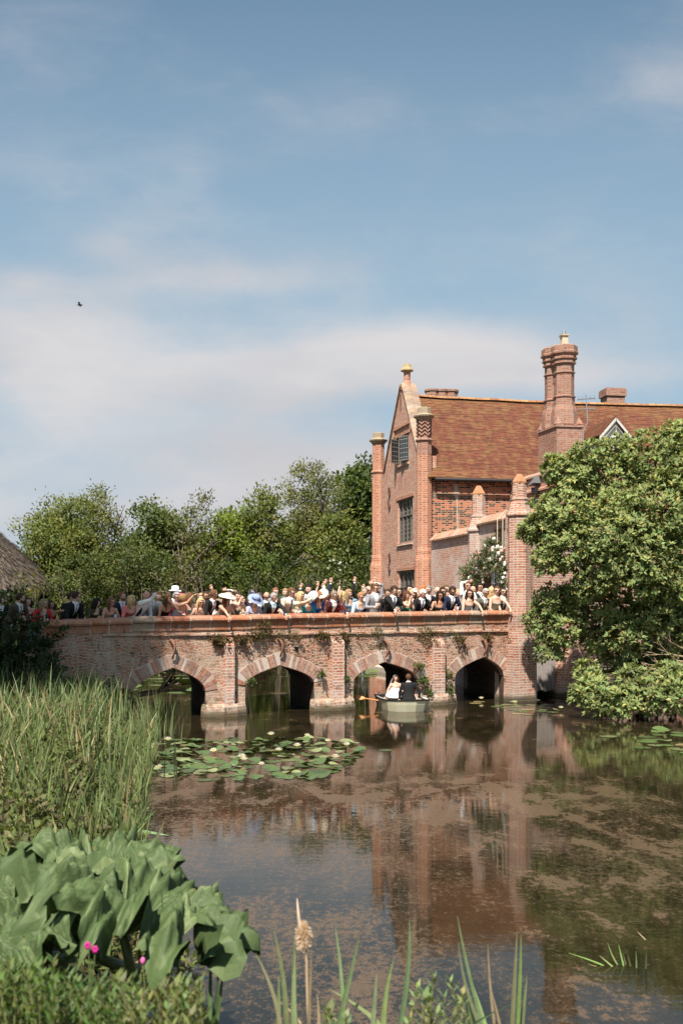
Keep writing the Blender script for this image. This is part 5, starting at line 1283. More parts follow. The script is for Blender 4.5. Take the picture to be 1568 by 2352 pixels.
st = sedge('bulrush clump with the fluffy seed head at the bottom centre', YB, [((672, 2420), (676, 2155), 0, 0), ((684, 2430), (678, 2190), -.01, 0), ((655, 2440), (628, 2135), .02, 0), ((645, 2430), (586, 2190), .03, 0), ((706, 2430), (715, 2180), 0, 1), ((722, 2430), (728, 2285), .01, 1), ((640, 2440), (640, 2240), 0, 0), ((700, 2420), (640, 2300), .04, 1)])
mb = MB(); mb.tube([P(712, 2420, YB), P(706, 2300, YB), P(704, 2210, YB), P(697, 2160, YB)], .005, 6); mb.build('stalk', cloth((.42, .30, .19)), st)
mb = MB(); mb.tube([P(703, 2185, YB), P(695, 2150, YB), P(686, 2110, YB), P(682, 2065, YB)], [.006, .011, .006, .0015], 7); fz = mb.build('seed_head', cloth((.52, .38, .27)), st, smooth=True)
n = 1500; c0 = P(694, 2150, YB); off = rnd_dirs(n) * (RNG.random((n, 1)) ** .5) * np.array([.021, .016, .050]); dd_ = unit(off + rnd_dirs(n) * .02)
link('fluff', leaves('fluff', np.array(c0)[None] + off + np.array([.004, 0, -.005]), dd_, rnd_dirs(n), .018, .004, np.tile((.66, .52, .42), (n, 1)) * (.8 + .4 * RNG.random((n, 1))), M['leaf']), st)
sedge('arching bulrush leaves right of the fluffy seed head', YB, [((760, 2430), (825, 2150), .0, 0), ((850, 2430), (865, 2235), .0, 0), ((900, 2430), (940, 2110), .02, 0), ((790, 2430), (770, 2130), .01, 0), ((900, 2440), (760, 2275), .07, 0), ((885, 2440), (905, 2200), -.02, 0), ((830, 2430), (750, 2330), .04, 1)])
sedge('tall crossing bulrush leaves at the bottom right of centre', YB + .3, [((1130, 2430), (1050, 2105), -.01, 0), ((1145, 2440), (1052, 2165), -.03, 0), ((1140, 2440), (1085, 2260), .0, 0), ((1172, 2430), (1187, 2140), 0, 0), ((1182, 2430), (1196, 2148), .005, 0), ((1190, 2440), (1210, 2240), 0, 0), ((1150, 2440), (1120, 2170), -.01, 1), ((1165, 2430), (1130, 2280), .0, 1), ((1060, 2440), (1190, 2300), -.09, 0), ((1100, 2440), (1070, 2270), .0, 0)])
sedge('bulrush leaves between gunnera and seed head', YB + .8, [((475, 2400), (430, 2210), .02, 0), ((480, 2400), (485, 2165), .0, 0), ((470, 2420), (500, 2190), .02, 0), ((440, 2400), (400, 2180), .0, 0), ((490, 2400), (515, 2220), 0, 0), ((455, 2400), (470, 2270), 0, 0), ((385, 2400), (352, 2110), .0, 0), ((430, 2400), (372, 2020), -.03, 0)], col=(.10, .15, .06))
sedge('short sedge blades behind the gunnera leaf at its top right', 6.6, [((320, 2010), (378, 1885), .0, 0), ((330, 2010), (345, 1945), .0, 0), ((345, 2020), (366, 1950), .0, 0), ((290, 2010), (320, 1960), 0, 0), ((230, 2020), (248, 1930), 0, 0)], wd=.03)
sedge('blades poking up left behind the gunnera', 6.0, [((95, 2030), (75, 1930), 0, 0), ((50, 2040), (15, 1940), 0, 0), ((130, 2030), (118, 1960), 0, 0), ((10, 2100), (60, 2020), .02, 0), ((60, 2200), (95, 2080), 0, 0)], wd=.03)
sedge('splayed sedge tuft floating in the scum at the lower right', 7.3, [((1430, 2245), (1305, 2190), .05, 0), ((1432, 2250), (1330, 2240), -.02, 0), ((1435, 2245), (1375, 2195), .0, 0), ((1440, 2247), (1395, 2165), -.02, 0), ((1445, 2245), (1430, 2190), 0, 1), ((1448, 2250), (1432, 2205), 0, 1), ((1436, 2250), (1392, 2275), .02, 0), ((1434, 2248), (1350, 2215), .02, 0), ((1438, 2248), (1420, 2170), .0, 0), ((1440, 2250), (1470, 2235), .0, 1), ((1433, 2250), (1360, 2262), .02, 0)], name='sedge_tuft', grp=None, wd=.013, col=(.24, .29, .11))
sedge('three thin upright sedge blades right of the floating tuft', 7.3, [((1462, 2250), (1460, 2185), 0, 0), ((1455, 2250), (1440, 2190), 0, 0), ((1482, 2240), (1484, 2180), 0, 0), ((1483, 2160), (1462, 2140), 0, 1)], name='sedge_tuft', grp=None, wd=.014)
sedge('sedge leaning out over the water beyond the reed bed', 11.0, [((262, 1950), (360, 1860), .0, 0), ((270, 1950), (345, 1830), .02, 0), ((280, 1960), (300, 1850), 0, 0), ((255, 1950), (270, 1800), 0, 0), ((300, 1905), (390, 1920), .0, 0)], wd=.035)

# gunnera: big lobed, ruffled leaves on thick ribbed stalks
def gunnera_leaf(mb, c, nrm, fwd, Rr, seed, cup=.35, ruffle=.068, droop=.42, col=(.052, .080, .028)):
    c = Vector(c); nrm = Vector(nrm).normalized(); fwd = Vector(fwd); fwd = (fwd - nrm * fwd.dot(nrm)).normalized(); sd = nrm.cross(fwd)
    nr, na = 26, 240; vs = []
    for j in range(nr + 1):
        f = j / nr
        for i in range(na):
            a = -PI + 2 * PI * i / na
            lobe = .80 + .20 * abs(math.cos(a * 5.5 + seed)) ** .7
            sub = 1 + .11 * math.sin(a * 19 + seed * 3) * f ** 2 + .075 * math.sin(a * 47 + seed) * f ** 3 + .04 * mnoise.noise(Vector((a * 9, f * 3, seed)))
            back = 1 - .55 * math.exp(-((abs(a) - PI) / .28) ** 2)
            r = Rr * f * (lobe ** (f * 1.6)) * sub * back
            z = cup * Rr * (1 - (1 - min(1, f / .72)) ** 1.5) - .95 * Rr * max(0, f - .66) ** 1.25
            z += ruffle * Rr * f ** 2 * math.sin(a * 11 + seed) * 1.7 + ruffle * 1.5 * Rr * f ** 3 * math.sin(a * 18 + seed * 2) + .10 * Rr * f ** 4 * math.sin(a * 37 + seed + 3 * math.sin(a * 5))
            z += .05 * Rr * abs(math.sin(a * 7 + .5)) ** .5 * f * (1 - f * .3) + .075 * Rr * mnoise.noise(Vector((r * 30 * math.cos(a), r * 30 * math.sin(a), seed))) * (.3 + f) + .035 * Rr * f ** 2 * math.sin(a * 29 + 6 * f + seed) + .24 * Rr * f * mnoise.noise(Vector((r * 9 * math.cos(a), r * 9 * math.sin(a), seed)))
            vs.append(c + fwd * (r * math.cos(a)) + sd * (r * math.sin(a)) + nrm * z)
    fs = []
    for j in range(nr):
        for i in range(na): fs.append((j * na + i, j * na + (i + 1) % na, (j + 1) * na + (i + 1) % na, (j + 1) * na + i))
    cols_ = []
    for j in range(nr):
        f = (j + .5) / nr
        for i in range(na):
            a = -PI + 2 * PI * (i + .5) / na; rib = math.exp(-(math.sin(a * 5.5 + seed + PI / 2) / (.10 + .03 / (f + .1))) ** 2); sec = math.exp(-(math.sin((f * 26 + abs(math.sin(a * 5.5 + seed + PI / 2)) * 9)) / .35) ** 2) * .45
            k = min(1, .8 * rib + sec * (f > .15)); tn_ = .85 + .35 * f; cols_.append(tuple(col[q] * tn_ * (1 - k) + (.15, .185, .08)[q] * k for q in range(3)))
    mb.add(vs, fs, 0, col); mb.c[-len(fs):] = cols_
root = thing('gunnera_plant', 'giant rhubarb like plant with huge crinkled leaves at the bottom left', 'gunnera', (-1.3, 4.6, .9))
gl = [((285, 2150), 4.6, (.34, .12, 1), (1, -.3, 0), .56, 1.0, .42), ((120, 2130), 5.0, (-.12, .05, 1), (-.2, -1, 0), .44, 2.2, .45), ((30, 2230), 4.3, (-.25, -.1, 1), (-.6, -1, 0), .38, 3.7, .4),
      ((-60, 2140), 5.2, (-.2, .0, 1), (-1, 0, 0), .44, 4.4, .4), ((-90, 2280), 4.4, (-.2, -.1, 1), (-1, -.5, 0), .42, 5.2, .5), ((225, 2040), 5.5, (.1, .05, 1), (.2, 1, 0), .46, 6.4, .45), ((15, 2050), 5.7, (0, .0, 1), (0, 1, 0), .38, 7.1, .4)]
M['gunnera'] = gunn = None
m, t, o = newmat('gunnera_leaf'); p_ = pos(t)
c_ = nd(t, 'ShaderNodeVertexColor', layer_name='Col').outputs[0]
n1 = noise(t, p_, 38, 4, .65); n2 = noise(t, p_, 9, 4, .6); vor = nd(t, 'ShaderNodeTexVoronoi', {'Vector': p_, 'Scale': 75.0}, feature='DISTANCE_TO_EDGE').outputs[0]
c_ = nd(t, 'ShaderNodeVectorMath', {0: c_, 'Scale': mth(t, 'ADD', .55, mth(t, 'ADD', mth(t, 'MULTIPLY', n2, .6), mth(t, 'MULTIPLY', n1, .3)))}, operation='SCALE').outputs[0]
c_ = mix(t, mth(t, 'MULTIPLY', mth(t, 'SUBTRACT', 1.0, sstep(t, vor, .0, .08)), .12), c_, (.12, .16, .06))
c_ = mix(t, mth(t, 'MULTIPLY', sstep(t, noise(t, mapping(t, p_, loc=(3, 1, 2)), 14, 5, .7), .62, .70), .6), c_, (.20, .15, .07))
hh_ = mth(t, 'ADD', mth(t, 'MULTIPLY', sstep(t, vor, 0, .25), .8), mth(t, 'MULTIPLY', n1, .6))
ps_ = nd(t, 'ShaderNodeBsdfPrincipled', {'Base Color': c_, 'Roughness': .62, 'Specular IOR Level': .25, 'Normal': bumpn(t, n1, .5, .006)}); tr_ = nd(t, 'ShaderNodeBsdfTranslucent', {0: mix(t, 1.0, c_, (1.1, 1.2, .4), 'MULTIPLY')})
t.links.new(nd(t, 'ShaderNodeMixShader', {0: .04, 1: ps_.outputs[0], 2: tr_.outputs[0]}).outputs[0], o.inputs[0]); M['gunnera'] = m
for (xy, Y, nrm, fw, rr, sd_, cp_) in gl:
    c = P(xy[0], xy[1], Y); mb = MB(); gunnera_leaf(mb, c, nrm, fw, rr, sd_, cup=cp_); lf = mb.build('leaf', M['gunnera'], root, smooth=True, uv=False, col=True)
    bs = Vector((-1.25 + .25 * math.sin(sd_), Y + .15, .75)); mb = MB(); mb.tube([bs, bs.lerp(c, .5) + Vector((.05, 0, -.06)), c + Vector(nrm).normalized() * -.01], [.035, .028, .02], 8, 0, (.14, .17, .06)); mb.build('stalk', M['pad'], root, smooth=True, uv=False, col=True)
# leafy weeds at the very front, willowherb with pink flowers among them
def weedy(label, xs, Y, ytop, n, col, name='leafy_weed', hh=.30, ln=.042, wd=.014, per=26, grp='weeds on the near bank', z0=None):
    X0 = ((xs[0] + xs[1]) / 2 - 784) / F * Y; root = thing(name, label, 'weed', (X0, Y, 1.0), grp)
    pp, dd, cc, st = [], [], [], MB()
    for i in range(n):
        x = random.uniform(*xs); y = ytop + random.uniform(-45, 60); Yd = Y + random.uniform(-.25, .25); tp = P(x, y, Yd); b = tp + Vector((random.gauss(0, .04), random.gauss(0, .04), -hh))
        st.tube([b, b.lerp(tp, .5) + Vector((.01, 0, 0)), tp], [.004, .003, .0015], 4, 0, (.2, .2, .09)); tone = random.uniform(.7, 1.25)
        for k in range(per):
            f = (k + .5) / per; a = k * 2.4; c = b.lerp(tp, f); d = Vector((math.cos(a), math.sin(a), .75 + .4 * f)); pp.append(c); dd.append(d); cc.append([q * tone * (.8 + .4 * random.random()) * (1 + .35 * f) for q in col])
    pp, dd, cc = np.array(pp), np.array(dd), np.array(cc); m_ = len(pp)
    st.build('stems', M['reed'], root, uv=False, col=True)
    link('leaves', leaves('leaves', pp, dd, unit(np.array([0, 0, 1.0]) + rnd_dirs(m_) * .3), ln * (.7 + .6 * RNG.random(m_)), wd * (.7 + .6 * RNG.random(m_)), cc, M['leaf']), root)
    return root
weedy('dense bright leafy weeds in the bottom left corner', (-30, 130), 3.3, 2235, 60, (.085, .125, .035), hh=.36)
weedy('leafy weeds in front of the gunnera stalks', (110, 280), 3.2, 2285, 60, (.08, .12, .035), hh=.3)
weedy('yellowish leafy weeds at the bottom left of centre', (270, 460), 3.1, 2290, 55, (.13, .155, .055), hh=.3)
weedy('low leafy weeds behind, beside the gunnera stalk', (-20, 320), 3.9, 2270, 60, (.06, .10, .03), hh=.3)
weedy('few budding weed stems just right of the seed head', (735, 800), 3.3, 2330, 8, (.15, .19, .075), hh=.3)
weedy('budding weed stems at the bottom under the seed head', (945, 1075), 3.3, 2285, 10, (.17, .215, .085), hh=.3, wd=.016)
root = thing('willowherb', 'pink flowering stem in front of the dark gunnera underside', 'wildflower', tuple(P(205, 2300, 3.6)))
mb = MB()
for (x, y) in ((204, 2175), (219, 2183), (210, 2205)): mb.tube([P(205, 2320, 3.6), P((x + 205) / 2, 2250, 3.6), P(x, y, 3.6)], [.003, .0025, .002], 5)
mb.build('stem', cloth((.10, .14, .05)), root)
for (x, y) in ((202, 2172), (219, 2181)):
    mb = MB(); c = P(x, y, 3.6)
    for k in range(6): a = k * 1.05; mb.ell(c + Vector((math.cos(a) * .007, -.004, math.sin(a) * .007)), (.006, .004, .008), 7, 5)
    mb.build('flower', cloth((.45, .03, .20), .6), root, smooth=True)
root = thing('willowherb', 'single faint pink flower right of the gunnera stalk', 'wildflower', tuple(P(335, 2300, 3.6)))
mb = MB(); mb.tube([P(335, 2320, 3.6), P(332, 2260, 3.6), P(328, 2215, 3.6)], .003, 5); mb.build('stem', cloth((.10, .14, .05)), root)
mb = MB(); mb.ell(P(328, 2208, 3.6), (.010, .008, .014), 7, 5); mb.build('flower', cloth((.55, .12, .30), .6), root, smooth=True)
# driftwood snag inside the first arch
root = thing('driftwood', 'dead branch snagged in the water inside the first arch', 'branch', tuple(P(345, 1600, 23.5)))
mb = MB(); tips = []; st = random.getstate(); random.seed(11); 
for k in range(3): branch_rec(mb, P(318, 1596, 24 + k * .4), (1, random.uniform(-.3, .3), .22), .55, .07, 2, tips, .7, 0, 6)
random.setstate(st); mb.build('limb', plain('dead_wood', (.33, .24, .16), .85), root)
# bird in the sky
root = P(183, 700, 60); mb = MB()
bx = root
mb.rings([[bx + Vector((x, r * math.cos(a), r * math.sin(a))) for a in [k * PI / 3 for k in range(6)]] for x, r in ((-.18, .01), (-.1, .04), (0, .055), (.1, .045), (.16, .025), (.2, .005))])
for s in (-1, 1): mb.rings([[bx + Vector((-.05, 0, 0)), bx + Vector((.07, 0, 0)), bx + Vector((.06, 0, .012))], [bx + Vector((-.06, s * .22, .10)), bx + Vector((.05, s * .22, .11)), bx + Vector((.04, s * .22, .12))], [bx + Vector((-.12, s * .5, .02)), bx + Vector((-.08, s * .5, .02)), bx + Vector((-.09, s * .5, .025))]])
tag(mb.build('bird', cloth((.08, .06, .05))), 'small dark bird flying in the upper left sky', 'bird')
# ------------------------------------------------------------ people: one welded skin surface per body, clothes and hair as its parts
PENDING = []
def remesh_many(items, voxel):
    """items: list of MB -> list of mesh data (verts, quads) after a voxel union"""
    obs = []
    for mb in items:
        me = D.meshes.new('tmp'); me.from_pydata(mb.v, [], mb.f); o = D.objects.new('tmp', me); COL.objects.link(o)
        m_ = o.modifiers.new('r', 'REMESH'); m_.mode = 'VOXEL'; m_.voxel_size = voxel; m_.adaptivity = 0
        s_ = o.modifiers.new('s', 'SMOOTH'); s_.factor = .5; s_.iterations = 2; obs.append(o)
    dg = bpy.context.evaluated_depsgraph_get(); res = []
    for o in obs:
        ev = o.evaluated_get(dg); me = ev.to_mesh()
        v = np.empty(len(me.vertices) * 3); me.vertices.foreach_get('co', v)
        fs = [tuple(p.vertices) for p in me.polygons]; res.append((v.reshape(-1, 3), fs)); ev.to_mesh_clear()
    for o in obs: me = o.data; D.objects.remove(o); D.meshes.remove(me)
    return res
def submesh(name, v, fs, mat, parent, smooth=True):
    if not fs: return None
    used = sorted({i for f in fs for i in f}); mp = {k: i for i, k in enumerate(used)}
    me = D.meshes.new(name); me.from_pydata([tuple(v[k]) for k in used], [], [[mp[i] for i in f] for f in fs]); me.materials.append(mat)
    if smooth: me.polygons.foreach_set('use_smooth', [True] * len(fs))
    me.update(); return link(name, me, parent)
def ell_ring(c, ax, ay, n=14):
    return [c + ax * math.cos(2 * PI * i / n) + ay * math.sin(2 * PI * i / n) for i in range(n)]
class Fig:
    """body frame: a to the picture's right when facing the camera, f forward, up"""
    def __init__(s, foot, f, H, lean, yaw=0.0, nod=0.0, sit=False, twist=0.0, hw=1.0):
        s.foot = Vector(foot); s.f = Vector((f[0], f[1], 0)).normalized(); s.a = Vector((-s.f.y, s.f.x, 0)); s.up = Vector((0, 0, 1)); s.H = H; s.th = lean; s.sit = sit; s.hw = hw
        s.hip = s.foot + s.up * (.52 * H if not sit else 0.0)
        s.sp = s.up * math.cos(lean) + s.f * math.sin(lean); s.ch = s.f * math.cos(lean) - s.up * math.sin(lean)
        s.neck = s.hip + s.sp * .315 * H
        hd = (s.up * math.cos(lean * .35) + s.f * math.sin(lean * .35)).normalized()
        s.hup0 = hd
        s.hc = s.neck + s.sp * .012 * H + hd * .086 * H
        # head frame
        hf = (s.f - hd * s.f.dot(hd)).normalized(); hf = Matrix.Rotation(yaw, 3, hd) @ hf; hs = hd.cross(hf) * -1
        hf2 = Matrix.Rotation(-nod, 3, hs) @ hf; hu = Matrix.Rotation(-nod, 3, hs) @ hd
        s.HM = Matrix((hs, hf2, hu)).transposed(); s.hr = H * .0685
    def T(s, a, l, b): return s.hip + s.a * a * s.H + s.sp * l * s.H + s.ch * b * s.H     # torso space in units of stature
    def head(s, x, y, z): return s.hc + s.HM @ Vector((x, y, z)) * s.hr                    # in units of half a head height
    def shoulder(s, sg): return s.T(sg * .105 * s.hw, .285, 0)
def two_bone(S, Tg, l1, l2, pole):
    d = Tg - S; L = min(d.length, (l1 + l2) * .985); d = d.normalized(); Tg = S + d * L
    x = (l1 * l1 - l2 * l2 + L * L) / (2 * L); h = math.sqrt(max(0, l1 * l1 - x * x)); p = pole - d * pole.dot(d)
    if p.length < 1e-4: p = Vector((0, 0, -1))
    return S + d * x + p.normalized() * h, Tg
def torso_rings(F_, g=0.0, l0=-.06, l1=.33, fem=False):
    pr = [(-.09, .088, .062), (-.03, .098, .068), (.03, .092, .062), (.10, .078 if fem else .086, .054), (.17, .088, .060), (.235, .100, .066), (.278, .112, .058), (.303, .088, .048), (.322, .050, .040), (.342, .040, .038)]
    out_ = []
    for l, wx, wy in pr:
        if l < l0 - .001 or l > l1 + .001: continue
        wx *= F_.hw
        c = F_.T(0, l, .012 if (fem and abs(l - .22) < .03) else 0); g = g if l < .3 else g * .35
        out_.append(ell_ring(c, F_.a * (wx * F_.H + g), F_.ch * ((wy + (.012 if fem and abs(l - .22) < .03 else 0)) * F_.H + g)))
    return out_
def hand_mesh(mb, w_, d, palm_n, s=1.0, curl=.3, spread=.12):
    """w_: wrist, d: direction of the fingers, palm_n: palm normal"""
    d = d.normalized(); n = (palm_n - d * palm_n.dot(d)).normalized(); sd = d.cross(n)
    mb.rings([ell_ring(w_ + d * x * s, sd * wx * s, n * .013 * s, 8) for x, wx in ((-.012, .024), (.02, .034), (.06, .041), (.088, .038))], True)
    for k, (o, L) in enumerate(((-.030, .066), (-.010, .076), (.011, .071), (.030, .056))):
        dd = (d + sd * o * 2.6 * spread * 10 * .35).normalized(); p0 = w_ + d * .078 * s + sd * o * s
        p1 = p0 + (dd * math.cos(curl * .5) + n * math.sin(curl * .5)) * L * .5 * s; p2 = p1 + (dd * math.cos(curl * 1.6) + n * math.sin(curl * 1.6)) * L * .5 * s
        mb.tube([p0, p1, p2], [.0095 * s, .0088 * s, .007 * s], 6)
    t0 = w_ + d * .022 * s - sd * .026 * s; t1 = t0 + (d * .6 - sd * .7 + n * .2).normalized() * .038 * s; mb.tube([t0, t1, t1 + (d * .9 - sd * .2 + n * .3).normalized() * .030 * s], [.013 * s, .011 * s, .008 * s], 6)
def person(label, F_, top='suit', col=(.02, .02, .022), shirt=(.7, .68, .66), tie=None, skin='pale', hair=('short', (.05, .03, .02)), hat=None, shades=False, arms=None, bottom=None, fem=False, beard=None, vest=None, group='wedding guests on the bridge', flower=None, voxel=.015, glasses=None, legs=True, cat='person', sleeves=None):
    H = F_.H; root = thing('person', label, cat, tuple(F_.foot), group)
    body, clo = MB(), MB(); arms = arms or {}
    body.rings(torso_rings(F_, -.004, fem=fem), True)
    body.tube([F_.T(0, .30, 0), F_.hc + F_.HM @ Vector((0, -.15, -.55)) * F_.hr], [.034 * H, .031 * H], 10)
    hr = F_.hr
    body.ell(F_.head(0, -.08, .12), (hr * .70, hr * .84, hr * .86), 14, 10, F_.HM); body.ell(F_.head(0, .14, -.38), (hr * .52, hr * .58, hr * .60), 12, 8, F_.HM)
    body.ell(F_.head(0, .70, -.10), (hr * .13, hr * .22, hr * .24), 8, 6, F_.HM)
    for sg in (-1, 1): body.ell(F_.head(sg * .72, -.08, -.02), (hr * .10, hr * .15, hr * .24), 8, 6, F_.HM)
    for sg in (-1, 1): body.ell(F_.head(sg * .28, .48, -.20), (hr * .24, hr * .25, hr * .22), 8, 6, F_.HM)
    sleeve = sleeves if sleeves is not None else top in ('suit', 'shirt', 'sleeved', 'waistcoat')
    hands = MB()
    for key, sg in (('L', -1), ('R', 1)):
        sh = F_.shoulder(sg); spec = arms.get(key, 'rest'); l1, l2 = .172 * H, .150 * H; pn = -F_.f; curl = .7
        if isinstance(spec, str):
            if spec == 'rest': tg = F_.T(sg * .075, .06, .20); pole = F_.a * sg * .7 - F_.up; fd = -F_.a * sg + F_.f * .5
            elif spec == 'down': tg = sh - F_.up * .28 * H + F_.a * sg * .02; pole = -F_.f; fd = -F_.up
            elif spec == 'over':
                ov = (sh - B0).dot(Vector((-NX, -NY, 0))); reach = ov + .26; tg = sh + F_.f * reach - F_.up * .19 * H; pole = F_.up * .6 + F_.f + F_.a * sg * .2; fd = -F_.up + F_.f * .2; curl = .35
            elif spec == 'up': tg = sh + F_.up * .27 * H + F_.a * sg * .07 * H + F_.f * .04 * H; pole = F_.a * sg; fd = F_.up; pn = F_.f; curl = .15
            elif spec == 'hold': tg = F_.T(sg * .05, .17, .17); pole = F_.a * sg * .5 - F_.up; fd = -F_.a * sg * .4 + F_.up * .5 + F_.f * .3
            elif spec == 'face': tg = F_.head(sg * .3, .9, -.6); pole = F_.a * sg - F_.up; fd = F_.up * .5 - F_.a * sg * .4
            elif spec == 'head': tg = F_.head(sg * .5, -.3, 1.0); pole = F_.a * sg + F_.up * .3; fd = -F_.a * sg + F_.up * .2
            elif spec == 'outR': tg = sh + Vector((1, 0, 0)) * .30 * H + F_.up * .10 * H; pole = -F_.up; fd = Vector((1, 0, .25)); curl = .2; pn = Vector((0, 0, -1))
            elif spec == 'outR_high': tg = sh + Vector((1, 0, 0)) * .26 * H + F_.up * .17 * H; pole = -F_.up; fd = Vector((1, 0, .3)); curl = .2; pn = Vector((0, 0, -1))
            elif spec == 'up_out': tg = sh + F_.up * .20 * H + F_.a * sg * .17 * H; pole = F_.a * sg - F_.up; fd = F_.up + F_.a * sg * .4; pn = F_.f; curl = .2
        else: tg, pole, fd = spec[0], spec[1], spec[2]; curl = spec[3] if len(spec) > 3 else .5
        el, wr_ = two_bone(sh, Vector(tg), l1, l2, Vector(pole))
        body.tube([F_.T(sg * .07, .275, 0), sh, sh.lerp(el, .5), el, el.lerp(wr_, .35), wr_], [.028 * H, .030 * H, .0265 * H, .022 * H, .0215 * H, .0145 * H], 9)
        hand_mesh(hands, wr_ + (wr_ - el).normalized() * .004, Vector(fd) if Vector(fd).length > .1 else (wr_ - el), Vector(pn), H / 1.75, curl)
        if sleeve:
            e = el.lerp(wr_, .88 if top != 'shirt_roll' else .1)
            clo.tube([F_.T(sg * .06, .28, 0), sh + F_.up * .004, sh.lerp(el, .5), el, e], [.036 * H, .041 * H, .035 * H, .031 * H, .024 * H], 9)
            if top == 'suit': cm_ = MB(); cm_.tube([el.lerp(wr_, .86), el.lerp(wr_, .97)], [.019 * H, .019 * H], 8); cm_.build('cuff', cloth(shirt), root, smooth=True)
    if legs:
        if not F_.sit:
            for sg in (-1, 1):
                k0 = F_.hip + F_.a * sg * .05 * H; ft = F_.foot + F_.a * sg * .055 * H
                body.tube([k0, k0.lerp(ft, .48) + F_.f * .01, ft + F_.up * .05 * H], [.052 * H, .034 * H, .02 * H], 8); body.ell(ft + F_.f * .04 * H + F_.up * .02 * H, (.028 * H, .06 * H, .02 * H), 8, 5, Matrix((F_.a, F_.f, F_.up)).transposed())
    PENDING.append(dict(root=root, F=F_, body=body, hands=hands, clo=clo, top=top, col=col, shirt=shirt, tie=tie, skin=skin, fem=fem, vest=vest, voxel=voxel, sleeve=sleeve))
    # clothed torso
    g = .014 if top != 'bare' else .006
    clo.rings(torso_rings(F_, g + (.008 if top == 'suit' else 0), l1=.342 if top in ('suit', 'shirt', 'waistcoat') else .305 if top == 'sleeved' else (.275 if top == 'dress' else .238), fem=fem), True)
    if not F_.sit and legs:
        lo = MB(); bc = bottom or (col if fem else ((.03, .03, .035) if top != 'suit' else col))
        if fem: lo.rings([ell_ring(F_.hip + F_.up * dz * H + F_.f * 0, F_.a * w1 * H, F_.f * w2 * H) for dz, w1, w2 in ((-.30, .15, .12), (-.15, .125, .10), (-.02, .105, .08), (.05, .09, .068))], True); lo.build('skirt', cloth(bc), root, smooth=True)
        else:
            for sg in (-1, 1):
                l_ = MB(); k0 = F_.hip + F_.a * sg * .048 * H + F_.up * .03; ft = F_.foot + F_.a * sg * .055 * H
                l_.tube([k0, k0.lerp(ft, .48) + F_.f * .01, ft + F_.up * .03 * H], [.060 * H, .045 * H, .036 * H], 9); l_.build('trouser_leg', cloth(bc), root, smooth=True)
    # face
    fz = MB()
    if shades:
        for sg in (-1, 1): fz.ell(F_.head(sg * .30, .66, .08), (hr * .25, hr * .10, hr * .18), 8, 6, F_.HM)
        fz.tube([F_.head(-.74, -.05, .12), F_.head(-.62, .45, .14), F_.head(-.3, .78, .15), F_.head(.3, .78, .15), F_.head(.62, .45, .14), F_.head(.74, -.05, .12)], .0035, 4)
        fz.build('sunglasses', M['lens'], root, smooth=True)
    else:
        for sg in (-1, 1):
            e_ = MB(); e_.ell(F_.head(sg * .28, .665, .07), (hr * .10, hr * .06, hr * .055), 7, 5, F_.HM); e_.build('eye', M['eye'], root, smooth=True)
        b_ = MB()
        for sg in (-1, 1): b_.tube([F_.head(sg * .14, .73, .21), F_.head(sg * .30, .72, .25), F_.head(sg * .44, .60, .20)], hr * .035, 4)
        b_.build('eyebrows', cloth(tuple(x * .8 for x in (hair[1] or (.2, .12, .08)))), root)
        if glasses:
            for sg in (-1, 1): fz.tube([F_.head(sg * .30 + .2 * math.cos(a), .78, .06 + .15 * math.sin(a)) for a in [i * PI / 4 for i in range(9)]], .002, 4)
            fz.build('glasses', M['gutter'], root)
    m_ = MB(); m_.ell(F_.head(0, .66, -.46), (hr * .20, hr * .07, hr * .07), 8, 5, F_.HM); m_.build('mouth', M['lips'], root, smooth=True)
    if beard:
        q = MB()
        for j in range(9): a = -PI * .5 + PI * j / 8; q.ell(F_.head(.50 * math.sin(a), .16 + .42 * math.cos(a), -.55 - .12 * math.cos(a)), (hr * .20, hr * .18, hr * .24), 7, 5, F_.HM)
        q.build('beard', cloth(beard, .9), root, smooth=True)
    # hair
    kind, hc_ = hair; hm = cloth(hc_ or (.2, .1, .05), .7); h_ = MB()
    if kind != 'bald':
        n, m = 18, 10; grow = {'short': 1.10, 'grey': 1.08, 'curly': 1.22, 'long': 1.14, 'up': 1.12, 'wavy': 1.2}.get(kind, 1.12); rs = random.Random(label)
        vs = []; idx = {}
        for j in range(m + 1):
            ph = -.75 + (PI / 2 + .75) * j / m
            for i in range(n):
                th = 2 * PI * i / n; x, y, z = math.cos(ph) * math.cos(th), math.cos(ph) * math.sin(th), math.sin(ph)
                k = grow * (1 + (.10 if kind in ('curly', 'wavy') else .045) * mnoise.noise(Vector((x * 3, y * 3, z * 3 + len(label)))))
                idx[(j, i)] = len(vs); vs.append(F_.head(x * .74 * k, -.10 + y * .88 * k, .16 + z * .86 * k))
        fs = []
        for j in range(m):
            for i in range(n):
                th = 2 * PI * (i + .5) / n; ph = -.75 + (PI / 2 + .75) * (j + .5) / m; y, z = math.cos(ph) * math.sin(th), math.sin(ph)
                lim = .52 if kind != 'grey' else .62
                if y > .25 and z < lim: continue
                if y > -.15 and z < -.15 and kind in ('short', 'grey', 'up', 'curly'): continue
                fs.append((idx[(j, i)], idx[(j, (i + 1) % n)], idx[(j + 1, (i + 1) % n)], idx[(j + 1, i)]))
        h_.add(vs, fs)
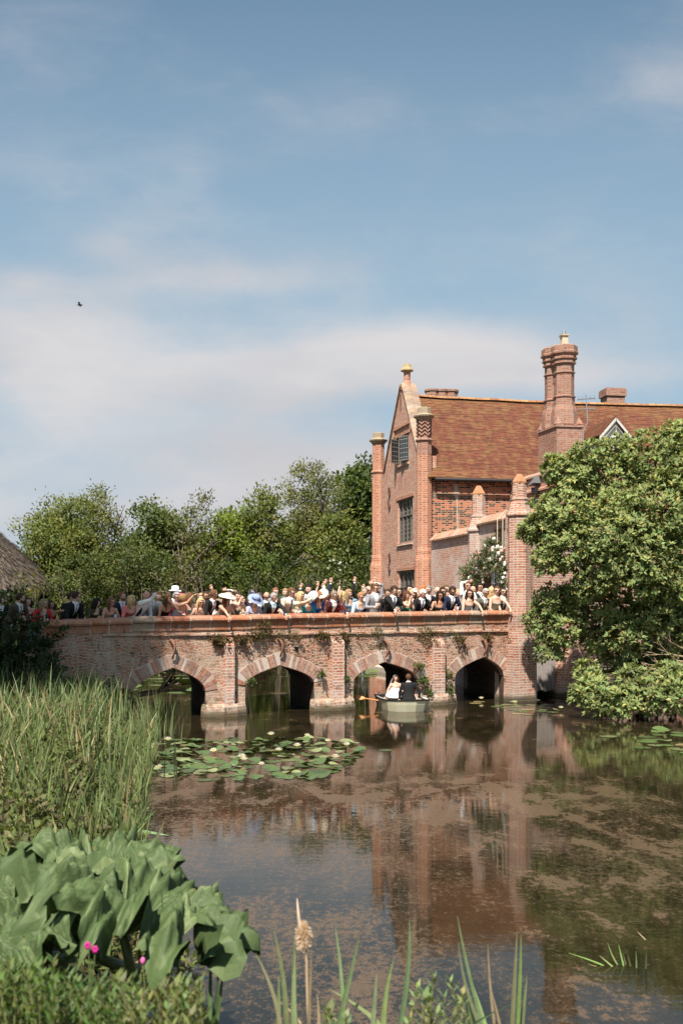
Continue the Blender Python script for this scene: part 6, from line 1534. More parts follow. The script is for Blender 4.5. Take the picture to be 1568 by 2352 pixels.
        if kind in ('long', 'wavy'):
            for i in range(13):
                a = PI * (1.02 + .96 * i / 12) if True else 0; L = rs.uniform(1.7, 2.7); x0, y0 = .80 * math.cos(a), .74 * math.sin(a) - .02
                if i in (0, 12): y0 = .22
                wv = rs.uniform(-.12, .12)
                h_.tube([F_.head(x0 * .7, y0 * .7, .75), F_.head(x0 * 1.05, y0 * 1.05, .05), F_.head(x0 * (1.14 + wv), y0 * 1.1, -.7), F_.head(x0 * 1.15, y0 * 1.05 + .05, -1.3), F_.head(x0 * (1.02 - wv), y0 * 1.0 + .1, -L)], [hr * .15, hr * .25, hr * .24, hr * .21, hr * .06], 7)
        if kind == 'up': h_.ell(F_.head(0, -1.05, .15), (hr * .34, hr * .28, hr * .32), 9, 6, F_.HM)
        h_.build('hair', hm, root, smooth=True)
    elif hc_ is not None:
        for sg in (-1, 1): h_.ell(F_.head(sg * .62, -.35, -.05), (hr * .14, hr * .42, hr * .26), 8, 6, F_.HM)
        h_.build('hair', hm, root, smooth=True)
    # hats
    def disc(c, nrm, r, th=.05, mat=None, name='hat', crown=None, cc=None):
        q = MB(); nrm = nrm.normalized(); s1 = nrm.orthogonal().normalized(); s2 = nrm.cross(s1)
        pr = [(r * .15, .0), (r, -.03 * r), (r * 1.02, -.01 * r), (r * .98, .02 * r)] + ([(crown[0] * 1.02, .03 * r), (crown[0] * .95, crown[1] * .8), (crown[0] * .7, crown[1]), (.004, crown[1] * .94)] if crown else [(r * .3, .07 * r), (.004, .08 * r)])
        q.rings([[c + (s1 * math.cos(2 * PI * i / 24) + s2 * math.sin(2 * PI * i / 24)) * rr + nrm * (zz + (.06 * r * math.sin(4 * PI * i / 24) if rr > r * .9 else 0)) for i in range(24)] for rr, zz in pr], True)
        return q.build(name, mat, root, smooth=True)
    hu = F_.HM @ Vector((0, 0, 1))
    def blooms(c, r, k, colr, par):
        q = MB(); rs = random.Random(label)
        for i in range(k): v_ = Vector((rs.gauss(0, 1), rs.gauss(0, 1), rs.gauss(0, 1))).normalized() * r * .6; q.ell(c + v_, (r * .45, r * .45, r * .3), 7, 5)
        q.build('flower', cloth(colr, .8), par, smooth=True)
    if hat:
        hk, hcol = hat[0], hat[1]
        if hk == 'panama':
            h0 = disc(F_.head(0, 0, .72), hu, .155, mat=cloth(hcol), crown=(.095, .115)); q = MB(); q.rings([ell_ring(F_.head(0, 0, .72) + hu * z, F_.HM @ Vector((.099, 0, 0)), F_.HM @ Vector((0, .099, 0)), 20) for z in (.012, .04)], True); q.build('band', cloth((.45, .46, .5)), h0)
        elif hk == 'brim': disc(F_.head(0, .05, .70), (hu + F_.HM @ Vector((.05, .1, 0))), .215, mat=cloth(hcol), crown=(.09, .075))
        elif hk == 'lavender':
            h0 = disc(F_.head(0, .1, .62), hu + F_.f * .25, .20, mat=cloth(hcol), crown=(.10, .12)); q = MB(); q.rings([ell_ring(F_.head(0, .1, .62) + (hu + F_.f * .25).normalized() * z, F_.HM @ Vector((.106, 0, 0)), F_.HM @ Vector((0, .106, 0)), 20) for z in (.015, .05)], True); q.build('band', cloth((.04, .06, .14)), h0)
        elif hk == 'disc':
            nn = Vector(hat[2]); c = F_.head(*hat[3]); h0 = disc(c, nn, hat[4], mat=cloth(hcol)); blooms(c + nn.normalized() * .02, .045, 8, hat[5], h0)
        elif hk == 'rose':
            c = F_.head(*hat[2]); h0 = disc(c, hu + F_.f * .6, .085, mat=cloth(hcol), crown=(.07, .03)); blooms(c + (hu + F_.f * .6).normalized() * .03, .055, 9, hat[3], h0)
        elif hk == 'flower':
            q = MB(); q.tube([F_.head(-.7, 0, .5), F_.head(-.4, 0, 1.05), F_.head(.4, 0, 1.05), F_.head(.7, 0, .5)], .006, 5); h0 = q.build('headband', cloth(hcol), root); blooms(F_.head(*hat[2]), hat[3], 12, hcol, h0)
        elif hk == 'feather':
            q = MB()
            for i in range(14): a = i / 13 * 2.4 - 1.2; q.tube([F_.head(0, 0, .8), F_.head(.6 * math.sin(a), -.1, 1.25), F_.head(1.1 * math.sin(a) - .2, .1, 1.25 + .5 * math.cos(a))], [.010, .014, .003], 5)
            q.build('hat', cloth(hcol), root, smooth=True)
    return root
def finish_people():
    for vx in sorted({p['voxel'] for p in PENDING}):
        ps = [p for p in PENDING if p['voxel'] == vx]
        bodies = remesh_many([p['body'] for p in ps], vx * .85); cls = remesh_many([p['clo'] for p in ps], vx)
        for p, (bv, bf), (cv, cf) in zip(ps, bodies, cls):
            F_, root = p['F'], p['root']; o = len(bv); hv = np.array([tuple(q) for q in p['hands'].v]).reshape(-1, 3)
            submesh('body', np.concatenate([bv, hv]), bf + [tuple(i + o for i in f) for f in p['hands'].f], SKIN[p['skin']], root)
            cen = np.array([cv[list(f)].mean(0) for f in cf]); rel = cen - np.array(F_.hip)
            A_ = rel @ np.array(F_.a) / F_.H; L_ = rel @ np.array(F_.sp) / F_.H; B_ = rel @ np.array(F_.ch) / F_.H
            parts = {}
            for i, f in enumerate(cf):
                a, l, b = A_[i], L_[i], B_[i]; core = abs(a) < .085
                k = 'top'
                tp = p['top']
                if tp == 'suit':
                    vw = .002 + .038 * max(0, (l - .135)) / .17 if l > .135 else 0
                    if b > .01 and core and abs(a) < vw and l > .10:
                        k = 'shirt'
                        if p['tie'] and abs(a) < .011 + (.004 if l < .2 else 0): k = 'tie'
                        if p['vest'] and l < .205: k = 'vest'
                        if p['tie'] and abs(a) < .010: k = 'tie'
                    if l > .322 and abs(a) < .055 and abs(b) < .06: k = 'shirt'
                elif tp in ('shirt', 'waistcoat'):
                    if tp == 'waistcoat' and core and l < .25 and (abs(a) > .018 + .05 * max(0, l - .1) / .15 or b < 0): k = 'vest'
                    elif p['tie'] and b > .01 and abs(a) < .012: k = 'tie'
                elif tp == 'sleeved':
                    if b > 0 and l > .25 and abs(a) < .05: continue
                elif tp == 'dress':
                    if l > .255 and (abs(a) < .05): continue
                    if l > .262 and abs(a) > .085: continue
                elif tp == 'strapless':
                    if l > .225: continue
                parts.setdefault(k, []).append(f)
            nm = {'suit': 'jacket', 'shirt': 'shirt', 'waistcoat': 'shirt', 'sleeved': 'dress_top', 'dress': 'dress', 'strapless': 'dress'}[p['top']]
            cm_ = {'top': p['col'], 'shirt': p['shirt'], 'tie': p['tie'], 'vest': p['vest']}
            for k, fs in parts.items(): submesh(nm if k == 'top' else {'vest': 'waistcoat'}.get(k, k), cv, fs, cloth(cm_[k]), root)
    PENDING.clear()

FWD = Vector((NX, NY, 0))
def guest(label, x, ytop, row=0, yaw=0, face=0, nod=0.0, lean=None, hmax=1.80, fem=False, deckz=DZ, **kw):
    """x, ytop: where the top of the head shows on the sheet; row 0 stands against the parapet"""
    o = (.42, .85, 1.28, 1.7)[row]
    if 'over' in (kw.get('arms') or {}).values(): o = .16; lean = max(lean or 0, 24)
    r = (x - 784) / F; Y = (25.29 + o / UX) / (1 - .523 * r); zt = HC + (HOR - ytop) * Y / F
    if kw.get('hat'): zt -= {'panama': .09, 'brim': .06, 'lavender': .08, 'rose': .05, 'flower': .03, 'feather': .12, 'disc': .02}[kw['hat'][0]]
    T = zt - deckz; th = R(face); f = Matrix.Rotation(th, 3, 'Z') @ FWD; Hs = 1.62 if fem else 1.76
    def top_of(H, L): return .52 * H + .327 * H * math.cos(L) + .086 * H * math.cos(L * .35) + .0685 * H
    L = R(6) if lean is None else R(lean); Hs = min(Hs, hmax)
    if top_of(Hs, L) < T: Hs = Hs * T / top_of(Hs, L)
    else:
        while L < R(38 if row == 0 else 24) and top_of(Hs, L) > T: L += R(1)
        if top_of(Hs, L) > T: Hs = Hs * T / top_of(Hs, L)
    F0 = Fig((0, 0, deckz), f, Hs, L, yaw=R(yaw), nod=R(nod)); hd = F0.hc
    F_ = Fig((r * Y - hd.x, Y - hd.y, deckz), f, Hs, L, yaw=R(yaw), nod=R(nod), hw=.92 if fem else 1.05)
    # keep the feet on the deck side of the parapet
    rt = person(label, F_, fem=fem, **kw); rt['base'] = list(rt['base']); return rt, F_
BK = (.018, .018, .020); NV = (.020, .030, .065); GY = (.20, .20, .21); DB = (.05, .03, .018); BR = (.12, .06, .03); BL = (.50, .34, .17); GR = (.35, .33, .31); AU = (.20, .075, .035); WH = (.72, .70, .67); SKN = None
Gs = []
def g_(*a, **k): r = guest(*a, **k); Gs.append(r); return r
HELD = []
# left end, in the shade
g_('guest in black at the very edge of the picture in deep shade', 2, 1370, 1, yaw=30, deckz=1.47, col=BK, arms={'L': 'down', 'R': 'down'})
g_('bearded guest in brown tweed suit and teal tie standing left of the parapet', 48, 1363, 0, yaw=45, face=35, deckz=1.47, col=(.085, .065, .042), tie=(.03, .10, .11), hair=('short', DB), beard=DB, arms={'L': 'down', 'R': 'hold'})
g_('guest half hidden behind the brown tweed suit holding a drink', 64, 1373, 2, yaw=20, deckz=1.47, fem=True, top='dress', col=(.12, .04, .03), arms={'L': 'hold', 'R': 'hold'}, hair=('long', DB))
_, fb = g_('long haired blonde guest with red sleeves cradling a baby', 101, 1376, 0, yaw=25, face=20, deckz=1.47, fem=True, top='sleeved', col=(.50, .03, .04), hair=('long', (.28, .19, .10)), shades=True, arms={'L': 'hold', 'R': 'hold'}, bottom=(.35, .45, .62))
g_('dark haired bare shouldered guest behind the blonde with the baby', 118, 1380, 1, yaw=30, deckz=1.47, fem=True, top='strapless', col=(.45, .03, .04), hair=('long', DB), arms={'L': 'rest', 'R': 'outR'}, skin='tan')
g_('guest in black suit and blue tie with sunglasses looking right from the shade', 176, 1359, 0, yaw=55, face=30, deckz=1.47, col=BK, tie=(.10, .22, .30), hair=('short', DB), shades=True, arms={'L': 'rest', 'R': 'rest'})
g_('dark suited guest mostly hidden behind the one in the blue tie', 164, 1361, 1, yaw=60, deckz=1.47, col=BK, hair=('short', DB))
g_('dark bobbed guest in olive shirt looking down to the right', 222, 1375, 0, yaw=45, face=20, nod=12, fem=True, top='sleeved', col=(.06, .065, .035), hair=('wavy', (.018, .014, .012)), arms={'L': 'rest', 'R': 'hold'})
_, fp = g_('auburn haired guest in blush strapless dress filming with a phone', 256, 1373, 0, yaw=25, face=15, fem=True, top='strapless', col=(.66, .50, .44), hair=('wavy', (.17, .08, .04)), shades=True, arms={'L': 'rest', 'R': 'hold'}, skin='rosy'); HELD.append(('phone', fp, 'R', 'white phone held up by the auburn guest in blush'))
g_('short auburn haired guest in navy suit with pink tie looking right', 281, 1360, 1, yaw=45, col=NV, tie=(.55, .36, .33), hair=('short', AU), beard=(.14, .07, .04))
g_('blonde guest in coral pink lace dress', 303, 1368, 0, yaw=35, face=12, fem=True, top='sleeved', col=(.68, .20, .19), hair=('wavy', BL), arms={'L': 'rest', 'R': 'hold'})
g_('bald guest in white shirt and black waistcoat pointing right', 337, 1358, 0, yaw=75, face=35, top='waistcoat', col=WH, vest=BK, hair=('bald', None), shades=True, arms={'L': 'outR_high', 'R': 'rest'}, skin='rosy')
g_('sunglassed guest in pale grey suit just behind the pointing bald guest', 349, 1357, 1, yaw=45, col=(.42, .43, .42), tie=(.5, .5, .48), hair=('short', BR), shades=True)
g_('brown haired guest with black bow tie behind the outstretched hand', 365, 1362, 2, yaw=-20, col=BK, tie=BK, hair=('short', BR))
g_('brown haired guest in dark satin slip dress blowing bubbles', 386, 1365, 0, yaw=30, face=12, fem=True, top='strapless', col=(.05, .02, .018), hair=('wavy', BR), arms={'L': 'rest', 'R': 'face'}, skin='tan')
g_('guest wearing a white panama hat', 402, 1345, 2, yaw=15, col=(.10, .11, .14), hat=('panama', (.74, .74, .74)), hair=('short', DB), shades=True)
g_('grey haired guest in magenta with a hot pink flower headpiece', 406, 1359, 1, yaw=20, fem=True, top='sleeved', col=(.80, .05, .20), hair=('curly', GR), hat=('flower', (.80, .04, .22), (-.7, .4, .4), .075), shades=True)
g_('curly haired guest in pale grey top stretching an arm to the right', 421, 1365, 0, yaw=65, face=30, fem=True, top='dress', col=(.52, .54, .56), hair=('curly', (.30, .17, .08)), arms={'L': 'outR_high', 'R': 'rest'}, skin='tan')
g_('brown haired guest in sage dress holding a flute by the parapet', 436, 1362, 1, yaw=60, face=20, fem=True, top='dress', col=(.36, .44, .42), hair=('wavy', BR), arms={'L': 'hold', 'R': 'hold'})
g_('dark crown of a guest hidden behind the curly haired one', 414, 1358, 3, col=BK, hair=('short', (.015, .012, .012)))
_, fg = g_('straight haired blonde guest in cream dress and sunglasses', 461, 1374, 0, yaw=5, fem=True, top='dress', col=(.66, .54, .46), hair=('long', BL), shades=True, arms={'L': 'rest', 'R': 'hold'}); HELD.append(('glass', fg, 'R', 'drink held by the blonde guest in cream'))
g_('frizzy light haired guest behind the blonde in cream', 462, 1364, 2, fem=True, top='dress', col=(.4, .3, .25), hair=('curly', (.38, .26, .15)))
g_('smiling bearded guest in sunglasses and black bow tie', 473, 1359, 1, yaw=10, top='shirt', col=WH, tie=BK, hair=('short', DB), beard=DB, shades=True, skin='tan')
g_('dark haired guest peering over between the bow tie and the black suit', 481, 1357, 2, yaw=20, col=BK, hair=('short', (.015, .012, .012)), shades=True, skin='tan')
_, fg = g_('brown haired guest in black suit holding a tall drink above the first pier', 492, 1355, 0, yaw=50, face=28, col=BK, tie=(.35, .2, .18), hair=('short', BR), shades=True, beard=BR, arms={'L': 'rest', 'R': 'hold'}); HELD.append(('glass', fg, 'R', 'tall glass held by the guest in black above the first pier'))
g_('guest in wide pale straw hat and patterned strapless dress leaning out', 521, 1361, 0, yaw=35, face=10, fem=True, top='strapless', col=(.16, .17, .15), hair=('long', BR), hat=('brim', (.70, .60, .50)), shades=True, arms={'L': 'over', 'R': 'hold'}, skin='rosy')
g_('guest with raised elbow hidden behind the straw hat', 527, 1356, 2, col=(.3, .2, .15), hair=('short', DB), arms={'L': 'up_out', 'R': 'head'})
_, fbq = g_('bridesmaid in grey green dress holding a pale bouquet', 547, 1360, 0, yaw=-5, fem=True, top='dress', col=(.33, .34, .28), hair=('up', DB), arms={'L': 'face', 'R': 'hold'}); HELD.append(('bouquet', fbq, 'R', 'pale blush bouquet held on the parapet by the bridesmaid'))
g_('dark haired guest half seen behind the bridesmaid with the bouquet', 558, 1371, 1, fem=True, top='dress', col=(.33, .34, .28), hair=('long', DB))
g_('guest in pale blue with a big ruffled lavender blue hat bending forward', 585, 1364, 0, yaw=15, nod=18, fem=True, top='sleeved', col=(.42, .48, .66), hair=('short', GR), hat=('lavender', (.25, .30, .46)), arms={'L': 'rest', 'R': 'hold'})
g_('guest in a navy net headpiece behind the lavender hat', 580, 1357, 2, fem=True, top='sleeved', col=(.03, .04, .10), hair=('short', (.3, .2, .12)), hat=('disc', (.02, .03, .08), (.2, -.6, .8), (.2, .2, .9), .085, (.5, .35, .35)))
g_('dark skinned guest turned away to the right behind the lavender hat', 595, 1362, 1, yaw=40, col=BK, hair=('short', (.09, .08, .08)), skin='brown')
g_('bald guest in sunglasses behind the bridge row left of the old man in glasses', 612, 1360, 1, nod=20, col=(.25, .25, .27), hair=('bald', None), shades=True, skin='rosy')
_, fh = g_('grey haired guest in glasses, black tailcoat and pale blue waistcoat reaching over the wall', 629, 1362, 0, yaw=30, nod=15, face=0, lean=22, col=BK, shirt=(.42, .58, .66), tie=(.45, .40, .33), vest=(.36, .55, .64), hair=('grey', (.30, .28, .26)), glasses=True, arms={'L': 'rest', 'R': 'over'}, skin='rosy')
g_('tall brown haired guest in sunglasses behind the grey haired one', 633, 1350, 2, col=(.30, .3, .32), hair=('short', AU), shades=True)
g_('guest with turquoise sunglasses pushed up on dark hair', 645, 1368, 1, yaw=20, fem=True, top='dress', col=(.25, .03, .07), hair=('long', DB), hat=('flower', (.05, .38, .32), (0, .5, .85), .035))
g_('light brown haired guest behind the cream suit with an arm up', 655, 1352, 2, yaw=-30, col=NV, hair=('short', (.30, .18, .09)), arms={'L': 'rest', 'R': 'up_out'})
_, fg = g_('guest in cream suit and navy tie smiling down to the right', 670, 1350, 0, yaw=30, nod=10, col=(.62, .53, .43), tie=(.02, .025, .06), hair=('short', BR), shades=True, arms={'L': 'rest', 'R': 'hold'}); HELD.append(('glass', fg, 'R', 'beer glass held by the cream suited guest'))
g_('dark haired guest glimpsed behind the shoulder of the cream suit', 681, 1358, 2, col=BK, hair=('short', DB))
g_('blonde guest in sunglasses and pale green sleeves reaching right', 691, 1360, 0, yaw=25, face=15, fem=True, top='sleeved', col=(.55, .60, .42), hair=('wavy', BL), shades=True, arms={'L': 'outR', 'R': 'rest'})
g_('dark haired moustached guest in open white shirt standing tallest left of the raised hands', 708, 1344, 1, yaw=-5, top='shirt', col=WH, hair=('short', (.02, .015, .012)), beard=(.05, .03, .02), arms={'L': 'rest', 'R': 'up_out'})
g_('guest in teal dress under a tilted pale blue disc hat', 709, 1366, 0, yaw=40, fem=True, top='sleeved', col=(.02, .26, .28), hair=('short', GR), hat=('disc', (.60, .66, .74), (-.55, -.75, .55), (-.35, .55, .75), .17, (.55, .6, .7)), arms={'L': 'rest', 'R': 'rest'})
g_('auburn haired guest in royal blue dress under a cream flowered disc hat', 733, 1357, 0, yaw=25, nod=8, fem=True, top='sleeved', col=(.04, .14, .52), hair=('long', (.26, .11, .05)), hat=('disc', (.72, .60, .46), (-.35, -.8, .6), (-.25, .6, .75), .15, (.66, .50, .36)), arms={'L': 'rest', 'R': 'hold'})
g_('brown haired guest in sunglasses shading her face with a raised arm', 750, 1358, 1, yaw=20, fem=True, top='dress', col=(.33, .24, .15), hair=('wavy', BR), shades=True, arms={'L': 'up', 'R': 'rest'})
g_('hidden guest whose open hand waves above the burgundy jacket', 762, 1362, 2, col=BK, hair=('short', DB), arms={'L': 'up', 'R': 'down'})
g_('guest in burgundy suit and glasses leaning far over the wall', 768, 1358, 0, yaw=30, nod=12, lean=28, col=(.075, .022, .028), hair=('short', (.20, .16, .12)), shades=True, arms={'L': 'rest', 'R': 'over'})
g_('navy suited guest raising a hand behind the blonde in red', 782, 1351, 2, yaw=-10, col=NV, hair=('short', DB), shades=True, arms={'L': 'up', 'R': 'rest'})
g_('blonde guest in bright red dress throwing petals', 786, 1358, 0, yaw=110, face=50, fem=True, top='sleeved', col=(.60, .025, .03), hair=('long', BL), arms={'L': 'up', 'R': 'rest'}, sleeves=False)
g_('guest in slate blue patterned dress with one arm thrown up', 801, 1354, 1, yaw=30, fem=True, top='sleeved', col=(.20, .28, .36), hair=('wavy', (.3, .18, .10)), arms={'L': 'rest', 'R': 'up_out'})
g_('auburn haired guest with glasses in pale blue lace over the second arch side', 829, 1361, 0, yaw=15, nod=8, fem=True, top='sleeved', col=(.42, .56, .66), hair=('up', (.33, .16, .07)), shades=True, arms={'L': 'rest', 'R': 'up_out'})
g_('grey haired smiling guest in black suit with both hands thrown up', 837, 1349, 1, yaw=-10, col=BK, hair=('grey', (.22, .20, .18)), arms={'L': 'up', 'R': 'up'})
g_('balding guest in sunglasses beside the curly haired one', 846, 1346, 2, col=BK, tie=BK, hair=('bald', (.2, .12, .07)), shades=True, skin='rosy')
_, fg = g_('curly brown haired guest in light grey jacket, hand on head', 862, 1340, 0, yaw=20, nod=10, col=(.27, .27, .29), hair=('curly', (.13, .065, .03)), shades=True, arms={'L': 'hold', 'R': 'head'}); HELD.append(('glass', fg, 'L', 'beer glass held by the curly haired guest in grey'))
g_('ginger haired guest low behind the grey jacket', 875, 1348, 2, fem=True, top='dress', col=(.5, .4, .35), hair=('curly', (.45, .22, .10)))
g_('dark haired guest looking down behind the black suited young man', 890, 1353, 1, nod=10, col=BK, hair=('short', DB))
g_('young dark haired guest in black suit reaching his hand over the wall', 905, 1346, 0, yaw=20, nod=15, lean=16, col=BK, tie=(.05, .12, .16), hair=('short', (.04, .022, .014)), arms={'L': 'over', 'R': 'hold'})
g_('dark haired guest in sunglasses over the shoulder of the reaching young man', 915, 1351, 1, yaw=10, fem=True, top='dress', col=(.05, .04, .12), hair=('long', DB), shades=True)
_, fp = g_('long auburn haired guest in emerald dress looking at her phone', 935, 1358, 0, yaw=5, nod=12, fem=True, top='dress', col=(.01, .32, .14), hair=('long', (.11, .04, .022)), arms={'L': 'face', 'R': 'hold'}); HELD.append(('phone', fp, 'R', 'dark phone held by the guest in emerald'))
g_('dark haired guest behind the white rose hat', 940, 1344, 2, col=BK, hair=('short', (.02, .015, .012)))
g_('blonde guest in a white rose hat and ivory dress', 948, 1350, 1, yaw=10, fem=True, top='dress', col=(.66, .60, .52), hair=('wavy', BL), hat=('rose', (.74, .70, .62), (-.2, .45, .85), (.74, .68, .58)))
g_('ginger haired guest low between the white rose hat and the orange plume', 960, 1356, 2, fem=True, top='dress', col=(.5, .4, .34), hair=('curly', (.42, .18, .07)))
g_('guest with a bright orange feather headpiece', 971, 1342, 2, fem=True, top='dress', col=(.5, .12, .05), hair=('wavy', (.45, .14, .05)), hat=('feather', (.85, .22, .05)))
g_('white haired guest in black suit and blue tie bowing his head', 971, 1354, 0, yaw=10, nod=28, col=BK, tie=(.03, .10, .36), vest=(.5, .42, .30), hair=('short', (.55, .52, .49)), skin='rosy', arms={'L': 'rest', 'R': 'hold'})
g_('grey haired guest with a boutonniere looking back over the crowd', 983, 1345, 1, yaw=-60, col=BK, hair=('grey', (.20, .19, .18)), glasses=True, flower=True)
g_('bald old guest behind the floral dress', 1004, 1348, 2, yaw=-20, col=(.2, .2, .22), hair=('bald', (.6, .58, .55)))
g_('laughing black haired guest in dark floral dress and big sunglasses', 1010, 1358, 0, yaw=5, fem=True, top='dress', col=(.06, .065, .05), hair=('wavy', (.018, .012, .010)), shades=True, skin='tan', arms={'L': 'hold', 'R': 'rest'})
g_('dark haired guest in sunglasses close behind the floral dress', 1017, 1349, 1, col=BK, hair=('short', (.02, .015, .012)), shades=True, skin='tan')
g_('brown haired guest at the back between the floral dress and navy suit', 1025, 1344, 3, col=(.3, .3, .33), hair=('short', BR), shades=True)
g_('smiling dark haired guest low behind the navy suit', 1027, 1357, 2, fem=True, top='dress', col=(.2, .05, .05), hair=('long', DB))
_, fg = g_('dark bearded guest in navy suit looking down at his glass', 1039, 1347, 0, yaw=5, nod=22, col=NV, tie=(.30, .30, .34), hair=('short', (.03, .02, .015)), beard=(.03, .02, .015), shades=True, skin='tan', arms={'L': 'rest', 'R': 'hold'}); HELD.append(('glass', fg, 'R', 'wine glass held by the guest in navy'))
g_('fair haired guest peeping out beside the cream waistcoat', 1051, 1354, 2, fem=True, top='dress', col=(.5, .45, .4), hair=('short', BL))
_, fg = g_('tall guest in cream waistcoat and white shirt before the flower arch', 1074, 1336, 1, yaw=-10, top='waistcoat', col=WH, vest=(.60, .54, .45), hair=('curly', (.14, .07, .035)), shades=True, arms={'L': 'head', 'R': 'hold'}, skin='rosy'); HELD.append(('glass', fg, 'R', 'beer glass held by the guest in the cream waistcoat'))
g_('bald guest glimpsed behind the cream waistcoat', 1086, 1346, 3, col=BK, hair=('bald', (.4, .38, .36)), skin='rosy')
g_('long dark haired smiling guest dangling an arm over the wall', 1078, 1354, 0, yaw=-10, fem=True, top='strapless', col=(.28, .33, .36), hair=('long', (.04, .02, .014)), shades=True, arms={'L': 'rest', 'R': 'over'})
g_('curly dark haired guest in dark suit and tie under the flower arch', 1102, 1340, 2, yaw=5, col=(.03, .03, .032), tie=(.05, .05, .05), hair=('curly', (.02, .015, .012)), shades=True, skin='tan')
g_('silver haired guest in mid grey suit and waistcoat leaning on the wall', 1115, 1352, 0, yaw=-10, nod=10, col=(.12, .115, .11), tie=(.40, .40, .42), vest=(.12, .115, .11), hair=('grey', (.36, .34, .33)), shades=True, skin='tan', arms={'L': 'rest', 'R': 'rest'})
g_('blonde guest turned away wearing a pink flower headpiece', 1128, 1347, 1, yaw=150, fem=True, top='strapless', col=(.6, .45, .4), hair=('wavy', BL), hat=('flower', (.62, .34, .34), (.0, .2, .9), .065))
g_('guest in sage green halter dress reaching down towards the end pier', 1141, 1347, 0, yaw=-25, fem=True, top='dress', col=(.30, .38, .32), hair=('up', (.11, .05, .03)), shades=True, arms={'L': 'rest', 'R': 'over'})
g_('dark haired guest in sunglasses squeezed beside the end pier', 1156, 1350, 1, yaw=-15, col=(.06, .06, .07), hair=('short', (.03, .02, .016)), shades=True)
# the baby
c = fb.T(.0, .15, .17)
F_ = Fig(c + Vector((0, 0, -.05)), (.3, -.6), .62, R(10), sit=True, yaw=R(60)); 
person('baby in a pale blue cap held against the blonde guest with red sleeves', F_, top='sleeved', col=(.45, .42, .36), hair=('short', (.30, .38, .46)), hat=None, voxel=.012, arms={'L': 'rest', 'R': 'rest'}, legs=False, cat='baby', group=None)
# things in hands
def rest_hand(F_, sg): return F_.T(sg * .05, .17, .17)
for k, F_, hnd, lab in HELD:
    p = rest_hand(F_, -1 if hnd == 'L' else 1) + F_.up * .03 + F_.f * .03; mb = MB()
    if k == 'glass':
        r_ = thing('drinking_glass', lab, 'glass', tuple(p - Vector((0, 0, .06)))); mb.lathe(p, [(.024, p.z - .06), (.034, p.z + .07), (.031, p.z + .07), (.022, p.z - .05)], 12); mb.build('tumbler', plain('clear_glass', (.55, .52, .48), .1, .8), r_, smooth=True)
        mb = MB(); mb.lathe(p, [(.021, p.z - .05), (.028, p.z + .035)], 12); mb.build('drink', plain('beer', (.40, .20, .06), .2, .5), r_, smooth=True)
    elif k == 'phone':
        r_ = thing('phone', lab, 'phone', tuple(p)); T_ = Matrix.Translation(p + F_.up * .06) @ Matrix((F_.a.to_4d() * 1, F_.f.to_4d(), F_.up.to_4d(), (0, 0, 0, 1))).transposed(); T_ = Matrix.Translation(p + F_.up * .06) @ Matrix((F_.a, F_.f, F_.up)).transposed().to_4x4()
        cc = (.62, .62, .62) if 'white' in lab else (.03, .03, .035)
        mb.box((-.037, -.004, -.075), (.037, .004, .075), T_); mb.build('case', plain('phone_case', cc, .3, .5, .05), r_); mb = MB(); mb.box((-.028, .0042, .045), (-.008, .006, .065), T_); mb.build('camera', M['lens'], r_)
    else:
        r_ = thing('bouquet', lab, 'bouquet', tuple(p)); c0 = p + F_.f * .05; q = MB(); rs = random.Random(4)
        for i in range(26): v_ = Vector((rs.gauss(0, 1), rs.gauss(0, 1), rs.gauss(0, 1))).normalized() * .085; q.ell(c0 + v_, (.032, .032, .028), 7, 5, None, 0, rs.choice([(.70, .58, .50), (.72, .64, .58), (.60, .42, .36)]))
        q.build('flowers', M['leaf'], r_, smooth=True, uv=False, col=True)
        foliage('greenery', [(tuple(c0), (.12, .12, .12))], (.16, .19, .10), 120, 6, .05, .06, .02, r_, shell=.6)
# ------------------------------------------------------------ rowing boat with the couple
bw0 = GW(928, 1636); BX, BY = bw0.x + .0, bw0.y + 1.05
BA_ = R(8); BT = Matrix.Translation((BX, BY, 0)) @ Matrix.Rotation(BA_, 4, 'Z')       # local y: away from the camera
boat = thing('rowing_boat', 'small olive drab rowing boat carrying the couple before the third arch', 'boat', (BX, BY, 0))
def plan(z):            # half outline of the hull at height z (local x, y); blunt bow towards the camera
    k = min(1, max(0, (z + .12) / .44))
    pts = [(-.10, -1.12), (-.36, -1.05), (-.55, -.82), (-.62, -.3), (-.62, .45), (-.56, .98), (0, 1.03), (.56, .98), (.62, .45), (.62, -.3), (.57, -.80), (.42, -1.02), (.16, -1.13)]
    return [(x * (.84 + .16 * k), y * (.91 + .09 * k) + (0.06 if y < 0 else 0) * (1 - k)) for x, y in pts]
def bring(z, e=0.0, lift=0.0):
    out_ = []
    for x, y in plan(z):
        L = math.hypot(x, y); zz = z + (lift * max(0, -y) ** 2); out_.append(BT @ Vector((x * (1 + e / L), y * (1 + e / L), zz)))
    return out_
mb = MB(); mb.rings([bring(-.12), bring(.0), bring(.09), bring(.17), bring(.255, 0, .02)], False)
mb.add([], []); mb.rings([bring(.255, -.03, .02), bring(.15, -.04), bring(-.02, -.06)], False)
n = len(plan(0)); mb.add(bring(-.12), [tuple(range(n))]); mb.add(bring(-.02, -.06), [tuple(range(n))])
hm = plain('olive_hull_paint', (.60, .56, .40), .45, .3, .06, 4); mb.build('hull', hm, boat)
mb = MB(); rr = [bring(.25, .012, .02), bring(.275, .016, .02), bring(.28, -.03, .02), bring(.25, -.035, .02)]
mb.rings(rr + [rr[0]], False); mb.build('gunwale', plain('black_rubber', (.03, .028, .026), .5), boat)
mb = MB(); mb.rings([bring(.281, -.035, .02), bring(.27, -.10, .02), bring(.26, -.10, .02), bring(.25, -.04, .02)], False); mb.build('side_deck', plain('white_gelcoat', (.60, .58, .54), .4), boat)
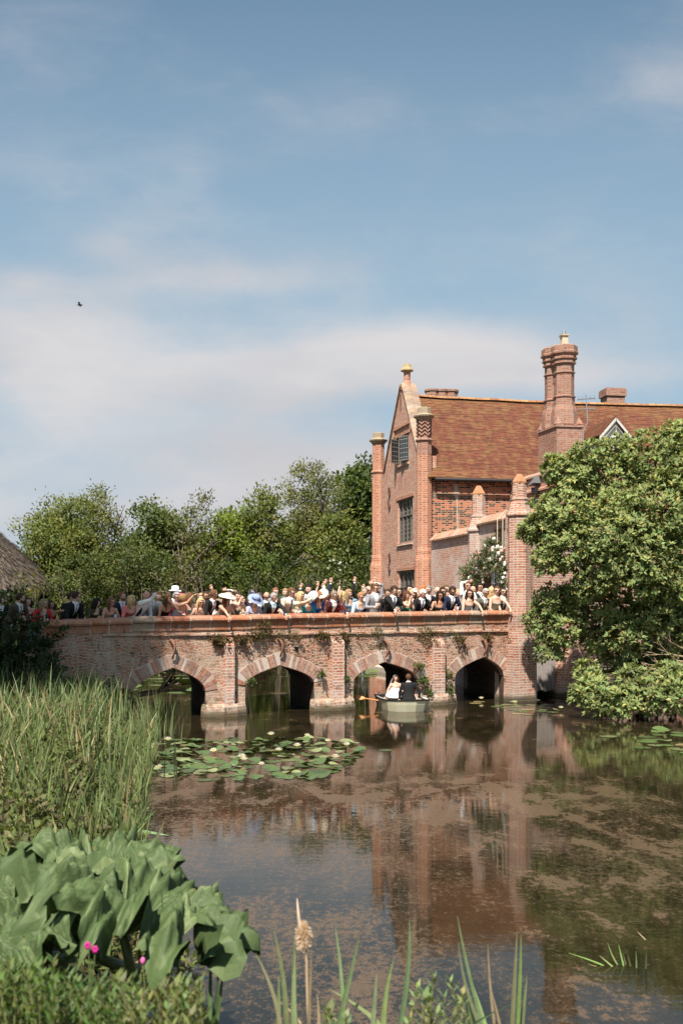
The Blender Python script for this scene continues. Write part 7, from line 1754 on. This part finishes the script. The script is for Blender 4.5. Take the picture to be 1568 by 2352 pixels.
for y in (-.25, .62):
    mb = MB(); mb.box((-.55, y - .14, .17), (.55, y + .14, .21), BT); mb.build('thwart', plain('white_gelcoat2', (.55, .53, .49), .5), boat)
for sg in (-1, 1):
    mb = MB(); p = BT @ Vector((sg * .60, .0, .33)); mb.tube([p, p + Vector((0, 0, .07))], .012, 6); mb.tube([p + Vector((-.035, 0, .12)), p + Vector((-.03, 0, .08)), p + Vector((0, 0, .065)), p + Vector((.03, 0, .08)), p + Vector((.035, 0, .12))], .009, 5); mb.build('rowlock', M['gutter'], boat)
# oars
def oar(label, a, b, blade_n, col, black=False):
    root = thing('oar', label, 'oar', tuple(a)); a, b = Vector(a), Vector(b); d = (b - a).normalized()
    mb = MB(); mb.tube([a, a.lerp(b, .8)], [.018, .016], 8); mb.build('shaft', cloth(col, .4), root, smooth=True)
    mb = MB(); s1 = (Vector(blade_n) - d * d.dot(Vector(blade_n))).normalized(); s2 = d.cross(s1); p0 = a.lerp(b, .78); L = (b - p0).length
    mb.rings([ell_ring(p0 + d * L * f, s2 * w_, s1 * th_, 10) for f, w_, th_ in ((0, .018, .016), (.12, .03, .014), (.4, .065, .009), (.75, .072, .007), (1, .068, .006))], True); mb.build('blade', cloth((.02, .02, .02) if black else col, .4), root, smooth=True)
    return root
Yb = BY
oar('varnished orange wooden oar stretched out to the left of the boat', P(925, 1618, Yb - .1), P(815, 1601, Yb + .1), (0, -1, .5), (.62, .27, .10))
oar('black bladed oar standing up at the right of the boat', P(950, 1618, Yb - .1), P(977, 1590, Yb + .0), (0, -1, .0), (.12, .10, .08), True)
# groom: seen from behind, facing away from the camera
gx_, gy_ = P(939, 1600, BY - .25).x, BY - .30
zs = HC + (HOR - 1549) * gy_ / F
def sit_fig(x, y, ztop, seat, f, lean, yaw, nod, hw=1.0):
    H = 1.7
    for _ in range(20):
        tp_ = seat + .327 * H * math.cos(lean) + .086 * H * math.cos(lean * .35) + .0685 * H; H *= 1 + (ztop - tp_) / .9 * .5
    return Fig((x, y, seat), f, H, lean, R(yaw), R(nod), sit=True, hw=hw)
FG = sit_fig(gx_, gy_, zs, .26, (-.12, 1), R(12), -8, -4, 1.08)
gl_, gr_ = FG.shoulder(-1), FG.shoulder(1)
groom = person('groom in black suit seated in the boat with his back to us', FG, col=(.016, .016, .017), hair=('short', (.10, .048, .026)), voxel=.012, group=None, legs=False,
    arms={'L': (P(962, 1606, gy_ + .06), (1, -.25, .1), (.3, .5, -.4), .9), 'R': (P(917, 1610, gy_ + .1), (-1, -.25, -.1), (-.3, .5, -.2), .9)} if FG.a.x < 0 else {'R': (P(962, 1606, gy_ + .06), (1, -.25, .1), (.3, .5, -.4), .9), 'L': (P(917, 1610, gy_ + .1), (-1, -.25, -.1), (-.3, .5, -.2), .9)})
for sg in (-1, 1):
    mb = MB(); hp = FG.hip + FG.a * sg * .07 * FG.H; kn = hp + FG.f * .40 + Vector((0, 0, .10)); mb.tube([hp, kn, kn + FG.f * .15 - Vector((0, 0, .30))], [.085, .065, .05], 9); mb.build('trouser_leg', cloth((.016, .016, .017)), groom, smooth=True)
mb = MB(); mb.rings([ell_ring(FG.hip + FG.sp * l * FG.H, FG.a * w1 * FG.H, FG.ch * w2 * FG.H) for l, w1, w2 in ((-.07, .135, .10), (.0, .122, .085), (.08, .105, .068))], True); mb.build('jacket_skirt', cloth((.016, .016, .017)), groom, smooth=True)
mb = MB(); mb.tube([FG.T(0, .31, -.006), FG.T(0, .342, -.0)], [.045 * FG.H, .037 * FG.H], 12); mb.build('collar', cloth(WH), groom, smooth=True)
# bride: facing us, turned a little to her groom
bx_, by_ = P(907, 1600, BY + .42).x, BY + .42
zs = HC + (HOR - 1551) * by_ / F
FBr = sit_fig(bx_, by_, zs, .26, (.16, -1), R(8), 14, 4, .92)
bride = person('smiling bride in white gown and veil seated in the boat', FBr, top='strapless', col=(.82, .80, .78), fem=True, hair=('long', (.055, .022, .014)), voxel=.011, skin='pale', group=None, legs=False,
    arms={'L': (P(885, 1607, by_ - .12), (-1, 0, -.4), (-.3, -.5, -.5), .5), 'R': (P(925, 1606, by_ - .15), (1, 0, -.3), (-.5, -.5, -.2), .6)})
for sg in (-1, 1):
    mb = MB(); mb.tube([FBr.T(sg * .055, .225, .055), FBr.T(sg * .062, .275, .035), FBr.T(sg * .055, .300, -.02), FBr.T(sg * .05, .24, -.055)], .008, 5); mb.build('strap', cloth((.82, .80, .78)), bride, smooth=True)
mb = MB(); mb.rings([ell_ring(FBr.hip + Vector((x, y, z)), Vector((w1, 0, 0)), Vector((0, w2, 0)), 20) for x, y, z, w1, w2 in ((.0, -.24, .0, .27, .32), (0, -.20, .06, .25, .28), (0, -.10, .11, .20, .18), (0, -.02, .17, .15, .12), (0, 0, .24, .12, .09))], True)
for v_i in range(len(mb.v)):
    x, y, z = mb.v[v_i]; mb.v[v_i] = (x + .012 * math.sin(y * 40), y + .012 * math.sin(x * 45), z)
mb.build('skirt', cloth((.80, .78, .76)), bride, smooth=True)
mb = MB(); mb.ell(FBr.head(0, .665, -.46), (FBr.hr * .15, FBr.hr * .05, FBr.hr * .035), 8, 5, FBr.HM); mb.build('teeth', M['tooth'], bride, smooth=True)
m, t, o = newmat('tulle'); p_ = nd(t, 'ShaderNodeBsdfPrincipled', {'Base Color': (.85, .83, .80, 1), 'Roughness': .9}); tr = nd(t, 'ShaderNodeBsdfTransparent'); tl = nd(t, 'ShaderNodeBsdfTranslucent', {0: (.85, .83, .80, 1)})
mm_ = nd(t, 'ShaderNodeMixShader', {0: .45, 1: p_.outputs[0], 2: tl.outputs[0]}); mx_ = nd(t, 'ShaderNodeMixShader', {0: .42, 1: tr.outputs[0], 2: mm_.outputs[0]}); t.links.new(mx_.outputs[0], o.inputs[0]); M['tulle'] = m
mb = MB(); rings = []; n = 26
for j in range(13):
    f = j / 12; r = []
    for i in range(n + 1):
        a = PI * (.80 + 1.40 * i / n) if False else PI + PI * (-.10 + 1.2 * i / n)
        if f < .35:
            g_2 = f / .35; ph = PI / 2 * (1 - g_2); x, y, z = math.cos(ph) * math.cos(a), math.cos(ph) * math.sin(a), math.sin(ph)
            q = FBr.head(x * .92, y * 1.08 + .02, .22 + z * .95)
        else:
            g_2 = (f - .35) / .65; q0 = FBr.head(math.cos(a) * .92, math.sin(a) * 1.08 + .02, .22); fl_ = 1 + .16 * math.sin(i * 1.9)
            q = q0 + Vector((-.02 - .22 * g_2 * (1 if math.cos(a) * FBr.HM[0][0] < 0 else .35) * fl_ * abs(math.cos(a)), .16 * g_2 * fl_, -.66 * g_2))
        r.append(q)
    rings.append(r)
vs = [p for r in rings for p in r]; k = n + 1
mb.add(vs, [(j * k + i, j * k + i + 1, (j + 1) * k + i + 1, (j + 1) * k + i) for j in range(12) for i in range(n)]); mb.build('veil', M['tulle'], bride, smooth=True)
finish_people()

# ------------------------------------------------------------ flower arch over the courtyard gate
fa = thing('flower_arch', 'tall asymmetric arch of white and pink roses with greenery round the gate', 'flower arch', tuple(cfm.q((gate[0] + gate[1]) / 2, -.3, 1.5)))
al = []
def alobe(x, y, r):
    Y = 12.125 / (.25 + (x - 784) / F) - .42; al.append((tuple(P(x, y, Y)), (r / F * Y, .28, r / F * Y)))
for (x, y, r) in ((1135, 1248, 14), (1122, 1262, 18), (1143, 1272, 17), (1112, 1285, 20), (1132, 1292, 20), (1152, 1296, 14), (1100, 1302, 18), (1086, 1312, 17), (1118, 1308, 18), (1075, 1325, 14), (1158, 1318, 12), (1090, 1330, 15), (1104, 1335, 10), (1160, 1340, 11), (1156, 1356, 9), (1078, 1342, 10), (1140, 1310, 12), (1066, 1318, 9), (1153, 1275, 11), (1160, 1300, 10)): alobe(x, y, r)
foliage('greenery', al, (.135, .165, .085), 26, 16, .13, .11, .045, fa, shell=.3, cvar=.5)
fan = []
for i in range(100):
    c, r = al[RNG.integers(len(al))]; d = rnd_dirs(1)[0]; d[1] = -abs(d[1]) - .3; d = d / np.linalg.norm(d); p = Vector(c) + Vector(d * np.array(r) * 1.05); s = random.uniform(.028, .046) if i % 6 else .058
    mb = MB(); cc = random.choice([(.74, .70, .64), (.72, .66, .58), (.74, .72, .70), (.62, .32, .30), (.66, .45, .38)]); 
    mb.ell(p, (s, s * .8, s), 7, 5); 
    for k in range(5): a = k * 1.256; mb.ell(p + Vector((math.cos(a) * s * .7, .0, math.sin(a) * s * .7)), (s * .6, s * .5, s * .6), 6, 4)
    mb.build('rose', cloth(cc), fa, smooth=True)
lt = thing('lantern', 'grey barred iron lantern hanging among the roses of the flower arch', 'lantern', tuple(P(1143, 1340, 29.35)))
lc = P(1142, 1325, 29.35); mb = MB()
for i in range(8): a = i * PI / 4; mb.tube([lc + Vector((.16 * math.cos(a), .16 * math.sin(a), -.26)), lc + Vector((.16 * math.cos(a), .16 * math.sin(a), .20))], .012, 4)
for z in (-.2, .2): mb.lathe(lc, [(.17, lc.z + z - .012), (.185, lc.z + z), (.17, lc.z + z + .012)], 12)
mb.build('cage', M['alu'], lt); mb = MB(); mb.lathe(lc, [(.18, lc.z + .213), (.06, lc.z + .32), (.02, lc.z + .36)], 10); mb.build('cap', M['lead'], lt)
# drifting petals thrown from the parapet, and scattered petals on the water
pet = []
for i in range(150):
    x, y = random.gauss(790, 60), random.gauss(1395, 28); Y = 25.29 / (1 - .523 * (x - 784) / F) - random.uniform(.1, .6); pet.append(tuple(P(x, y, Y)))
pet = np.array(pet); n = len(pet)
tag(link('petals', leaves('petals', pet, rnd_dirs(n), rnd_dirs(n), .028, .022, np.tile((.74, .66, .60), (n, 1)), M['leaf'])), 'pale confetti petals falling from the parapet', 'petals', kind='stuff')
